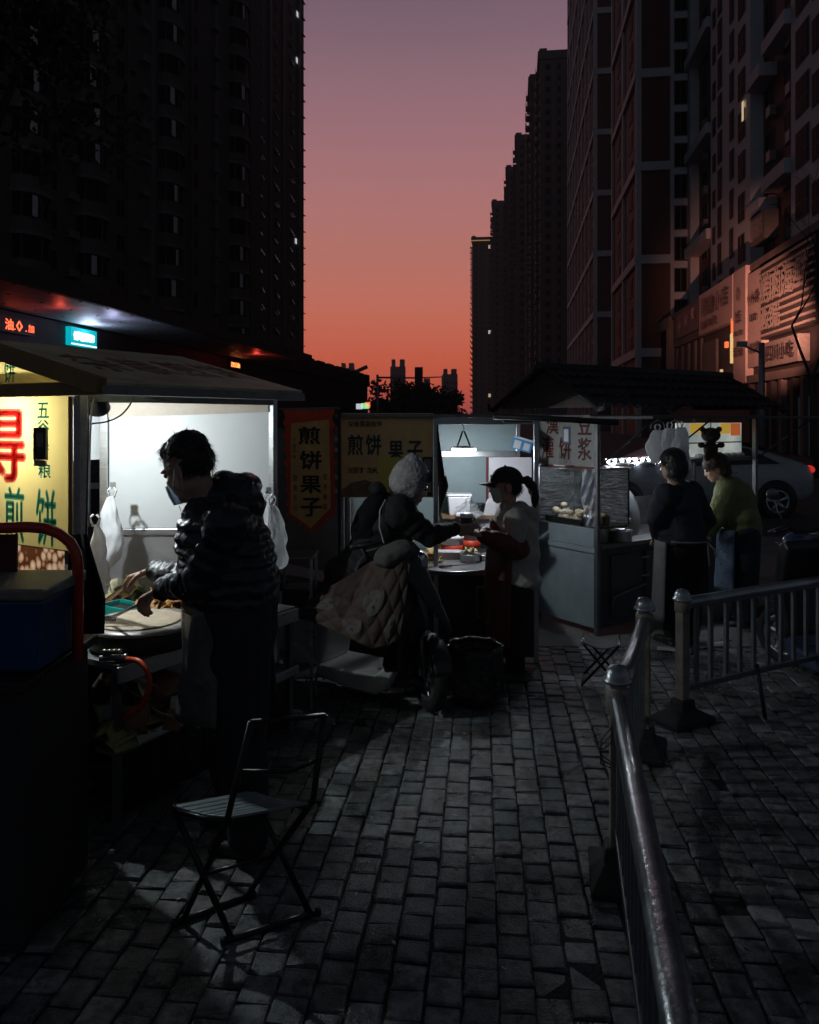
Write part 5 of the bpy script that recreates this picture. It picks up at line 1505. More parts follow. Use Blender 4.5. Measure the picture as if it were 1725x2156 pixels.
b = MB(); pL = w3(.40, .05, zt3 + .07); b.tube([pL, pL + V((.06, .03, .12))], .007, 6); b.lathe(pL, [(.0, -.02), (.03, -.01), (.035, .008)], 14); one("ladle", b, m_steel, "steel ladle standing in the low wide pot", "ladle")
m_bun = [mat("bun_a", (.62, .55, .42), .6, var=.15, scale=12), mat("bun_b", (.54, .44, .30), .6, var=.2, scale=12)]
t = thing("bun_tray", "dark tray heaped with pale buns in the food case", "tray", w3(.2, .42, .909), RZ3)
b = MB(); b.span((-.17, -.2, 0), (.17, .24, .012)); b.span((-.17, -.2, .012), (-.16, .24, .05)); b.build("tray_body", m_iron, t, bevel=.003)
rd = random.Random(9)
for k in range(34):
    b = MB(); x, y = rd.uniform(-.13, .13), rd.uniform(-.17, .21); z = .03 + .045 * (k // 16) + rd.uniform(0, .01)
    b.ball((x, y, z + .012), (.036 * rd.uniform(.8, 1.15), .036, .026), 10, 7); b.build("bun", m_bun[k % 2], t)
t = thing("wicker_basket", "small round wicker basket of rolls in the food case", "basket", w3(.16, .13, .909), RZ3)
b = MB(); b.lathe((0, 0, 0), [(.06, 0), (.078, .03), (.088, .085), (.092, .09), (.084, .085), (.07, .02), (0, .015)], 28); b.build("basket_body", mat("wicker", (.22, .15, .07), .7, var=.4, scale=60, bump=.8), t)
for k in range(9):
    a_ = 2 * PI * k / 8; r_ = .045 if k < 8 else 0
    b = MB(); b.ball((math.cos(a_) * r_, math.sin(a_) * r_, .09 + (.02 if k == 8 else 0)), (.03, .03, .022), 10, 7); b.build("bun", m_bun[k % 2], t)
t = thing("glass_jar", "empty glass jar standing before the white sign of the third stall", "jar", w3(-.07, .33, 1.44), RZ3)
b = MB(); b.lathe((0, 0, 0), [(.03, 0), (.036, .01), (.036, .10), (.028, .12), (.03, .14), (.026, .14), (.024, .12), (.032, .1), (.032, .012), (0, .008)], 20); b.build("glass", m_pane, t)
b = MB(); b.span((-.05, -.07, -.012), (.075, .07, -.002)); b.build("small_shelf", m_whitep, t)
# hanging crinkled film at the case corner and bag trio
def f_fm(a, c):
    u0, u1 = 1224 + 3 * math.sin(c * 9) + (16 * max(0, c - .35) if c < .8 else 7), 1254
    return at(u0 + (u1 - u0) * a, 988 + c * 122, 6.55 + .05 * math.sin(a * 11 + c * 14) * .5 + .02 * math.sin(c * 31 + a * 5))
cloth("plastic_film", "crinkled clear film hanging at the corner of the food case", "film", f_fm, 14, 26, glass_mat("crinkled_film", (.75, .8, .9), .7, .15, 1.0, 30), .002)
bag("plastic_bag", "leftmost of the three white bags hung from the right stall awning", at(1385, 906, 6.6), .17, .27, .04, m_bagw, 61, 0, neck=.55)
bag("plastic_bag", "middle one of the three white bags under the right stall awning", at(1410, 902, 6.5), .15, .31, .04, m_bagw, 62, .02, neck=.5)
bag("plastic_bag", "rightmost and longest white bag under the right stall awning", at(1432, 900, 6.45), .15, .34, .04, m_bagw, 63, .02, neck=.5)
for (u, d_, lb_) in ((1385, 6.6, "leftmost wire hanger holding a bag at the right stall"), (1421, 6.47, "round wire hanger holding two bags at the right stall")):
    p = at(u, 893, d_); b = MB(); b.tube([p + V((-.06, 0, -.04)), p + V((-.05, 0, .01)), p + V((0, 0, .03)), p + V((.05, 0, .01)), p + V((.06, 0, -.04))], .003, 5); b.tube([p + V((0, 0, .03)), V((p.x, p.y, 1.842))], .003, 5)
    one("wire_hanger", b, m_steel, lb_, "hanger")
# plush bear silhouette hanging from the awning
pb = at(1497, 925, 6.75)
t = thing("plush_bear", "small plush bear hanging in front of the bright menu box", "toy", pb - V((0, 0, .16)))
m_plush = mat("dark_plush", (.05, .032, .022), .95, var=.3, scale=40, bump=.6, bscale=120)
g_ = MB()
g_.ball(pb + V((0, 0, -.09)), (.062, .055, .075), 16, 12); g_.ball(pb + V((0, 0, .035)), (.082, .07, .066), 18, 12)
for s in (-1, 1):
    g_.ball(pb + V((s * .072, 0, .085)), (.026, .02, .026), 12, 8); g_.ball(pb + V((s * .085, -.01, -.05)), (.032, .03, .026), 12, 8); g_.ball(pb + V((s * .04, -.02, -.155)), (.03, .035, .035), 12, 8)
g_.ball(pb + V((0, -.06, .02)), (.032, .025, .025), 12, 8)
blob(g_, .007, 2).build("body", m_plush, t, world=True)
b = MB(); b.tube([pb + V((0, 0, .09)), V((pb.x, pb.y, 1.842))], .004, 5); b.build("string", m_black, t, world=True)

# grey tarpaulin screen standing between the stalls
def f_tp(a, c):
    return V((-2.35 + 2.0 * a, 7.4 + .06 * math.sin(a * 14 + c * 3) + .25 * a, .02 + 1.72 * c + .03 * math.sin(a * 5)))
b = MB(); b.grid(f_tp, 40, 12)
t = thing("tarpaulin_screen", "grey tarpaulin screen standing behind the banner", "screen", (-1.35, 7.5, 0))
b.build("tarpaulin", mat("grey_tarpaulin", (.10, .095, .10), .7, var=.25, scale=3), t, world=True, solid=.006)
for x in (-2.35, -1.35, -.36):
    b = MB(); b.box((x, 7.62 + (x + 2.35) * .12, .9), (.035, .035, 1.8)); b.build("pole", m_steeld, t, world=True)
# ================================================================ PEOPLE
m_skin = mat("skin", (.50, .30, .21), .5, var=.1, scale=20)
m_hair = mat("black_hair", (.010, .009, .009), .45, var=.4, scale=60, stretch=(1, 1, .2))
m_puff = mat("black_puffer_nylon", (.014, .017, .023), .42, var=.25, scale=9, bump=.25, bscale=35)
m_cloth_blk = mat("black_cloth", (.005, .005, .006), .9, var=.3, scale=14, bump=.3, bscale=70)
m_jean = mat("dark_trousers", (.016, .017, .022), .85, var=.3, scale=14, bump=.3, bscale=70)
m_shoe = mat("dark_shoe", (.02, .02, .02), .5, var=.2)
m_mask = mat("pale_blue_mask", (.60, .68, .76), .7, var=.05, bump=.2, bscale=40, transl=.45)

def frame(f, up=V((0, 0, 1))):
    f = V(f).normalized(); s = V(up).cross(f).normalized(); u = f.cross(s).normalized()
    return f, s, u                                   # forward, left, up
def head(mb, c, f, up, k=1.0):
    f, s, u = frame(f, up); c = V(c)
    M3 = basis(f, s, u).to_3x3()
    P = lambda a, b_, d_: c + (f * a + s * b_ + u * d_) * k
    mb.ball(P(-.012, 0, .03), (.098 * k, .076 * k, .092 * k), 20, 14, M3)
    mb.ball(P(.028, 0, -.03), (.068 * k, .062 * k, .085 * k), 18, 12, M3)
    mb.ball(P(.058, 0, -.092), (.030 * k, .034 * k, .026 * k), 12, 8, M3)
    mb.ball(P(-.005, 0, -.07), (.06 * k, .055 * k, .05 * k), 14, 10, M3)
    mb.tube([P(.086, 0, .008), P(.104, 0, -.026), P(.098, 0, -.036)], [.008 * k, .0125 * k, .010 * k], 8)
    mb.ball(P(.106, 0, -.03), .011 * k, 8, 6)
    for q in (-1, 1):
        mb.ball(P(.092, q * .012, -.034), .009 * k, 8, 6)
        mb.ball(P(.074, q * .034, .018), (.018 * k, .026 * k, .010 * k), 10, 6, M3)
        mb.ball(P(-.012, q * .076, -.018), (.020 * k, .009 * k, .032 * k), 10, 8, M3)
        mb.ball(P(.062, q * .04, -.03), (.022 * k, .02 * k, .02 * k), 8, 6, M3)
    mb.ball(P(.09, 0, -.062), (.010 * k, .022 * k, .006 * k), 8, 6, M3); mb.ball(P(.088, 0, -.073), (.010 * k, .02 * k, .006 * k), 8, 6, M3)
    return P, M3
def eyes(parent, P):
    for q in (-1, 1):
        b = MB(); b.ball(P(.082, q * .032, .004), .011, 10, 8); b.build("eye", mat("dark_eye", (.03, .02, .018), .2, var=0), parent, world=True)
def hand(mb, w, d, n, thumb=1, curl=.5, k=1.0, spread=.02):
    d = V(d).normalized(); n = V(n); n = (n - d * n.dot(d)).normalized(); s = d.cross(n) * thumb
    w = V(w)
    for i in range(4):
        o = (1.5 - i) * spread * k
        kn = w + d * .088 * k + s * o
        limb(mb, [w + s * o * .55, kn], [.017 * k, .0125 * k], 8)
        L = (.078, .086, .080, .062)[i] * k; p = kn; th = 0
        pts = [p]; 
        for j, fr_ in enumerate((.45, .32, .25)):
            th += curl * (.8 if j == 0 else 1.0)
            p = p + (d * math.cos(th) + n * math.sin(th)) * L * fr_; pts.append(p)
        limb(mb, pts, [.0105 * k, .0098 * k, .009 * k, .0075 * k], 8)
    b0 = w + d * .02 * k + s * .026 * k
    t1 = b0 + (d * .6 + s * .75 + n * .25).normalized() * .042 * k
    t2 = t1 + (d * .85 + s * .1 + n * (.25 + curl * .5)).normalized() * .034 * k
    t3 = t2 + (d * .8 - s * .25 + n * (.2 + curl * .6)).normalized() * .026 * k
    limb(mb, [b0, t1, t2, t3], [.016 * k, .0125 * k, .011 * k, .009 * k], 8)
def puffs(mb, pts, rad, step=.055, f=V((0, 1, 0)), squash=.62, flat=1.0):
    """padded chain: overlapping flattened balls along a path"""
    P = [V(p) for p in pts]; Rr = list(rad)
    for i in range(len(P) - 1):
        L = (P[i + 1] - P[i]).length; n = max(1, round(L / step))
        ax = (P[i + 1] - P[i]).normalized(); x = ax.orthogonal().normalized(); M3 = basis(x, ax.cross(x), ax).to_3x3()
        for k in range(n + (1 if i == len(P) - 2 else 0)):
            t = k / n; r = Rr[i] * (1 - t) + Rr[i + 1] * t
            mb.ball(P[i].lerp(P[i + 1], t), (r, r, step * squash), 18, 10, M3)
    mb.tube(P, [r * .9 for r in Rr], 16)
def shoe(name, parent, heel, d, k=1.0):
    d = V(d).normalized(); s = V((-d.y, d.x, 0)); b = MB(); h = V(heel)
    M3 = basis(d, s, V((0, 0, 1))).to_3x3()
    b.ball(h + d * .05 + V((0, 0, .045)), (.07 * k, .042 * k, .045 * k), 14, 8, M3); b.ball(h + d * .15 * k + V((0, 0, .032)), (.085 * k, .045 * k, .032 * k), 14, 8, M3); b.box(h + d * .10 * k + V((0, 0, .011)), (.26 * k, .08 * k, .022), M3)
    blob(b, .009, 2).build("shoe", m_shoe, parent, world=True)
def noise_push(mb, amp, sc, seed=0):
    from mathutils import noise
    for i, p in enumerate(mb.v):
        q = V((p.x * sc + seed, p.y * sc, p.z * sc)); d = V((noise.noise(q), noise.noise(q + V((9, 3, 1))), noise.noise(q + V((2, 7, 5)))))
        mb.v[i] = p + d * amp
    return mb
def person(body, label, base):
    bx_ = blob(body, .0065, 3, .4)
    c = V(base); bx_.v = [p - c for p in bx_.v]
    o = bx_.build("person", m_skin); o.location = c
    return tag(o, label, "person")
def hair_cap(P, M3, parent, prims, m=None, vox=.008, amp=.006, sc=60, name="hair"):
    b = MB()
    for (a, s_, u_, r) in prims: b.ball(P(a, s_, u_), r, 18, 12, M3)
    h = blob(b, vox, 2, .4); noise_push(h, amp, sc)
    hair = h.build(name, m or m_hair, parent, world=True)
    rs = random.Random(5); st = MB(); ctr = P(-.03, 0, .02)                 # short strands break up the outline
    vs_ = h.v
    for k in range(2600):
        p = vs_[rs.randrange(len(vs_))]; nrm = (p - ctr).normalized()
        dr = (V((0, 0, -1)) + nrm * .55 + V((rs.gauss(0, .35), rs.gauss(0, .35), rs.gauss(0, .25)))).normalized()
        sd = dr.cross(nrm).normalized() * .0016
        L_ = rs.uniform(.014, .034)
        st.add([p - sd, p + sd, p + dr * L_ + nrm * .004], [(0, 1, 2)], False)
    so = st.build("strands", m or m_hair, hair, world=True); so["kind"] = "stuff"

# ---------------------------------------------------------------- the man at the griddle
hd = at(396, 984, 3.28); fd = V((-.82, .40, -.42)); upd = V((-.40, .12, 1))
body = MB()
P, M3 = head(body, hd, fd, upd, 1.13)
hipc = at(500, 1268, 3.39); chest = at(470, 1125, 3.32); nk = at(430, 1062, 3.30)
limb(body, [P(-.02, 0, -.06), nk, at(455, 1095, 3.32)], [.058, .06, .07])
limb(body, [chest, hipc], [.13, .13])
shL, shR = at(480, 1102, 3.13), at(462, 1098, 3.50)
elL, wrL = at(425, 1218, 3.16), at(338, 1243, 3.42)
elR, wrR = at(395, 1215, 3.62), at(318, 1203, 3.72)
for (s_, e_, w_) in ((shL, elL, wrL), (shR, elR, wrR)):
    limb(body, [chest, s_, e_, w_], [.09, .055, .042, .028])
hand(body, wrL, V((-.75, .35, -.45)), V((-.35, .1, -.93)), -1, .75, 1.05)
hand(body, wrR, V((-.9, .1, -.30)), V((-.2, -.1, -.97)), 1, .7, 1.05)
kL, kR = at(508, 1540, 3.30), at(490, 1540, 3.50)
fL, fR = V((kL.x + .03, 3.30, .07)), V((kR.x + .02, 3.52, .07))
for (k_, f_) in ((kL, fL), (kR, fR)):
    limb(body, [hipc + V((0, (k_.y - hipc.y) * .8, -.04)), k_, f_], [.09, .06, .042])
man = person(body, "man in a black puffer jacket and face mask bending over the lit griddle", (hipc.x, hipc.y, 0))
eyes(man, P)
hair_cap(P, M3, man, [(-.022, 0, .055, (.104, .088, .088)), (-.05, 0, .012, (.072, .084, .08)), (.022, 0, .078, (.066, .076, .048))])
b = MB()                                                            # mask shell over mouth and chin, pulled under the nose
def f_mask(a, c):
    an = (a - .5) * 2.3; r = .098 - .012 * abs(c - .5)
    return P(.022 + math.cos(an) * r * (.92 - .10 * c), math.sin(an) * .082, -.045 - c * .075 + .012 * math.cos(an))
b.grid(f_mask, 14, 8); b.build("mask", m_mask, man, world=True, solid=.003)
b = MB()
for q in (-1, 1): b.tube([P(.03, q * .078, -.055), P(-.01, q * .09, -.01), P(-.03, q * .088, .012), P(-.035, q * .086, -.02), P(-.01, q * .084, -.09)], .0022, 5)
b.build("mask_loop", m_whitep, man, world=True)
b = MB(); b.tube([P(.07, .04, -.12), P(.055, .06, -.17), P(.05, .06, -.22), P(.06, .055, -.25)], .0016, 4); b.build("loose_cord", m_cable, man, world=True)
# jacket
J = MB()
fx = V((-.93, .36, 0)).normalized(); sx = V((-fx.y, fx.x, 0))
ring = [(452, 1078, .125, .165), (462, 1100, .160, .205), (468, 1126, .180, .215), (472, 1152, .190, .215), (476, 1178, .195, .215), (480, 1204, .195, .212), (483, 1230, .192, .208), (485, 1254, .182, .20)]
for (u, v, a_, b_) in ring:
    J.ball(at(u + 4, v, 3.32), (a_ * 1.06, b_ * 1.03, .058), 24, 12, basis(fx, sx, V((0, 0, 1))).to_3x3())
J.tube([at(462, 1085, 3.32), at(488, 1255, 3.32)], [.12, .165], 20)
for (s_, e_, w_) in ((shL, elL, wrL), (shR, elR, wrR)):
    puffs(J, [s_ + V((0, 0, .0)), e_, w_.lerp(e_, .12)], [.092, .080, .052], .06, squash=.85)
    J.ball(s_, (.10, .10, .085), 16, 10)
J.ball(at(497, 1040, 3.36), (.115, .125, .075), 20, 12, Matrix.Rotation(R(22), 3, 'Y')); J.ball(at(520, 1062, 3.36), (.085, .12, .065), 18, 10)
J.ball(at(462, 1042, 3.36), (.06, .10, .05), 16, 10, Matrix.Rotation(R(15), 3, 'Y')); J.ball(at(434, 1066, 3.30), (.066, .09, .05), 16, 10); J.ball(at(452, 1040, 3.33), (.062, .10, .05), 16, 10); J.ball(at(428, 1058, 3.30), (.068, .092, .045), 16, 10, Matrix.Rotation(R(-25), 3, 'Y')); J.ball(at(444, 1034, 3.32), (.055, .09, .05), 16, 10); J.ball(at(478, 1018, 3.36), (.075, .10, .055), 16, 10, Matrix.Rotation(R(10), 3, 'Y')); J.ball(at(512, 1022, 3.37), (.08, .11, .055), 16, 10)
jk = blob(J, .010, 3, .5); noise_push(jk, .012, 14, 3); noise_push(jk, .005, 42, 8)
jk.build("puffer_jacket", m_puff, man, world=True)
T = MB()
for (k_, f_, dy) in ((kL, fL, -.10), (kR, fR, .10)):
    limb(T, [hipc + V((.0, dy, .02)), hipc + V((.01, dy, -.12)), k_, f_ + V((0, 0, .02))], [.155, .15, .115, .085])
tr = blob(T, .013, 3); noise_push(tr, .014, 9, 5); tr.build("trousers", m_jean, man, world=True)
def f_ap(a, c):                                                     # stiff apron skirt round the front of the legs
    an = (a - .5) * 3.6; r = .222 + .02 * c + .014 * math.sin(an * 5 + c * 3)
    cc = hipc.lerp(at(498, 1500, 3.39), c)
    return cc + fx * (math.cos(an) * r * 1.02) + sx * (math.sin(an) * r) + V((0, 0, .02))
b = MB(); b.grid(f_ap, 28, 14); b.build("apron", mat("worn_leather_apron", (.12, .12, .115), .32, var=.45, scale=7, bump=.4, bscale=25), man, world=True, solid=.005)
b = MB(); b.tube([hipc + fx * (math.cos(t_) * .222) + sx * (math.sin(t_) * .222) + V((0, 0, .0)) for t_ in [i * .14 + .05 for i in range(10)]], .012, 6, sq=1.6); b.build("tan_belt", mat("tan_leather", (.34, .21, .09), .5, var=.25), man, world=True)
shoe("shoe", man, (fL.x + .05, fL.y, 0), (-1, .3, 0)); shoe("shoe", man, (fR.x + .05, fR.y, 0), (-1, .3, 0))
# tools in his hands
hr = wrR + V((-.09, .01, -.04)); tip = at(228, 1262, 3.86)
b = MB(); dv = (tip - hr).normalized(); b.tube([hr - dv * .09, hr, tip], [.011, .012, .020], 8, sq=.4); one("bamboo_spatula", b, mat("bamboo", (.36, .22, .10), .5, var=.25), "long bamboo spatula in the man's far hand", "spatula")
hl_ = wrL + V((-.085, .04, -.06)); tip = at(232, 1302, 3.72)
b = MB(); dv = (tip - hl_).normalized(); b.tube([hl_ - dv * .05, tip], [.008, .008], 8); b.box(tip, (.06, .012, .025)); one("batter_scraper", b, m_steel, "pale batter scraper held in the man's near hand over the griddle", "scraper")

# ---------------------------------------------------------------- the rider on the scooter
YR = 5.15
hd = at(866, 1020, YR); fd = V((.88, .30, -.38)); upd = V((.42, .05, 1))
body = MB(); P, M3 = head(body, hd, fd, upd, 1.13)
hip = at(748, 1222, YR); chest = at(815, 1105, YR); nk = at(842, 1055, YR)
limb(body, [P(-.02, 0, -.07), nk, chest], [.055, .055, .08]); limb(body, [chest, hip], [.12, .12])
shR_, shL_ = at(842, 1078, YR - .19), at(845, 1078, YR + .19)
elR_, wrR_ = at(903, 1128, YR - .15), at(960, 1113, 5.20)
elL_, wrL_ = at(850, 1150, YR + .26), at(825, 1165, YR + .36)
limb(body, [chest, shR_, elR_, wrR_], [.09, .055, .04, .026]); limb(body, [chest, shL_, elL_, wrL_], [.09, .055, .04, .026])
hand(body, wrR_, V((.93, .1, -.05)), V((.0, .75, .35)), -1, .62, 1.0)
hand(body, wrL_, V((.4, .5, -.5)), V((0, 0, -1)), 1, .9, 1.0)
knR, knL = at(868, 1300, YR - .15), at(868, 1300, YR + .17)
ftR, ftL = at(838, 1415, YR - .13), at(838, 1415, YR + .15)
limb(body, [hip + V((0, -.08, -.03)), knR, ftR], [.09, .062, .042]); limb(body, [hip + V((0, .08, -.03)), knL, ftL], [.09, .062, .042])
rider = person(body, "rider in black with a white fuzzy hat on the scooter reaching for a cup", (hip.x, hip.y, 0))
eyes(rider, P)
hair_cap(P, M3, rider, [(-.03, 0, -.02, (.08, .08, .09)), (-.05, 0, -.08, (.05, .07, .05))])
m_fuzz = mat("white_fleece", (.36, .345, .345), .95, var=.12, scale=30, bump=.7, bscale=140)
b = MB()
b.ball(P(-.022, 0, .045), (.128, .108, .118), 24, 16, M3); b.ball(P(-.05, 0, .0), (.098, .104, .10), 20, 14, M3); b.ball(P(-.05, 0, .13), (.055, .06, .05), 16, 12, M3); b.ball(P(.0, 0, -.02), (.085, .103, .085), 18, 12, M3)
h = blob(b, .010, 9, .6); noise_push(h, .006, 60, 2); noise_push(h, .003, 160, 5); h.build("fleece_hat", m_fuzz, rider, world=True)
b = MB()
for q in (-1, 1):
    b = MB(); b.ball(P(.045, q * .098, .075), (.03, .018, .034), 14, 10, M3)
    noise_push(b, .004, 90); b.build("black_ear", m_cloth_blk, rider, world=True)
J = MB()
for (a_, c_, ra, rb) in ((chest, 0, .15, .20), (chest.lerp(hip, .35), 0, .165, .205), (chest.lerp(hip, .7), 0, .17, .205), (hip, 0, .17, .20)):
    J.ball(a_, (ra, rb, .12), 22, 12)
J.ball(shR_, (.115, .115, .11), 16, 12); J.ball(shL_, (.115, .115, .11), 16, 12); J.ball(nk + V((-.02, 0, -.03)), (.10, .13, .08), 18, 12); J.tube([nk, chest, hip], [.10, .15, .17], 18)
puffs(J, [shR_, elR_, wrR_.lerp(elR_, .1)], [.098, .080, .05], .06, squash=.75); puffs(J, [shL_, elL_, wrL_.lerp(elL_, .15)], [.098, .08, .055], .06, squash=.75)
J.ball(at(722, 1205, YR), (.12, .19, .11), 18, 12); J.ball(at(702, 1238, YR), (.085, .16, .08), 18, 12); J.ball(at(795, 1030, YR), (.06, .10, .05), 16, 10)
jk = blob(J, .012, 3); noise_push(jk, .012, 13, 4); jk.build("black_coat", m_cloth_blk, rider, world=True)
T = MB()
for (k_, f_, dy) in ((knR, ftR, -.09), (knL, ftL, .09)): limb(T, [hip + V((.02, dy, -.04)), k_, f_], [.115, .085, .065])
blob(T, .013, 3).build("trousers", m_jean, rider, world=True)
shoe("shoe", rider, ftR + V((-.06, 0, -.085)), (1, 0, 0)); shoe("shoe", rider, ftL + V((-.06, 0, -.085)), (1, 0, 0))
# backpack
bk_ = at(762, 1092, YR - .02)
t = thing("backpack", "black backpack on the rider's back with pale edging", "backpack", bk_ - V((0, 0, .2)))
b = MB(); Mb = Matrix.Rotation(R(28), 3, 'Y'); b.ball(bk_ + V((.05, 0, 0)), (.095, .155, .19), 22, 16, Mb); b.ball(bk_ + V((.07, 0, -.08)), (.095, .15, .13), 20, 12, Mb)
h = blob(b, .011, 7, .6); noise_push(h, .008, 14, 7); h.build("bag_body", mat("black_pack_cloth", (.005, .005, .006), .95, var=.2, spec=.15), t, world=True)
m_trim = mat("grey_trim_strap", (.22, .22, .23), .5, var=.3)
b = MB(); b.tube([at(812, 1052, YR - .215), at(800, 1075, YR - .24), at(799, 1110, YR - .235), at(810, 1150, YR - .225), at(818, 1182, YR - .21)], .008, 6, sq=.5); b.build("strap", m_trim, t, world=True)
b = MB(); b.tube([at(757, 1150, YR - .20), at(768, 1168, YR - .2), at(755, 1185, YR - .21), at(747, 1202, YR - .22)], .007, 6, sq=.5); b.build("strap", m_trim, t, world=True)
b = MB(); b.box(at(752, 1192, YR - .235), (.018, .01, .06), Matrix.Rotation(R(25), 3, 'Y')); b.build("buckle", m_steel, t, world=True)

# the paper cup passed between them
pc = at(983, 1116, 5.28)
t = thing("paper_cup", "dark paper cup with a white lid passed between rider and woman", "cup", pc)
b = MB(); b.lathe((0, 0, 0), [(.030, 0), (.031, .004), (.041, .085), (0, .085)], 24); b.build("cup_body", mat("dark_cup_sleeve", (.05, .04, .04), .5, var=.2), t)
b = MB(); b.lathe((0, 0, .0855), [(.045, 0), (.047, .008), (.043, .022), (.040, .026), (.0, .024)], 24); b.build("lid", mat("cup_lid_plastic", (.85, .85, .85), .4, var=.03, transl=.55), t)

# ---------------------------------------------------------------- the woman with the cap
YW = 5.62
hd = at(1064, 1022, YW); fd = V((-1, -.06, -.10)); upd = V((-.06, 0, 1))
body = MB(); P, M3 = head(body, hd, fd, upd, 1.06)
hip = at(1082, 1235, YW); chest = at(1082, 1110, YW); nk = at(1072, 1062, YW)
limb(body, [P(-.02, 0, -.07), nk, chest], [.052, .052, .08]); limb(body, [chest, hip], [.115, .12])
shL_, shR_ = at(1086, 1095, YW - .17), at(1080, 1095, YW + .17)
elL_, wrL_ = at(1082, 1152, YW - .20), at(1014, 1128, YW - .30)
elR_, wrR_ = at(1070, 1152, YW + .15), at(1018, 1122, YW - .14)
limb(body, [chest, shL_, elL_, wrL_], [.09, .05, .038, .025]); limb(body, [chest, shR_, elR_, wrR_], [.09, .05, .038, .025])
hand(body, wrL_, V((-.88, -.25, .22)), V((.1, .35, .95)), 1, .45, .95)
hand(body, wrR_, V((-.80, -.50, .15)), V((-.1, -.3, .9)), -1, .5, .95)
kL, kR = at(1076, 1335, YW - .09), at(1078, 1335, YW + .1); fL, fR = V((at(1086, 0, YW).x, YW - .10, .07)), V((at(1090, 0, YW).x, YW + .11, .07))
for (k_, f_) in ((kL, fL), (kR, fR)): limb(body, [hip + V((0, (k_.y - YW) * .8, -.03)), k_, f_], [.095, .062, .042])
woman = person(body, "woman in a cap, mask and beige jacket handing over the cup", (hip.x, hip.y, 0))
eyes(woman, P)
hair_cap(P, M3, woman, [(-.03, 0, .03, (.092, .082, .088)), (-.06, 0, -.01, (.055, .07, .07))])
b = MB(); puffs(b, [P(-.10, 0, .02), P(-.15, 0, .02), P(-.185, 0, -.03), P(-.195, 0, -.10), P(-.185, 0, -.165)], [.022, .036, .04, .036, .014], .03, squash=.9)
h = blob(b, .008, 2); noise_push(h, .006, 40, 1); h.build("ponytail", m_hair, woman, world=True)
m_cap = mat("black_cap", (.012, .012, .014), .8, var=.2, bump=.3, bscale=120)
def f_cap(a, c):
    an = 2 * PI * a; ph = c * PI * .5
    return P(-.012 + math.cos(an) * .112 * math.sin(ph), math.sin(an) * .092 * math.sin(ph), .028 + .098 * math.cos(ph))
b = MB(); b.grid(f_cap, 32, 10); cap = b.build("cap", m_cap, woman, world=True, solid=.004)
def f_brim(a, c):
    an = (a - .5) * 2.0
    return P(.082 + c * .092 * math.cos(an * .9) + (math.cos(an) - 1) * .05, math.sin(an) * (.088 - .01 * c), .036 - .012 * c - .025 * (an * .8) ** 2 * (.5 + .5 * c))
b = MB(); b.grid(f_brim, 16, 6); b.build("brim", m_cap, woman, world=True, solid=.005)
b = MB(); b.ball(P(-.012, 0, .128), .009, 10, 6); b.build("cap_button", m_cap, woman, world=True)
lg = MB()
for i, s_ in enumerate((-1, 0, 1)): lg.box(P(.092, s_ * .012, .072), (.004, .007, .014), M3)
lg.build("cap_stitching", m_trim, woman, world=True)
def f_mask2(a, c):
    an = (a - .5) * 2.5; r = .098
    return P(.016 + math.cos(an) * r * (.98 - .22 * c), math.sin(an) * .080, -.012 - c * .10 + .012 * math.cos(an))
b = MB(); b.grid(f_mask2, 14, 8); b.build("mask", mat("grey_mask", (.40, .40, .38), .8, var=.05, bump=.2), woman, world=True, solid=.003)
m_beige = mat("beige_jacket_cloth", (.40, .37, .32), .75, var=.15, scale=9, bump=.3, bscale=40)
J = MB()
J.tube([at(1074, 1068, YW), at(1082, 1110, YW), at(1086, 1170, YW), at(1084, 1195, YW), at(1088, 1235, YW)], [.10, .165, .175, .165, .175], 22)
J.ball(at(1082, 1108, YW), (.15, .20, .11), 20, 12); J.ball(at(1086, 1160, YW), (.165, .20, .12), 20, 12); J.ball(at(1092, 1222, YW), (.165, .195, .085), 20, 12)
J.ball(at(1112, 1082, YW + .02), (.085, .11, .065), 18, 12); J.ball(at(1095, 1070, YW), (.07, .11, .055), 18, 12); J.ball(at(1062, 1072, YW), (.05, .08, .05), 16, 10)
limb(J, [shL_, elL_, elL_.lerp(wrL_, .5)], [.088, .075, .055]); limb(J, [shR_, elR_, elR_.lerp(wrR_, .5)], [.088, .075, .055])
jk = blob(J, .011, 3); noise_push(jk, .011, 12, 2); noise_push(jk, .004, 40, 5); jk.build("beige_jacket", m_beige, woman, world=True)
m_redc = mat("dark_red_cloth", (.11, .013, .012), .6, var=.25, scale=9, bump=.3, bscale=40)
sl_ = MB()
for (e_, w_) in ((elL_, wrL_), (elR_, wrR_)): limb(sl_, [e_.lerp(wrL_ if e_ is elL_ else wrR_, -.12), e_.lerp(w_, .45), e_.lerp(w_, .92)], [.088, .072, .05])
h = blob(sl_, .010, 2); noise_push(h, .010, 18, 6); h.build("sleeve_covers", m_redc, woman, world=True)
def f_ap2(a, c):
    an = (a - .5) * (.9 + 1.8 * min(1, c * 3.2) ** .8); v = 1092 + c * 261; r = .178 + .02 * c + .012 * math.sin(an * 6 + c * 5)
    cc = at(1084 - 6 * c, v, YW)
    return cc + V((-math.cos(an) * r * (1.02 if c > .2 else .96), -math.sin(an) * r * 1.12, 0))
b = MB(); b.grid(f_ap2, 28, 20); b.build("red_apron", m_redc, woman, world=True, solid=.004)
T = MB()
for (k_, f_, dy) in ((kL, fL, -.09), (kR, fR, .09)): limb(T, [hip + V((.01, dy, -.02)), k_, f_ + V((0, 0, .02))], [.12, .085, .06])
blob(T, .013, 3).build("trousers", m_cloth_blk, woman, world=True)
shoe("shoe", woman, (fL.x + .05, fL.y, 0), (-1, 0, 0), .92); shoe("shoe", woman, (fR.x + .05, fR.y, 0), (-1, 0, 0), .92)

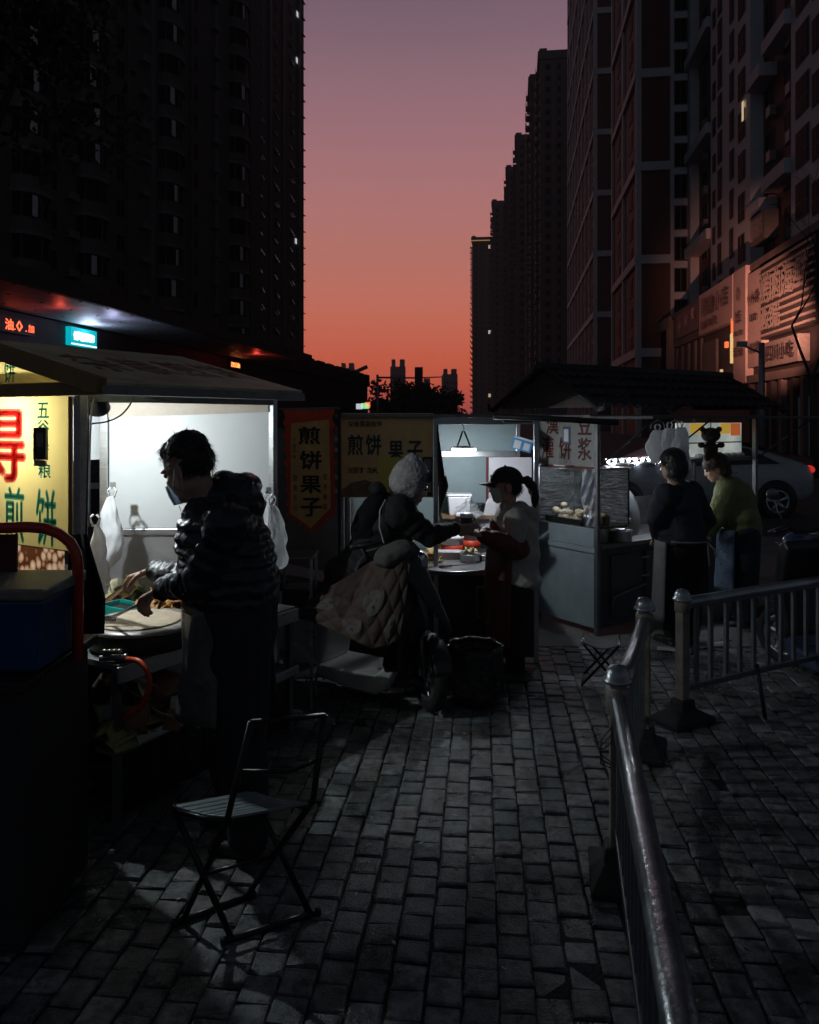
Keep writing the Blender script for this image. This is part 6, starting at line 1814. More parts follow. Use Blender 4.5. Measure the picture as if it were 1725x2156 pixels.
# ---------------------------------------------------------------- two workers at the tiled stall
YA = 6.42
hd = at(1415, 978, YA); fd = V((-.62, .78, -.22)); upd = V((-.05, .1, 1))
body = MB(); P, M3 = head(body, hd, fd, upd, 1.0)
hip = at(1437, 1150, YA); chest = at(1430, 1060, YA); nk = at(1420, 1012, YA)
limb(body, [P(-.02, 0, -.07), nk, chest], [.052, .052, .08]); limb(body, [chest, hip], [.12, .125])
fw = V((-.62, .78, 0)).normalized(); lf = V((-fw.y, fw.x, 0))
shL_, shR_ = chest + lf * .18 + V((0, 0, .08)), chest - lf * .18 + V((0, 0, .08))
elL_, wrL_ = at(1380, 1090, YA - .06), at(1386, 1135, YA + .16)
elR_, wrR_ = at(1490, 1095, YA + .16), at(1468, 1130, YA + .36)
limb(body, [chest, shL_, elL_, wrL_], [.09, .052, .04, .026]); limb(body, [chest, shR_, elR_, wrR_], [.09, .052, .04, .026])
hand(body, wrL_, V((.1, .9, -.2)), V((.3, 0, -1)), 1, .5, .95); hand(body, wrR_, V((-.6, .7, -.2)), V((0, 0, -1)), -1, .5, .95)
kL, kR = hip + V((-.09, .0, -.40)), hip + V((.09, .02, -.40)); fL, fR = V((kL.x, kL.y, .07)), V((kR.x, kR.y, .07))
for (k_, f_) in ((kL, fL), (kR, fR)): limb(body, [hip + V(((k_.x - hip.x) * .8, 0, -.03)), k_, f_], [.09, .062, .042])
wk1 = person(body, "worker seen from behind in a dark top with a tied pale apron", (hip.x, hip.y, 0))
eyes(wk1, P)
hair_cap(P, M3, wk1, [(-.02, 0, .045, (.106, .092, .09)), (-.045, 0, -.02, (.085, .092, .095)), (-.035, 0, -.08, (.072, .088, .055))], amp=.005, sc=70)
J = MB()
J.tube([nk + V((0, 0, -.02)), chest + V((0, 0, .06)), chest, hip + V((0, 0, .09)), hip + V((0, 0, .02))], [.08, .15, .175, .185, .185], 22)
J.ball(shL_, (.105, .105, .10), 14, 10); J.ball(shR_, (.105, .105, .10), 14, 10); J.ball(chest + V((0, 0, .05)), (.20, .16, .11), 20, 12); J.ball(hip + V((0, 0, .12)), (.205, .18, .12), 20, 12)
limb(J, [shL_, elL_, wrL_], [.092, .075, .05]); limb(J, [shR_, elR_, wrR_], [.092, .075, .05])
jk = blob(J, .012, 3); noise_push(jk, .012, 11, 9); jk.build("dark_top", mat("navy_knit", (.012, .016, .026), .85, var=.3, scale=12, bump=.3), wk1, world=True)
m_apw = mat("pale_apron_cloth", (.15, .15, .145), .75, var=.12, bump=.2)
def f_ap3(a, c):
    an = (a - .5) * 3.1; r = .215 + .03 * c; cc = hip + V((0, 0, .05 - c * .64))
    return cc + fw * (math.cos(an) * r) + lf * (math.sin(an) * r)
b = MB(); b.grid(f_ap3, 28, 12); b.build("apron", m_apw, wk1, world=True, solid=.004)
b = MB(); b.tube([hip + V((0, 0, .06)) + fw * (math.cos(t_) * .222) + lf * (math.sin(t_) * .222) for t_ in [1.75 + i * .16 for i in range(19)]], .008, 6)
kn = hip + V((0, 0, .06)) - fw * .225
b.tube([kn, kn + V((.0, -.02, -.10)), kn + V((.012, -.02, -.19))], .007, 6); b.tube([kn, kn + V((.05, -.02, -.06)), kn + V((.055, -.02, -.12))], .007, 6); b.build("apron_tie", m_apw, wk1, world=True)
T = MB()
T.ball(hip, (.20, .17, .15), 18, 12)
for (k_, f_, dx) in ((kL, fL, -.085), (kR, fR, .085)): limb(T, [hip + V((dx, 0, .0)), k_, f_ + V((0, 0, .02))], [.13, .088, .062])
blob(T, .013, 3).build("trousers", m_cloth_blk, wk1, world=True)
shoe("shoe", wk1, (fL.x, fL.y - .05, 0), (-.4, .9, 0), .92); shoe("shoe", wk1, (fR.x, fR.y - .05, 0), (-.4, .9, 0), .92)

YC = 6.98
hd = at(1507, 985, YC); fd = V((-.88, .30, -.42)); upd = V((-.42, .1, 1))
body = MB(); P, M3 = head(body, hd, fd, upd, 1.0)
hip = at(1562, 1135, YC); chest = at(1545, 1050, YC); nk = at(1524, 1010, YC)
limb(body, [P(-.02, 0, -.07), nk, chest], [.052, .052, .08]); limb(body, [chest, hip], [.12, .125])
fw = V((-.85, .52, 0)).normalized(); lf = V((-fw.y, fw.x, 0))
shL_, shR_ = chest + lf * .17 + V((-.03, 0, .09)), chest - lf * .16 + V((-.03, 0, .09))
elL_, wrL_ = at(1508, 1090, YC - .12), at(1492, 1130, YC + .06)
elR_, wrR_ = at(1500, 1095, YC + .26), at(1484, 1128, YC + .26)
limb(body, [chest, shL_, elL_, wrL_], [.09, .052, .04, .026]); limb(body, [chest, shR_, elR_, wrR_], [.09, .052, .04, .026])
hand(body, wrL_, V((-.7, .4, -.4)), V((.2, 0, -1)), 1, .6, .95); hand(body, wrR_, V((-.8, .2, -.4)), V((0, 0, -1)), -1, .6, .95)
kL, kR = hip + V((.02, -.09, -.38)), hip + V((.03, .10, -.38)); fL, fR = V((kL.x, kL.y, .07)), V((kR.x, kR.y, .07))
for (k_, f_) in ((kL, fL), (kR, fR)): limb(body, [hip + V((0, (k_.y - hip.y) * .8, -.03)), k_, f_], [.09, .062, .042])
wk2 = person(body, "worker in a green hooded sweatshirt leaning over the right stall counter", (hip.x, hip.y, 0))
eyes(wk2, P)
hair_cap(P, M3, wk2, [(-.02, 0, .045, (.108, .092, .088)), (-.05, 0, .0, (.08, .09, .08)), (-.055, 0, -.05, (.06, .085, .06)), (.05, 0, .05, (.045, .07, .04))], mat("brown_hair", (.055, .028, .015), .5, var=.4, scale=60), amp=.005, sc=70)
m_olv = mat("green_sweatshirt", (.20, .215, .085), .9, var=.15, scale=9, bump=.4, bscale=110)
J = MB()
J.tube([nk + V((0, 0, -.02)), chest + V((-.02, 0, .06)), chest, hip + V((0, 0, .09)), hip + V((0, 0, .02))], [.085, .155, .18, .175, .165], 22)
J.ball(chest + V((0, 0, .04)), (.17, .19, .13), 20, 12); J.ball(chest.lerp(hip, .4), (.18, .20, .14), 20, 12); J.ball(at(1536, 1018, YC + .02), (.085, .11, .05), 18, 12, Matrix.Rotation(R(35), 3, 'Y')); J.ball(at(1520, 1012, YC - .02), (.055, .09, .05), 16, 10)
limb(J, [shL_, elL_, elL_.lerp(wrL_, .7)], [.10, .085, .055]); limb(J, [shR_, elR_, elR_.lerp(wrR_, .7)], [.10, .085, .055])
jk = blob(J, .011, 3); noise_push(jk, .012, 10, 3); noise_push(jk, .004, 45, 3); jk.build("green_hoodie", m_olv, wk2, world=True)
b = MB(); b.tube([P(.03, .085, -.08), P(.03, .10, -.16), P(.01, .10, -.25)], .004, 5); b.tube([P(.02, .09, -.08), P(.01, .105, -.15), P(.0, .10, -.22)], .004, 5); b.build("hood_cord", m_black, wk2, world=True)
m_apb = mat("pale_blue_apron", (.12, .17, .24), .6, var=.2, bump=.4, bscale=30)
def f_ap4(a, c):
    an = (a - .5) * 2.9; r = .20 + .03 * c; cc = hip + V((0, 0, .10 - c * .55))
    return cc + fw * (math.cos(an) * r) + lf * (math.sin(an) * r)
b = MB(); b.grid(f_ap4, 24, 12); b.build("apron", m_apb, wk2, world=True, solid=.004)
T = MB()
for (k_, f_) in ((kL, fL), (kR, fR)): limb(T, [hip + V((0, (k_.y - hip.y) * .9, .03)), k_, f_ + V((0, 0, .02))], [.13, .09, .062])
blob(T, .013, 3).build("jeans", mat("dark_denim", (.015, .022, .04), .85, var=.3, scale=20, bump=.3), wk2, world=True)
shoe("shoe", wk2, (fL.x + .05, fL.y, 0), (-.9, .4, 0), .92); shoe("shoe", wk2, (fR.x + .05, fR.y, 0), (-.9, .4, 0), .92)
# ================================================================ SCOOTERS, FENCES, CHAIRS, CAR
m_scw = mat("white_scooter_paint", (.42, .44, .42), .35, var=.12, scale=6, coat=.3)
m_scb = mat("blue_scooter_paint", (.04, .06, .12), .35, var=.15, coat=.3)
m_tyre = mat("tyre_rubber", (.016, .016, .016), .8, var=.2)
m_chrome = mat("chrome", (.7, .72, .75), .12, metal=1.0, var=.05)
def wheel(parent, c, r, w, rot, spokes=5):
    """disc wheel: a part with tyre and rim below it; axis along local y turned by rot"""
    M3 = Euler((R(90), 0, 0)).to_matrix(); M3 = Matrix.Rotation(rot, 3, 'Z') @ M3
    b = MB(); b.lathe(c, [(r * .70, -w * .4), (r * .9, -w * .5), (r * .985, -w * .3), (r, 0), (r * .985, w * .3), (r * .9, w * .5), (r * .70, w * .4)], 36, M=M3, closed=True); ty = b.build("wheel", m_tyre, parent)
    b = MB(); b.lathe(c, [(r * .60, -w * .42), (r * .70, -w * .44), (r * .71, w * .44), (r * .60, w * .42)], 36, M=M3, closed=True); b.build("rim", m_steel, ty)
    b = MB(); b.lathe(c, [(0, -w * .40), (r * .17, -w * .40), (r * .17, w * .40), (0, w * .40)], 16, M=M3)
    for k in range(spokes):
        a = 2 * PI * k / spokes + .2
        for sd in ((0,) if w < .12 else (-w * .36, w * .36)):
            p0 = V(c) + M3 @ V((math.cos(a) * r * .1, math.sin(a) * r * .1, sd)); p1 = V(c) + M3 @ V((math.cos(a) * r * .64, math.sin(a) * r * .64, sd))
            b.tube([p0, p1], [r * .10, r * .13], 6)
    b.build("spokes", m_steeld if spokes > 5 else m_steel, ty)
    return ty
def scooter(label, org, rz, paint, steer, mirrors=True):
    t = thing("scooter", label, "scooter", org, rz)
    XZ = basis(V((1, 0, 0)), V((0, 0, 1)), V((0, -1, 0)))
    def ext(poly, hw, name, m, bev=.02, parent=None):
        b = MB(); b.prism(poly, Matrix.Translation((0, hw, 0)) @ XZ, 2 * hw); return b.build(name, m, parent or t, bevel=bev, seg=3)
    wheel(t, (-.60, 0, .22), .22, .09, 0); wheel(t, (.60, 0, .22), .22, .085, steer)
    ext([(-.42, .30), (-.30, .16), (.10, .10), (.30, .095), (.38, .14), (.47, .30), (.41, .33), (.30, .215), (-.16, .215), (-.34, .33)], .19, "footboard", paint)
    side = ext([(-.86, .60), (-.76, .44), (-.52, .26), (-.36, .17), (-.14, .20), (-.10, .46), (-.20, .60), (-.70, .68)], .165, "rear_body", paint, .04)
    ext([(-.92, .70), (-.85, .64), (-.2, .655), (-.12, .70), (-.16, .755), (-.5, .77), (-.86, .80)], .155, "seat", m_black, .035)
    ext([(.38, .24), (.50, .28), (.52, .60), (.47, .92), (.40, .97), (.35, .92), (.42, .6), (.36, .3)], .20, "front_shield", m_black, .03)
    b = MB(); b.tube([(.47, 0, .95), (.57, 0, .52)], .03, 10)
    for s in (-1, 1): b.tube([(.57, 0, .50), (.58, s * .07, .45), (.60, s * .07, .22)], .018, 8)
    b.build("fork", m_steeld, t)
    Mf = Matrix.Rotation(steer, 3, 'Z')
    b = MB(); b.grid(lambda a_, c_: V((.6, 0, .22)) + Mf @ V((math.cos(R(15) + a_ * R(150)) * .252, -.06 + .12 * c_, math.sin(R(15) + a_ * R(150)) * (.252 + .012 * math.sin(c_ * PI)))), 20, 6); b.build("front_fender", m_black, t, solid=.004)
    b = MB(); b.tube([(.30, -.36, 1.06), (.36, -.2, 1.07), (.42, -.08, 1.02), (.42, .08, 1.02), (.36, .2, 1.07), (.30, .36, 1.06)], .013, 8); b.build("handlebar", m_iron, t)
    for s in (-1, 1):
        b = MB(); b.tube([(.33, s * .25, 1.066), (.27, s * .40, 1.055)], .018, 10); b.build("grip", m_black, t)
        b = MB(); b.tube([(.385, s * .20, 1.06), (.40, s * .28, 1.05), (.37, s * .37, 1.04)], [.008, .007, .006], 6); b.build("brake_lever", m_chrome, t)
    for s in ((-1, 1) if mirrors else ()):
        b = MB(); b.tube([(.36, s * .22, 1.08), (.39, s * .27, 1.18), (.35, s * .34, 1.27)], .0055, 6); b.build("mirror_stalk", m_chrome, t)
        b = MB(); b.ball((.34, s * .36, 1.31), (.018, .055, .042), 16, 10); b.build("mirror", m_steeld, t)
    b = MB(); b.ball((.50, 0, .93), (.07, .11, .075), 18, 12); b.build("headlamp_shell", paint, t)
    b = MB(); b.lathe((.545, 0, .93), [(.0, .02), (.05, .016), (.065, .0), (.07, -.01)], 24, M=Matrix.Rotation(R(90), 3, 'Y')); b.build("headlamp", m_chrome, t)
    b = MB(); b.ball((-.88, 0, .60), (.03, .10, .04), 14, 8); b.build("tail_lamp", mat("dull_red_lens", (.18, .01, .01), .2), t)
    for s in (-1, 1): b = MB(); b.tube([(-.6, s * .07, .22), (-.62, s * .1, .5)], .018, 8); b.build("shock_absorber", m_steeld, t)
    return t, side
PSI = R(-32)
sc_o = V((.128, 4.97, 0)) - V((math.cos(PSI), math.sin(PSI), 0)) * .6
sct, side = scooter("white electric scooter under the rider with a flowered quilt over its front", (sc_o.x, sc_o.y, 0), PSI, m_scw, R(-38), False)
sct["label"] = "white electric scooter parked under the rider, front wheel turned"
Pl = basis(V((1, 0, 0)), V((0, 0, 1)), V((0, -1, 0)), V((0, -.1665, 0)))
b = MB(); letter(b, "C", Pl, -.20, .40, .05, .058, .04, .002); b.build("letter", m_ink, side)
for i, ch in enumerate("GNT"):
    b = MB(); letter(b, ch, Pl, -.28 + i * .02, .415, .016, .02, .0, .002); b.build("letter", m_ink, side)

# wind quilt over the handlebars: two flaps and a mitt
m_quilt = mat("rust_quilt_cloth", (.042, .027, .022), .85, var=.2, scale=6, bump=.3, bscale=60)
m_quiltg = mat("grey_green_quilt_back", (.058, .061, .057), .85, var=.15, scale=8)
ql = thing("wind_quilt", "padded rust coloured wind quilt with pale animal prints over the scooter front", "quilt", (sc_o.x + .2, sc_o.y - .3, .55))
def lerp_path(pts, a):
    s = a * (len(pts) - 1); i = min(int(s), len(pts) - 2); f = s - i
    return tuple(pts[i][k] + (pts[i + 1][k] - pts[i][k]) * f for k in range(3))
top1 = [(627, 1288, 5.02), (672, 1250, 4.98), (720, 1222, 4.92), (775, 1188, 4.86), (815, 1165, 4.84), (850, 1152, 4.84), (868, 1160, 4.84)]
bot1 = [(626, 1300, 5.00), (668, 1312, 4.92), (712, 1332, 4.82), (752, 1352, 4.74), (785, 1366, 4.70), (815, 1362, 4.68), (842, 1345, 4.70)]
def q1(a, c, off=0.0):
    p0 = at(*lerp_path(top1, a)); p1 = at(*lerp_path(bot1, a)); p = p0.lerp(p1, c)
    bulge = .06 * math.sin(c * PI * .9) * (0.4 + .6 * a)
    qa, qc = a * 6.0 + c * 3.0, a * 6.0 - c * 3.0
    pad = .016 * (abs(math.sin(qa * PI)) ** .5 * abs(math.sin(qc * PI)) ** .5)
    return p + V((.1, -1, .25)).normalized() * (bulge + pad + off + .01 * math.sin(a * 9 + c * 4))
b = MB(); b.grid(q1, 72, 36); b.build("near_flap", m_quilt, ql, world=True, solid=.014)
top2 = [(842, 1160, 4.88), (872, 1162, 4.93), (898, 1205, 5.02), (922, 1258, 5.08), (948, 1328, 5.14)]
bot2 = [(838, 1190, 4.83), (855, 1222, 4.86), (880, 1250, 4.94), (910, 1288, 5.04), (945, 1332, 5.12)]
def q2(a, c):
    p = at(*lerp_path(top2, a)).lerp(at(*lerp_path(bot2, a)), c)
    return p + V((.5, -.8, .3)).normalized() * (.02 * math.sin(c * PI) + .012 * abs(math.sin(a * 5 * PI)) ** .5)
b = MB(); b.grid(q2, 40, 12); b.build("far_flap", m_quiltg, ql, world=True, solid=.016)
b = MB(); mc = at(838, 1163, 4.84)
b.ball(mc, (.13, .10, .07), 20, 12, Matrix.Rotation(R(-14), 3, 'Y')); b.ball(mc + V((-.06, -.02, -.03)), (.09, .09, .07), 18, 12); b.ball(mc + V((.07, 0, .01)), (.07, .08, .05), 16, 10)
h = blob(b, .011, 2); noise_push(h, .008, 22, 4); h.build("mitt", m_quiltg, ql, world=True)
m_print = mat("cream_animal_print", (.066, .063, .056), .85, var=.1)
m_print2 = mat("grey_animal_print", (.075, .06, .055), .85, var=.1)
def disc_on(fn, a0, c0, ra, rc, m, nm, off=.012, n=20):
    b = MB(); pts = [fn(a0, c0, off)]
    for ring_ in (.5, 1.0):
        for j in range(n):
            t_ = 2 * PI * j / n; pts.append(fn(a0 + ra * ring_ * math.cos(t_), c0 + rc * ring_ * math.sin(t_), off))
    fs = [(0, 1 + j, 1 + (j + 1) % n) for j in range(n)] + [(1 + j, 1 + n + j, 1 + n + (j + 1) % n, 1 + (j + 1) % n) for j in range(n)]
    b.add(pts, fs, True); b.build(nm, m, ql, world=True)
for (a0, c0) in ((.23, .42), (.60, .52), (.44, .82), (.84, .80)):
    s_ = .8 if c0 > .7 else 1
    disc_on(q1, a0, c0, .075 * s_, .15 * s_, m_print, "animal_print", .012)
    for q in (-1, 1): disc_on(q1, a0 + q * .075 * s_, c0 - .02, .026 * s_, .10 * s_, m_print2 if a0 < .5 else m_print, "animal_print", .0135)
    for q in (-1, 1): disc_on(q1, a0 + q * .025 * s_, c0 - .03, .007, .016, m_ink, "animal_print", .015, 8)
    disc_on(q1, a0, c0 + .05, .012, .022, m_ink, "animal_print", .015, 10)
disc_on(q1, .9, .12, .05, .10, m_print, "animal_print")

# bin lined with a black bag
bc = V((X_(1000, 5.12), 5.12, 0))
t = thing("waste_bin", "waste bin lined with a shiny black bag at the woman's feet", "bin", bc)
b = MB(); b.lathe((0, 0, 0), [(.13, 0), (.135, .02), (.165, .33), (.17, .34), (.16, .34), (.128, .02)], 28); b.build("bucket", m_black, t)
m_bagb = mat("black_bin_bag", (.010, .010, .012), .18, var=.2, bump=.8, bscale=22)
def f_bb(a, c):
    an = 2 * PI * a; r = (.17 - .035 * abs(c - .3) * 2 if c < .5 else .176 + .018 * (c - .5)) + .010 * math.sin(an * 7 + c * 5) + .006 * math.sin(an * 13 - c * 9)
    z = .30 + c * .16 if c < .5 else .38 - (c - .5) * (.64 + .06 * math.sin(an * 3))
    return V((math.cos(an) * r, math.sin(an) * r, z))
b = MB(); b.grid(f_bb, 56, 16); b.build("bin_bag", m_bagb, t, solid=.002)

# ---------------------------------------------------------------- railings
m_rail = mat("worn_stainless_tube", (.33, .36, .38), .3, metal=.75, var=.3, scale=5, rvar=.1, bump=.15, bscale=40)
m_post = mat("worn_painted_post", (.22, .19, .16), .5, var=.45, scale=11, bump=.3)
m_bar = mat("grey_railing_bar", (.17, .185, .19), .5, metal=.5, var=.3, scale=8)
m_rub = mat("black_rubber_base", (.014, .014, .014), .7, var=.25)
def railing(label, a, c, post_at, nb, h=.72, rail_r=.037, top=.86):
    a = V((a[0], a[1], 0)); c = V((c[0], c[1], 0)); d = (c - a); L = d.length; d = d.normalized(); rz = math.atan2(d.y, d.x)
    t = thing("railing", label, "railing", a, rz, "street railing sections")
    b = MB(); b.tube([(.03, 0, h), (L * .33, 0, h), (L * .66, 0, h - .002), (L - .03, 0, h)], rail_r, 16); b.build("top_rail", m_rail, t)
    b = MB(); b.box((L / 2, 0, .20), (L - .06, .028, .034)); b.build("bottom_rail", m_bar, t, bevel=.004)
    me = MB(); me.box((0, 0, (h + .2) / 2), (.03, .02, h - .2 - .05)); me = me.mesh("bar", m_bar)
    for k in range(nb):
        o = bpy.data.objects.new("bar", me); C.objects.link(o); o.parent = t; o.location = (.05 + (L - .10) * (k + .5) / nb, 0, 0)
        o.rotation_euler = (0, random.Random(k).uniform(-.012, .012), 0)
    for x in post_at:
        xx = x * L
        b = MB(); b.box((xx, 0, top / 2 - .02), (.062, .062, top - .08)); po = b.build("post", m_post, t, bevel=.006)
        b = MB(); b.lathe((xx, 0, top - .075), [(.052, 0), (.058, .004), (.058, .016), (.05, .02), (.046, .045), (.032, .066), (.0, .076)], 24); b.build("post_cap", m_rail, po)
        b = MB(); b.lathe((xx, 0, h), [(.044, -.05), (.048, -.045), (.048, .045), (.044, .05)], 18); b.build("collar", m_post, po)
        b = MB(); b.add([(xx + sx * w_, sy * w2, z) for (z, w_, w2) in ((0, .17, .11), (.03, .17, .11), (.085, .06, .055), (.14, .052, .05)) for (sx, sy) in ((-1, -1), (1, -1), (1, 1), (-1, 1))],
                       [(3, 2, 1, 0), (12, 13, 14, 15)] + [(k * 4 + i, k * 4 + (i + 1) % 4, (k + 1) * 4 + (i + 1) % 4, (k + 1) * 4 + i) for k in range(3) for i in range(4)]); b.build("base", m_rub, po, bevel=.008)
    return t
A = (.836, 3.16); Bp = (1.30, 4.35); Cp = (1.663, 4.79)
railing("nearest steel railing section running towards the viewer at lower right", A, (.365, .74), (0.0,), 19)
railing("short middle railing section between the two nearer posts", A, Bp, (1.0,), 9)
railing("farther railing section running off to the right edge", Cp, (3.05, 5.56), (0.0, 1.0), 11, top=.81)
b = MB(); w0 = V((A[0] - .03, A[1] - .03, .62))
for k in range(3): b.tube([w0 + V((.0, 0, -.03 * k)), w0 + V((-.05, -.03, -.04 - .02 * k)), w0 + V((-.055, -.04, -.09 - .02 * k)), w0 + V((-.01, -.03, -.13 - .01 * k))], .0025, 5)
one("binding_wire", b, m_iron, "loose binding wire on the nearest railing post", "wire")

# ---------------------------------------------------------------- folding chair in front
m_chair = mat("black_chair_frame", (.012, .012, .013), .35, var=.2, metal=.3)
m_seat = mat("dark_green_slat", (.20, .24, .25), .34, var=.2, scale=8)
ch = thing("folding_chair", "black folding chair with a dark slatted seat in the foreground", "chair", (-.63, 2.88, 0))
ZS = .43
sN, sR, sL, sB = V((-.633, 2.80, ZS)), V((-.37, 2.905, ZS)), V((-.87, 2.885, ZS)), V((-.605, 3.0, ZS))
ns = 7
for k in range(ns):                                             # slats run between the two sides, gently dished
    f0, f1 = (k + .07) / ns, (k + .93) / ns
    sag = lambda f: V((0, 0, -.010 * math.sin(f * PI)))
    p = [sN.lerp(sL, f0) + sag(f0), sN.lerp(sL, f1) + sag(f1), sR.lerp(sB, f1) + sag(f1), sR.lerp(sB, f0) + sag(f0)]
    b = MB(); b.add(p + [q - V((0, 0, .010)) for q in p], [(0, 1, 2, 3), (7, 6, 5, 4), (0, 4, 5, 1), (1, 5, 6, 2), (2, 6, 7, 3), (3, 7, 4, 0)]); b.build("seat_slat", m_seat, ch, world=True, bevel=.002)
for (a_, c_) in ((sN, sL), (sR, sB)):
    b = MB(); b.tube([a_ - V((0, 0, .018)), a_.lerp(c_, .5) - V((0, 0, .026)), c_ - V((0, 0, .018))], .010, 8); b.build("seat_rail", m_chair, ch, world=True)
bt1, bt2 = at(529, 1520, 2.77), at(684, 1506, 2.88)
ft1, ft2 = V((-.83, 2.877, .012)), V((-.626, 3.013, .012))
rf1, rf2 = V((-.628, 2.775, .012)), V((-.367, 2.91, .012))
def leg(p, nm): b = MB(); b.tube(p, .0105, 8, sq=1.25); b.build(nm, m_chair, ch, world=True)
leg([bt1, sN + V((-.012, -.012, 0)), ft1.lerp(sN, .5) + V((.0, -.012, 0)), ft1], "back_leg"); leg([bt2, sR + V((.012, .012, 0)), ft2.lerp(sR, .5), ft2], "back_leg")
leg([sL, rf1.lerp(sL, .5), rf1], "front_leg"); leg([sB, rf2.lerp(sB, .5), rf2], "front_leg")
for (a_, c_, ex) in ((ft1, ft2, .03), (rf1, rf2, .03)):
    d_ = (c_ - a_).normalized(); b = MB(); b.tube([a_ - d_ * ex, c_ + d_ * ex], .012, 8); b.build("foot_bar", m_chair, ch, world=True)
    for q_ in (a_ - d_ * ex, c_ + d_ * ex):
        b = MB(); b.tube([q_ - d_ * .008, q_ + d_ * .008], .0155, 8); b.build("rubber_tip", m_rub, ch, world=True)
b = MB(); b.tube([bt1, bt1.lerp(bt2, .5) + V((.02, -.012, .006)), bt2], .011, 8, sq=.8); b.build("back_bar", m_chair, ch, world=True)
lo1, lo2 = bt1.lerp(sN, .52), bt2.lerp(sR, .52)
b = MB(); b.tube([lo1, lo1.lerp(lo2, .5) + V((.03, -.02, -.012)), lo2], .008, 8); b.build("back_bar", m_chair, ch, world=True)
b = MB(); b.tube([ft1.lerp(sN, .45), ft2.lerp(sR, .45)], .007, 8); b.build("stretcher", m_chair, ch, world=True)

# folding stool by the right stall
t = thing("folding_stool", "little folding stool with a dark cloth seat near the tiled stall", "stool", (X_(1266, 5.5), 5.5, 0), R(-14))
zz = .295
for s in (-1, 1):
    b = MB(); b.tube([(s * .125, -.13, zz), (s * .125, .13, zz)], .009, 8); b.build("seat_rod", m_chrome, t)
    for y in (-.10, .10):
        b = MB(); b.tube([(s * .125, y, zz), (-s * .125, y * 1.08, .01)], .009, 8); b.build("leg", m_chair, t)
    b = MB(); b.tube([(s * .125, -.12, .011), (s * .125, .12, .011)], .009, 8); b.build("foot_bar", m_chair, t)
b = MB(); b.grid(lambda a, c: V((-.125 + .25 * a, -.12 + .24 * c, zz + .006 - .035 * math.sin(a * PI))), 12, 8); b.build("seat_cloth", mat("dark_seat_cloth", (.05, .055, .06), .7, var=.5, scale=40), t, solid=.004)

# ---------------------------------------------------------------- cars
m_carg = mat("car_window", (.010, .012, .014), .08, var=0)
def car(label, org, rz, paint, detail=True):
    t = thing("parked_car", label, "car", org, rz)
    # stations from rear (x=-2.3) to nose (x=2.25): x, bottom, belt height, roof height, half width
    stn = [(-2.28, .42, .78, .80, .62), (-2.22, .30, .92, .96, .78), (-1.95, .22, 1.00, 1.06, .86), (-1.55, .20, 1.00, 1.20, .88), (-1.0, .19, .99, 1.38, .89), (-.4, .19, .97, 1.46, .895),
           (.2, .19, .95, 1.45, .895), (.75, .19, .93, 1.26, .89), (1.15, .19, .92, .98, .885), (1.6, .20, .86, .89, .87), (2.0, .24, .76, .79, .80), (2.2, .34, .62, .64, .66)]
    b = MB(); vs = []; n = 14
    for (x, zb, zl, zr, w) in stn:
        row = [(w * .80, zb), (w * .97, zb + .10), (w, zb + (zl - zb) * .45), (w * .985, zl - .10), (w * .94, zl), (w * .90 - (zr - zl) * .34, zl + (zr - zl) * .85), (w * .80 - (zr - zl) * .42, zr)]
        vs += [(x, y, z) for y, z in row] + [(x, -y, z) for y, z in reversed(row)]
    fs = []
    for i in range(len(stn) - 1):
        for j in range(n): fs.append((i * n + j, i * n + (j + 1) % n, (i + 1) * n + (j + 1) % n, (i + 1) * n + j))
    fs.append(tuple(range(n))); fs.append(tuple(reversed(range((len(stn) - 1) * n, len(stn) * n))))
    b.add(vs, fs, True); b.build("car_body", paint, t, sub=1)
    def yside(x, z):
        for i in range(len(stn) - 1):
            if stn[i][0] <= x <= stn[i + 1][0]:
                f = (x - stn[i][0]) / (stn[i + 1][0] - stn[i][0]); s0, s1 = stn[i], stn[i + 1]
                zl, zr, w = (s0[k] + (s1[k] - s0[k]) * f for k in (2, 3, 4))
                return w * .94 - max(0, (z - zl)) * .46 if z > zl else w
        return .8
    for s in (-1, 1):
        for poly in ([(-1.55, 1.02), (-.55, .995), (-.5, 1.36), (-.98, 1.30), (-1.35, 1.12)], [(-.45, .99), (.40, .97), (.28, 1.34), (-.40, 1.38)], [(.47, .965), (1.02, .955), (.70, 1.18), (.38, 1.30)]):
            b = MB(); b.add([(x, s * (yside(x, z) + .012), z) for x, z in poly], [tuple(range(len(poly)))]); b.build("side_window", m_carg, t, solid=.006)
        for x in (-.62, .36):
            b = MB(); b.tube([(x - .09, s * .905, .86), (x + .09, s * .905, .86)], .014, 8); b.build("door_handle", m_steel, t)
        for x in (-1.45, 1.42):
            b = MB(); b.lathe((x, s * .80, .335), [(0, -.09), (.385, -.09), (.385, .095), (0, .095)], 36, M=Euler((R(90), 0, 0)).to_matrix()); b.build("wheel_arch", m_black, t)
            wheel(t, (x, s * .855, .315), .315, .20, 0)
        b = MB(); b.ball((-2.20, s * .62, .90), (.06, .18, .075), 16, 10); b.build("tail_lamp", emit_mat("tail_lamp_red", (1.0, .05, .04), .5) if detail else m_black, t)
        b = MB(); b.ball((2.06, s * .60, .70), (.10, .16, .06), 16, 10); b.build("head_lamp", m_steel, t)
    b = MB(); b.add([(-1.62, -.62, 1.20), (-1.62, .62, 1.20), (-1.08, .55, 1.40), (-1.08, -.55, 1.40)], [(0, 1, 2, 3)]); b.build("rear_window", m_carg, t, solid=.006)
    b = MB(); b.span((-2.31, -.26, .55), (-2.28, .26, .66)); b.build("number_plate", m_whitep, t)
    return t
m_carw = mat("silver_car_paint", (.34, .37, .37), .3, var=.05, coat=.5, metal=.1)
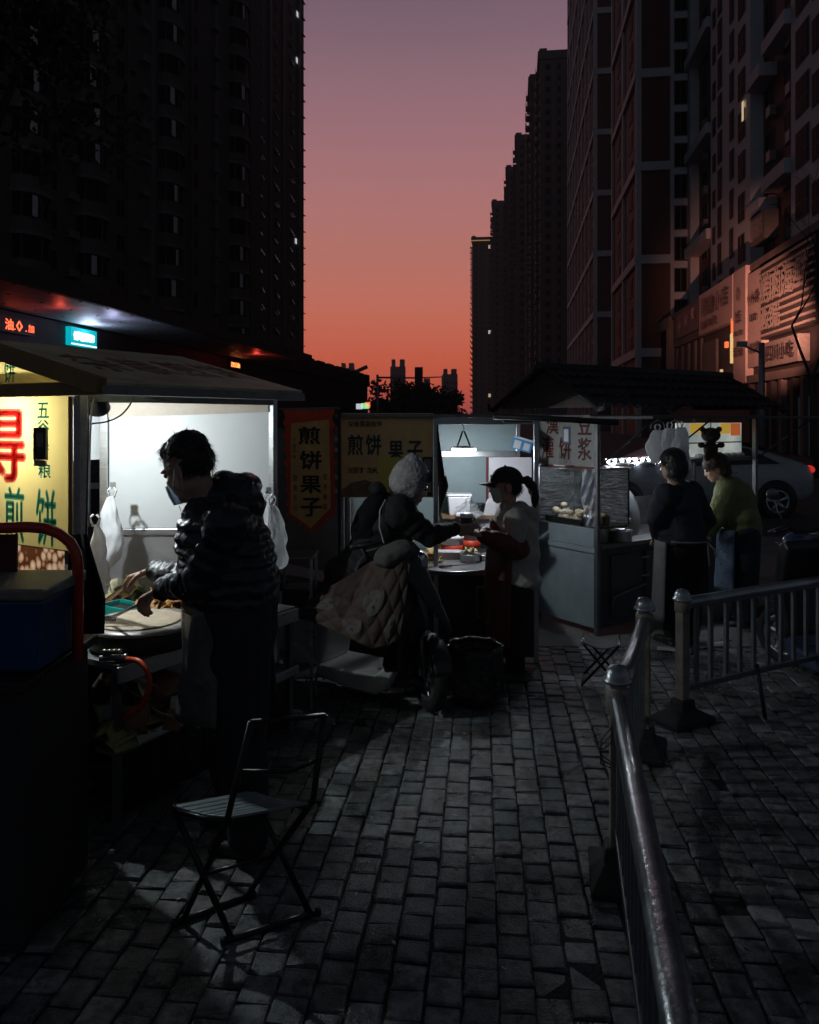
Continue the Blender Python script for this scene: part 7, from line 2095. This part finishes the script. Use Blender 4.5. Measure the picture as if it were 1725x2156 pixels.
car("silver sedan parked behind the tiled stall, rear wheel showing", (X_(1634, 14.75) - 1.45, 15.6, -.03), R(180), m_carw)
car("black car glimpsed through the gap in the lit stall", (X_(214, 15.5) - .3, 17.0, -.03), R(97), mat("black_car_paint", (.012, .012, .014), .25, var=.05, coat=.5), False)

# ---------------------------------------------------------------- washing-up things at the right
t = thing("plastic_stool", "white plastic stool carrying the teal tub at the right", "stool", (X_(1712, 6.0), 6.0, 0))
m_pst = mat("dirty_white_plastic", (.40, .39, .35), .5, var=.2)
b = MB(); b.box((0, 0, .605), (.34, .32, .03)); b.build("seat", m_pst, t, bevel=.01)
for (x, y) in ((-.13, -.12), (.13, -.12), (-.13, .12), (.13, .12)):
    b = MB(); b.tube([(x, y, .59), (x * 1.25, y * 1.25, 0)], [.024, .02], 8); b.build("leg", m_pst, t)
b = MB(); b.box((0, -.135, .3), (.26, .015, .05)); b.build("brace", m_pst, t)
t = thing("wash_tub", "teal plastic washing tub with a dark tray lid at the right edge", "tub", (X_(1716, 6.0) + .02, 6.0, .622))
m_tealt = mat("grey_teal_plastic", (.16, .27, .31), .45, var=.1)
b = MB(); b.add([(-.165, -.14, 0), (.165, -.14, 0), (.165, .14, 0), (-.165, .14, 0), (-.20, -.175, .225), (.20, -.175, .225), (.20, .175, .225), (-.20, .175, .225)], [(0, 3, 2, 1), (0, 1, 5, 4), (1, 2, 6, 5), (2, 3, 7, 6), (3, 0, 4, 7), (4, 5, 6, 7)]); b.build("tub_body", m_tealt, t, bevel=.02, seg=3)
b = MB(); b.box((0, 0, .232), (.425, .375, .014)); b.build("rim", m_tealt, t, bevel=.005)
b = MB(); b.box((-.0, 0, .246), (.46, .40, .012)); b.build("tray_lid", m_black, t, bevel=.004)
b = MB(); c_ = V((X_(1692, 5.95), 5.95, .876)); b.lathe(c_, [(.092, 0), (.094, .006), (.085, .045), (.055, .075), (.0, .088)], 28); one("plastic_bowl", b, mat("blue_bowl_plastic", (.10, .16, .48), .4, var=.1), "upturned blue plastic bowl on the washing tub", "bowl")
for k in range(4):
    b = MB(); b.lathe(V((X_(1724, 5.98), 5.98, .876 + k * .026)), [(.05, 0), (.075, .018), (.08, .022), (.073, .02), (.0, .006)], 28)
    one("steel_bowl", b, m_steel, ["lowest of the stacked steel bowls at the right edge", "second lowest of the stacked steel bowls at the right edge", "third of the stacked steel bowls at the right edge", "topmost of the stacked steel bowls at the right edge"][k], "bowl", "stacked steel bowls")
t = thing("storage_box", "pale plastic storage box with a lid on the ground behind the railing", "box", (X_(1688, 6.5), 6.55, 0), R(8))
b = MB(); b.add([(-.18, -.12, 0), (.18, -.12, 0), (.18, .12, 0), (-.18, .12, 0), (-.205, -.145, .19), (.205, -.145, .19), (.205, .145, .19), (-.205, .145, .19)], [(0, 3, 2, 1), (0, 1, 5, 4), (1, 2, 6, 5), (2, 3, 7, 6), (3, 0, 4, 7), (4, 5, 6, 7)]); b.build("box_body", mat("pale_box_plastic", (.36, .40, .38), .5, var=.1), t, bevel=.012)
b = MB(); b.box((0, 0, .204), (.44, .32, .026)); b.build("lid", mat("pale_lid_plastic", (.46, .52, .54), .4, var=.1), t, bevel=.008)
b = MB(); b.box((0, 0, .222), (.1, .03, .012)); b.build("lid_handle", m_tub, t, bevel=.004)
scooter("dark scooter cut off by the right edge, one mirror and handlebar showing", (X_(1725, 5.75) + .02, 5.35, 0), R(108), m_scb, R(15))
# litter and stakes
rd = random.Random(55)
m_paper = mat("dirty_paper", (.42, .42, .40), .8, var=.2, scale=14)
for k, (u, v, w_, h_, lb_) in enumerate(((1420, 1372, .26, .12, "larger flat sheet of paper on the ground behind the railing"), (1500, 1362, .30, .10, "narrow strip of paper lying beside the larger sheet"), (1345, 1400, .10, .07, "scrap of paper near the folding stool"), (352, 1652, .07, .04, "pale scrap on the dark ground under the lit stall"))):
    d_ = CAM_H * F / (v - 880); c_ = V((X_(u, d_), d_, .012))
    a_ = rd.uniform(-.4, .4)
    b = MB(); b.grid(lambda s, q: c_ + Matrix.Rotation(a_, 3, 'Z') @ V(((s - .5) * w_, (q - .5) * h_, .004 * math.sin(s * 7) * math.cos(q * 5) + .004)), 8, 4)
    one("paper_sheet", b, m_paper, lb_, "paper", "litter on the ground", solid=.001)
b = MB()
for (u, v0, v1) in ((1608, 1445, 1515), (1645, 1490, 1505)):
    pass
p0 = V((X_(1612, 4.83), 4.83, 0)); b.tube([p0, p0 + V((-.03, .05, .32))], .012, 6); one("wooden_stake", b, m_iron, "short dark stake leaning at the foot of the farther railing", "stake")

lt_ = MB(); rd = random.Random(91)
for k in range(110):
    x_, y_ = rd.uniform(-1.2, 2.6), rd.uniform(2.3, 6.4)
    s_ = rd.uniform(.006, .02); a_ = rd.uniform(0, 6); M2 = Matrix.Rotation(a_, 3, 'Z')
    lt_.cm = rd.choice((0, 0, 1)); lt_.add([V((x_, y_, .006 + rd.uniform(0, .004))) + M2 @ V((px * s_, py * s_ * .6, rd.uniform(0, .006))) for px, py in ((-1, 0), (-.2, -.6), (1, 0), (.1, .7))], [(0, 1, 2, 3)])
tag(lt_.build("ground_litter", [m_paper, mat("dead_leaf", (.12, .07, .03), .8)]), kind="stuff")
# ================================================================ HAZE
hz = MB(); hz.span((-140, -6, -1.03), (140, 520, 112))
hz_o = hz.build("haze", [], None); hz_o["kind"] = "stuff"
m_hz = bpy.data.materials.new("haze_air"); m_hz.use_nodes = True
nn_ = m_hz.node_tree.nodes; nn_.clear()
ho = nn_.new("ShaderNodeOutputMaterial"); hv = nn_.new("ShaderNodeVolumePrincipled")
hv.inputs["Color"].default_value = (.88, .86, .87, 1); hv.inputs["Density"].default_value = .0008; hv.inputs["Anisotropy"].default_value = .2
m_hz.node_tree.links.new(hv.outputs[0], ho.inputs["Volume"])
hz_o.data.materials.append(m_hz)
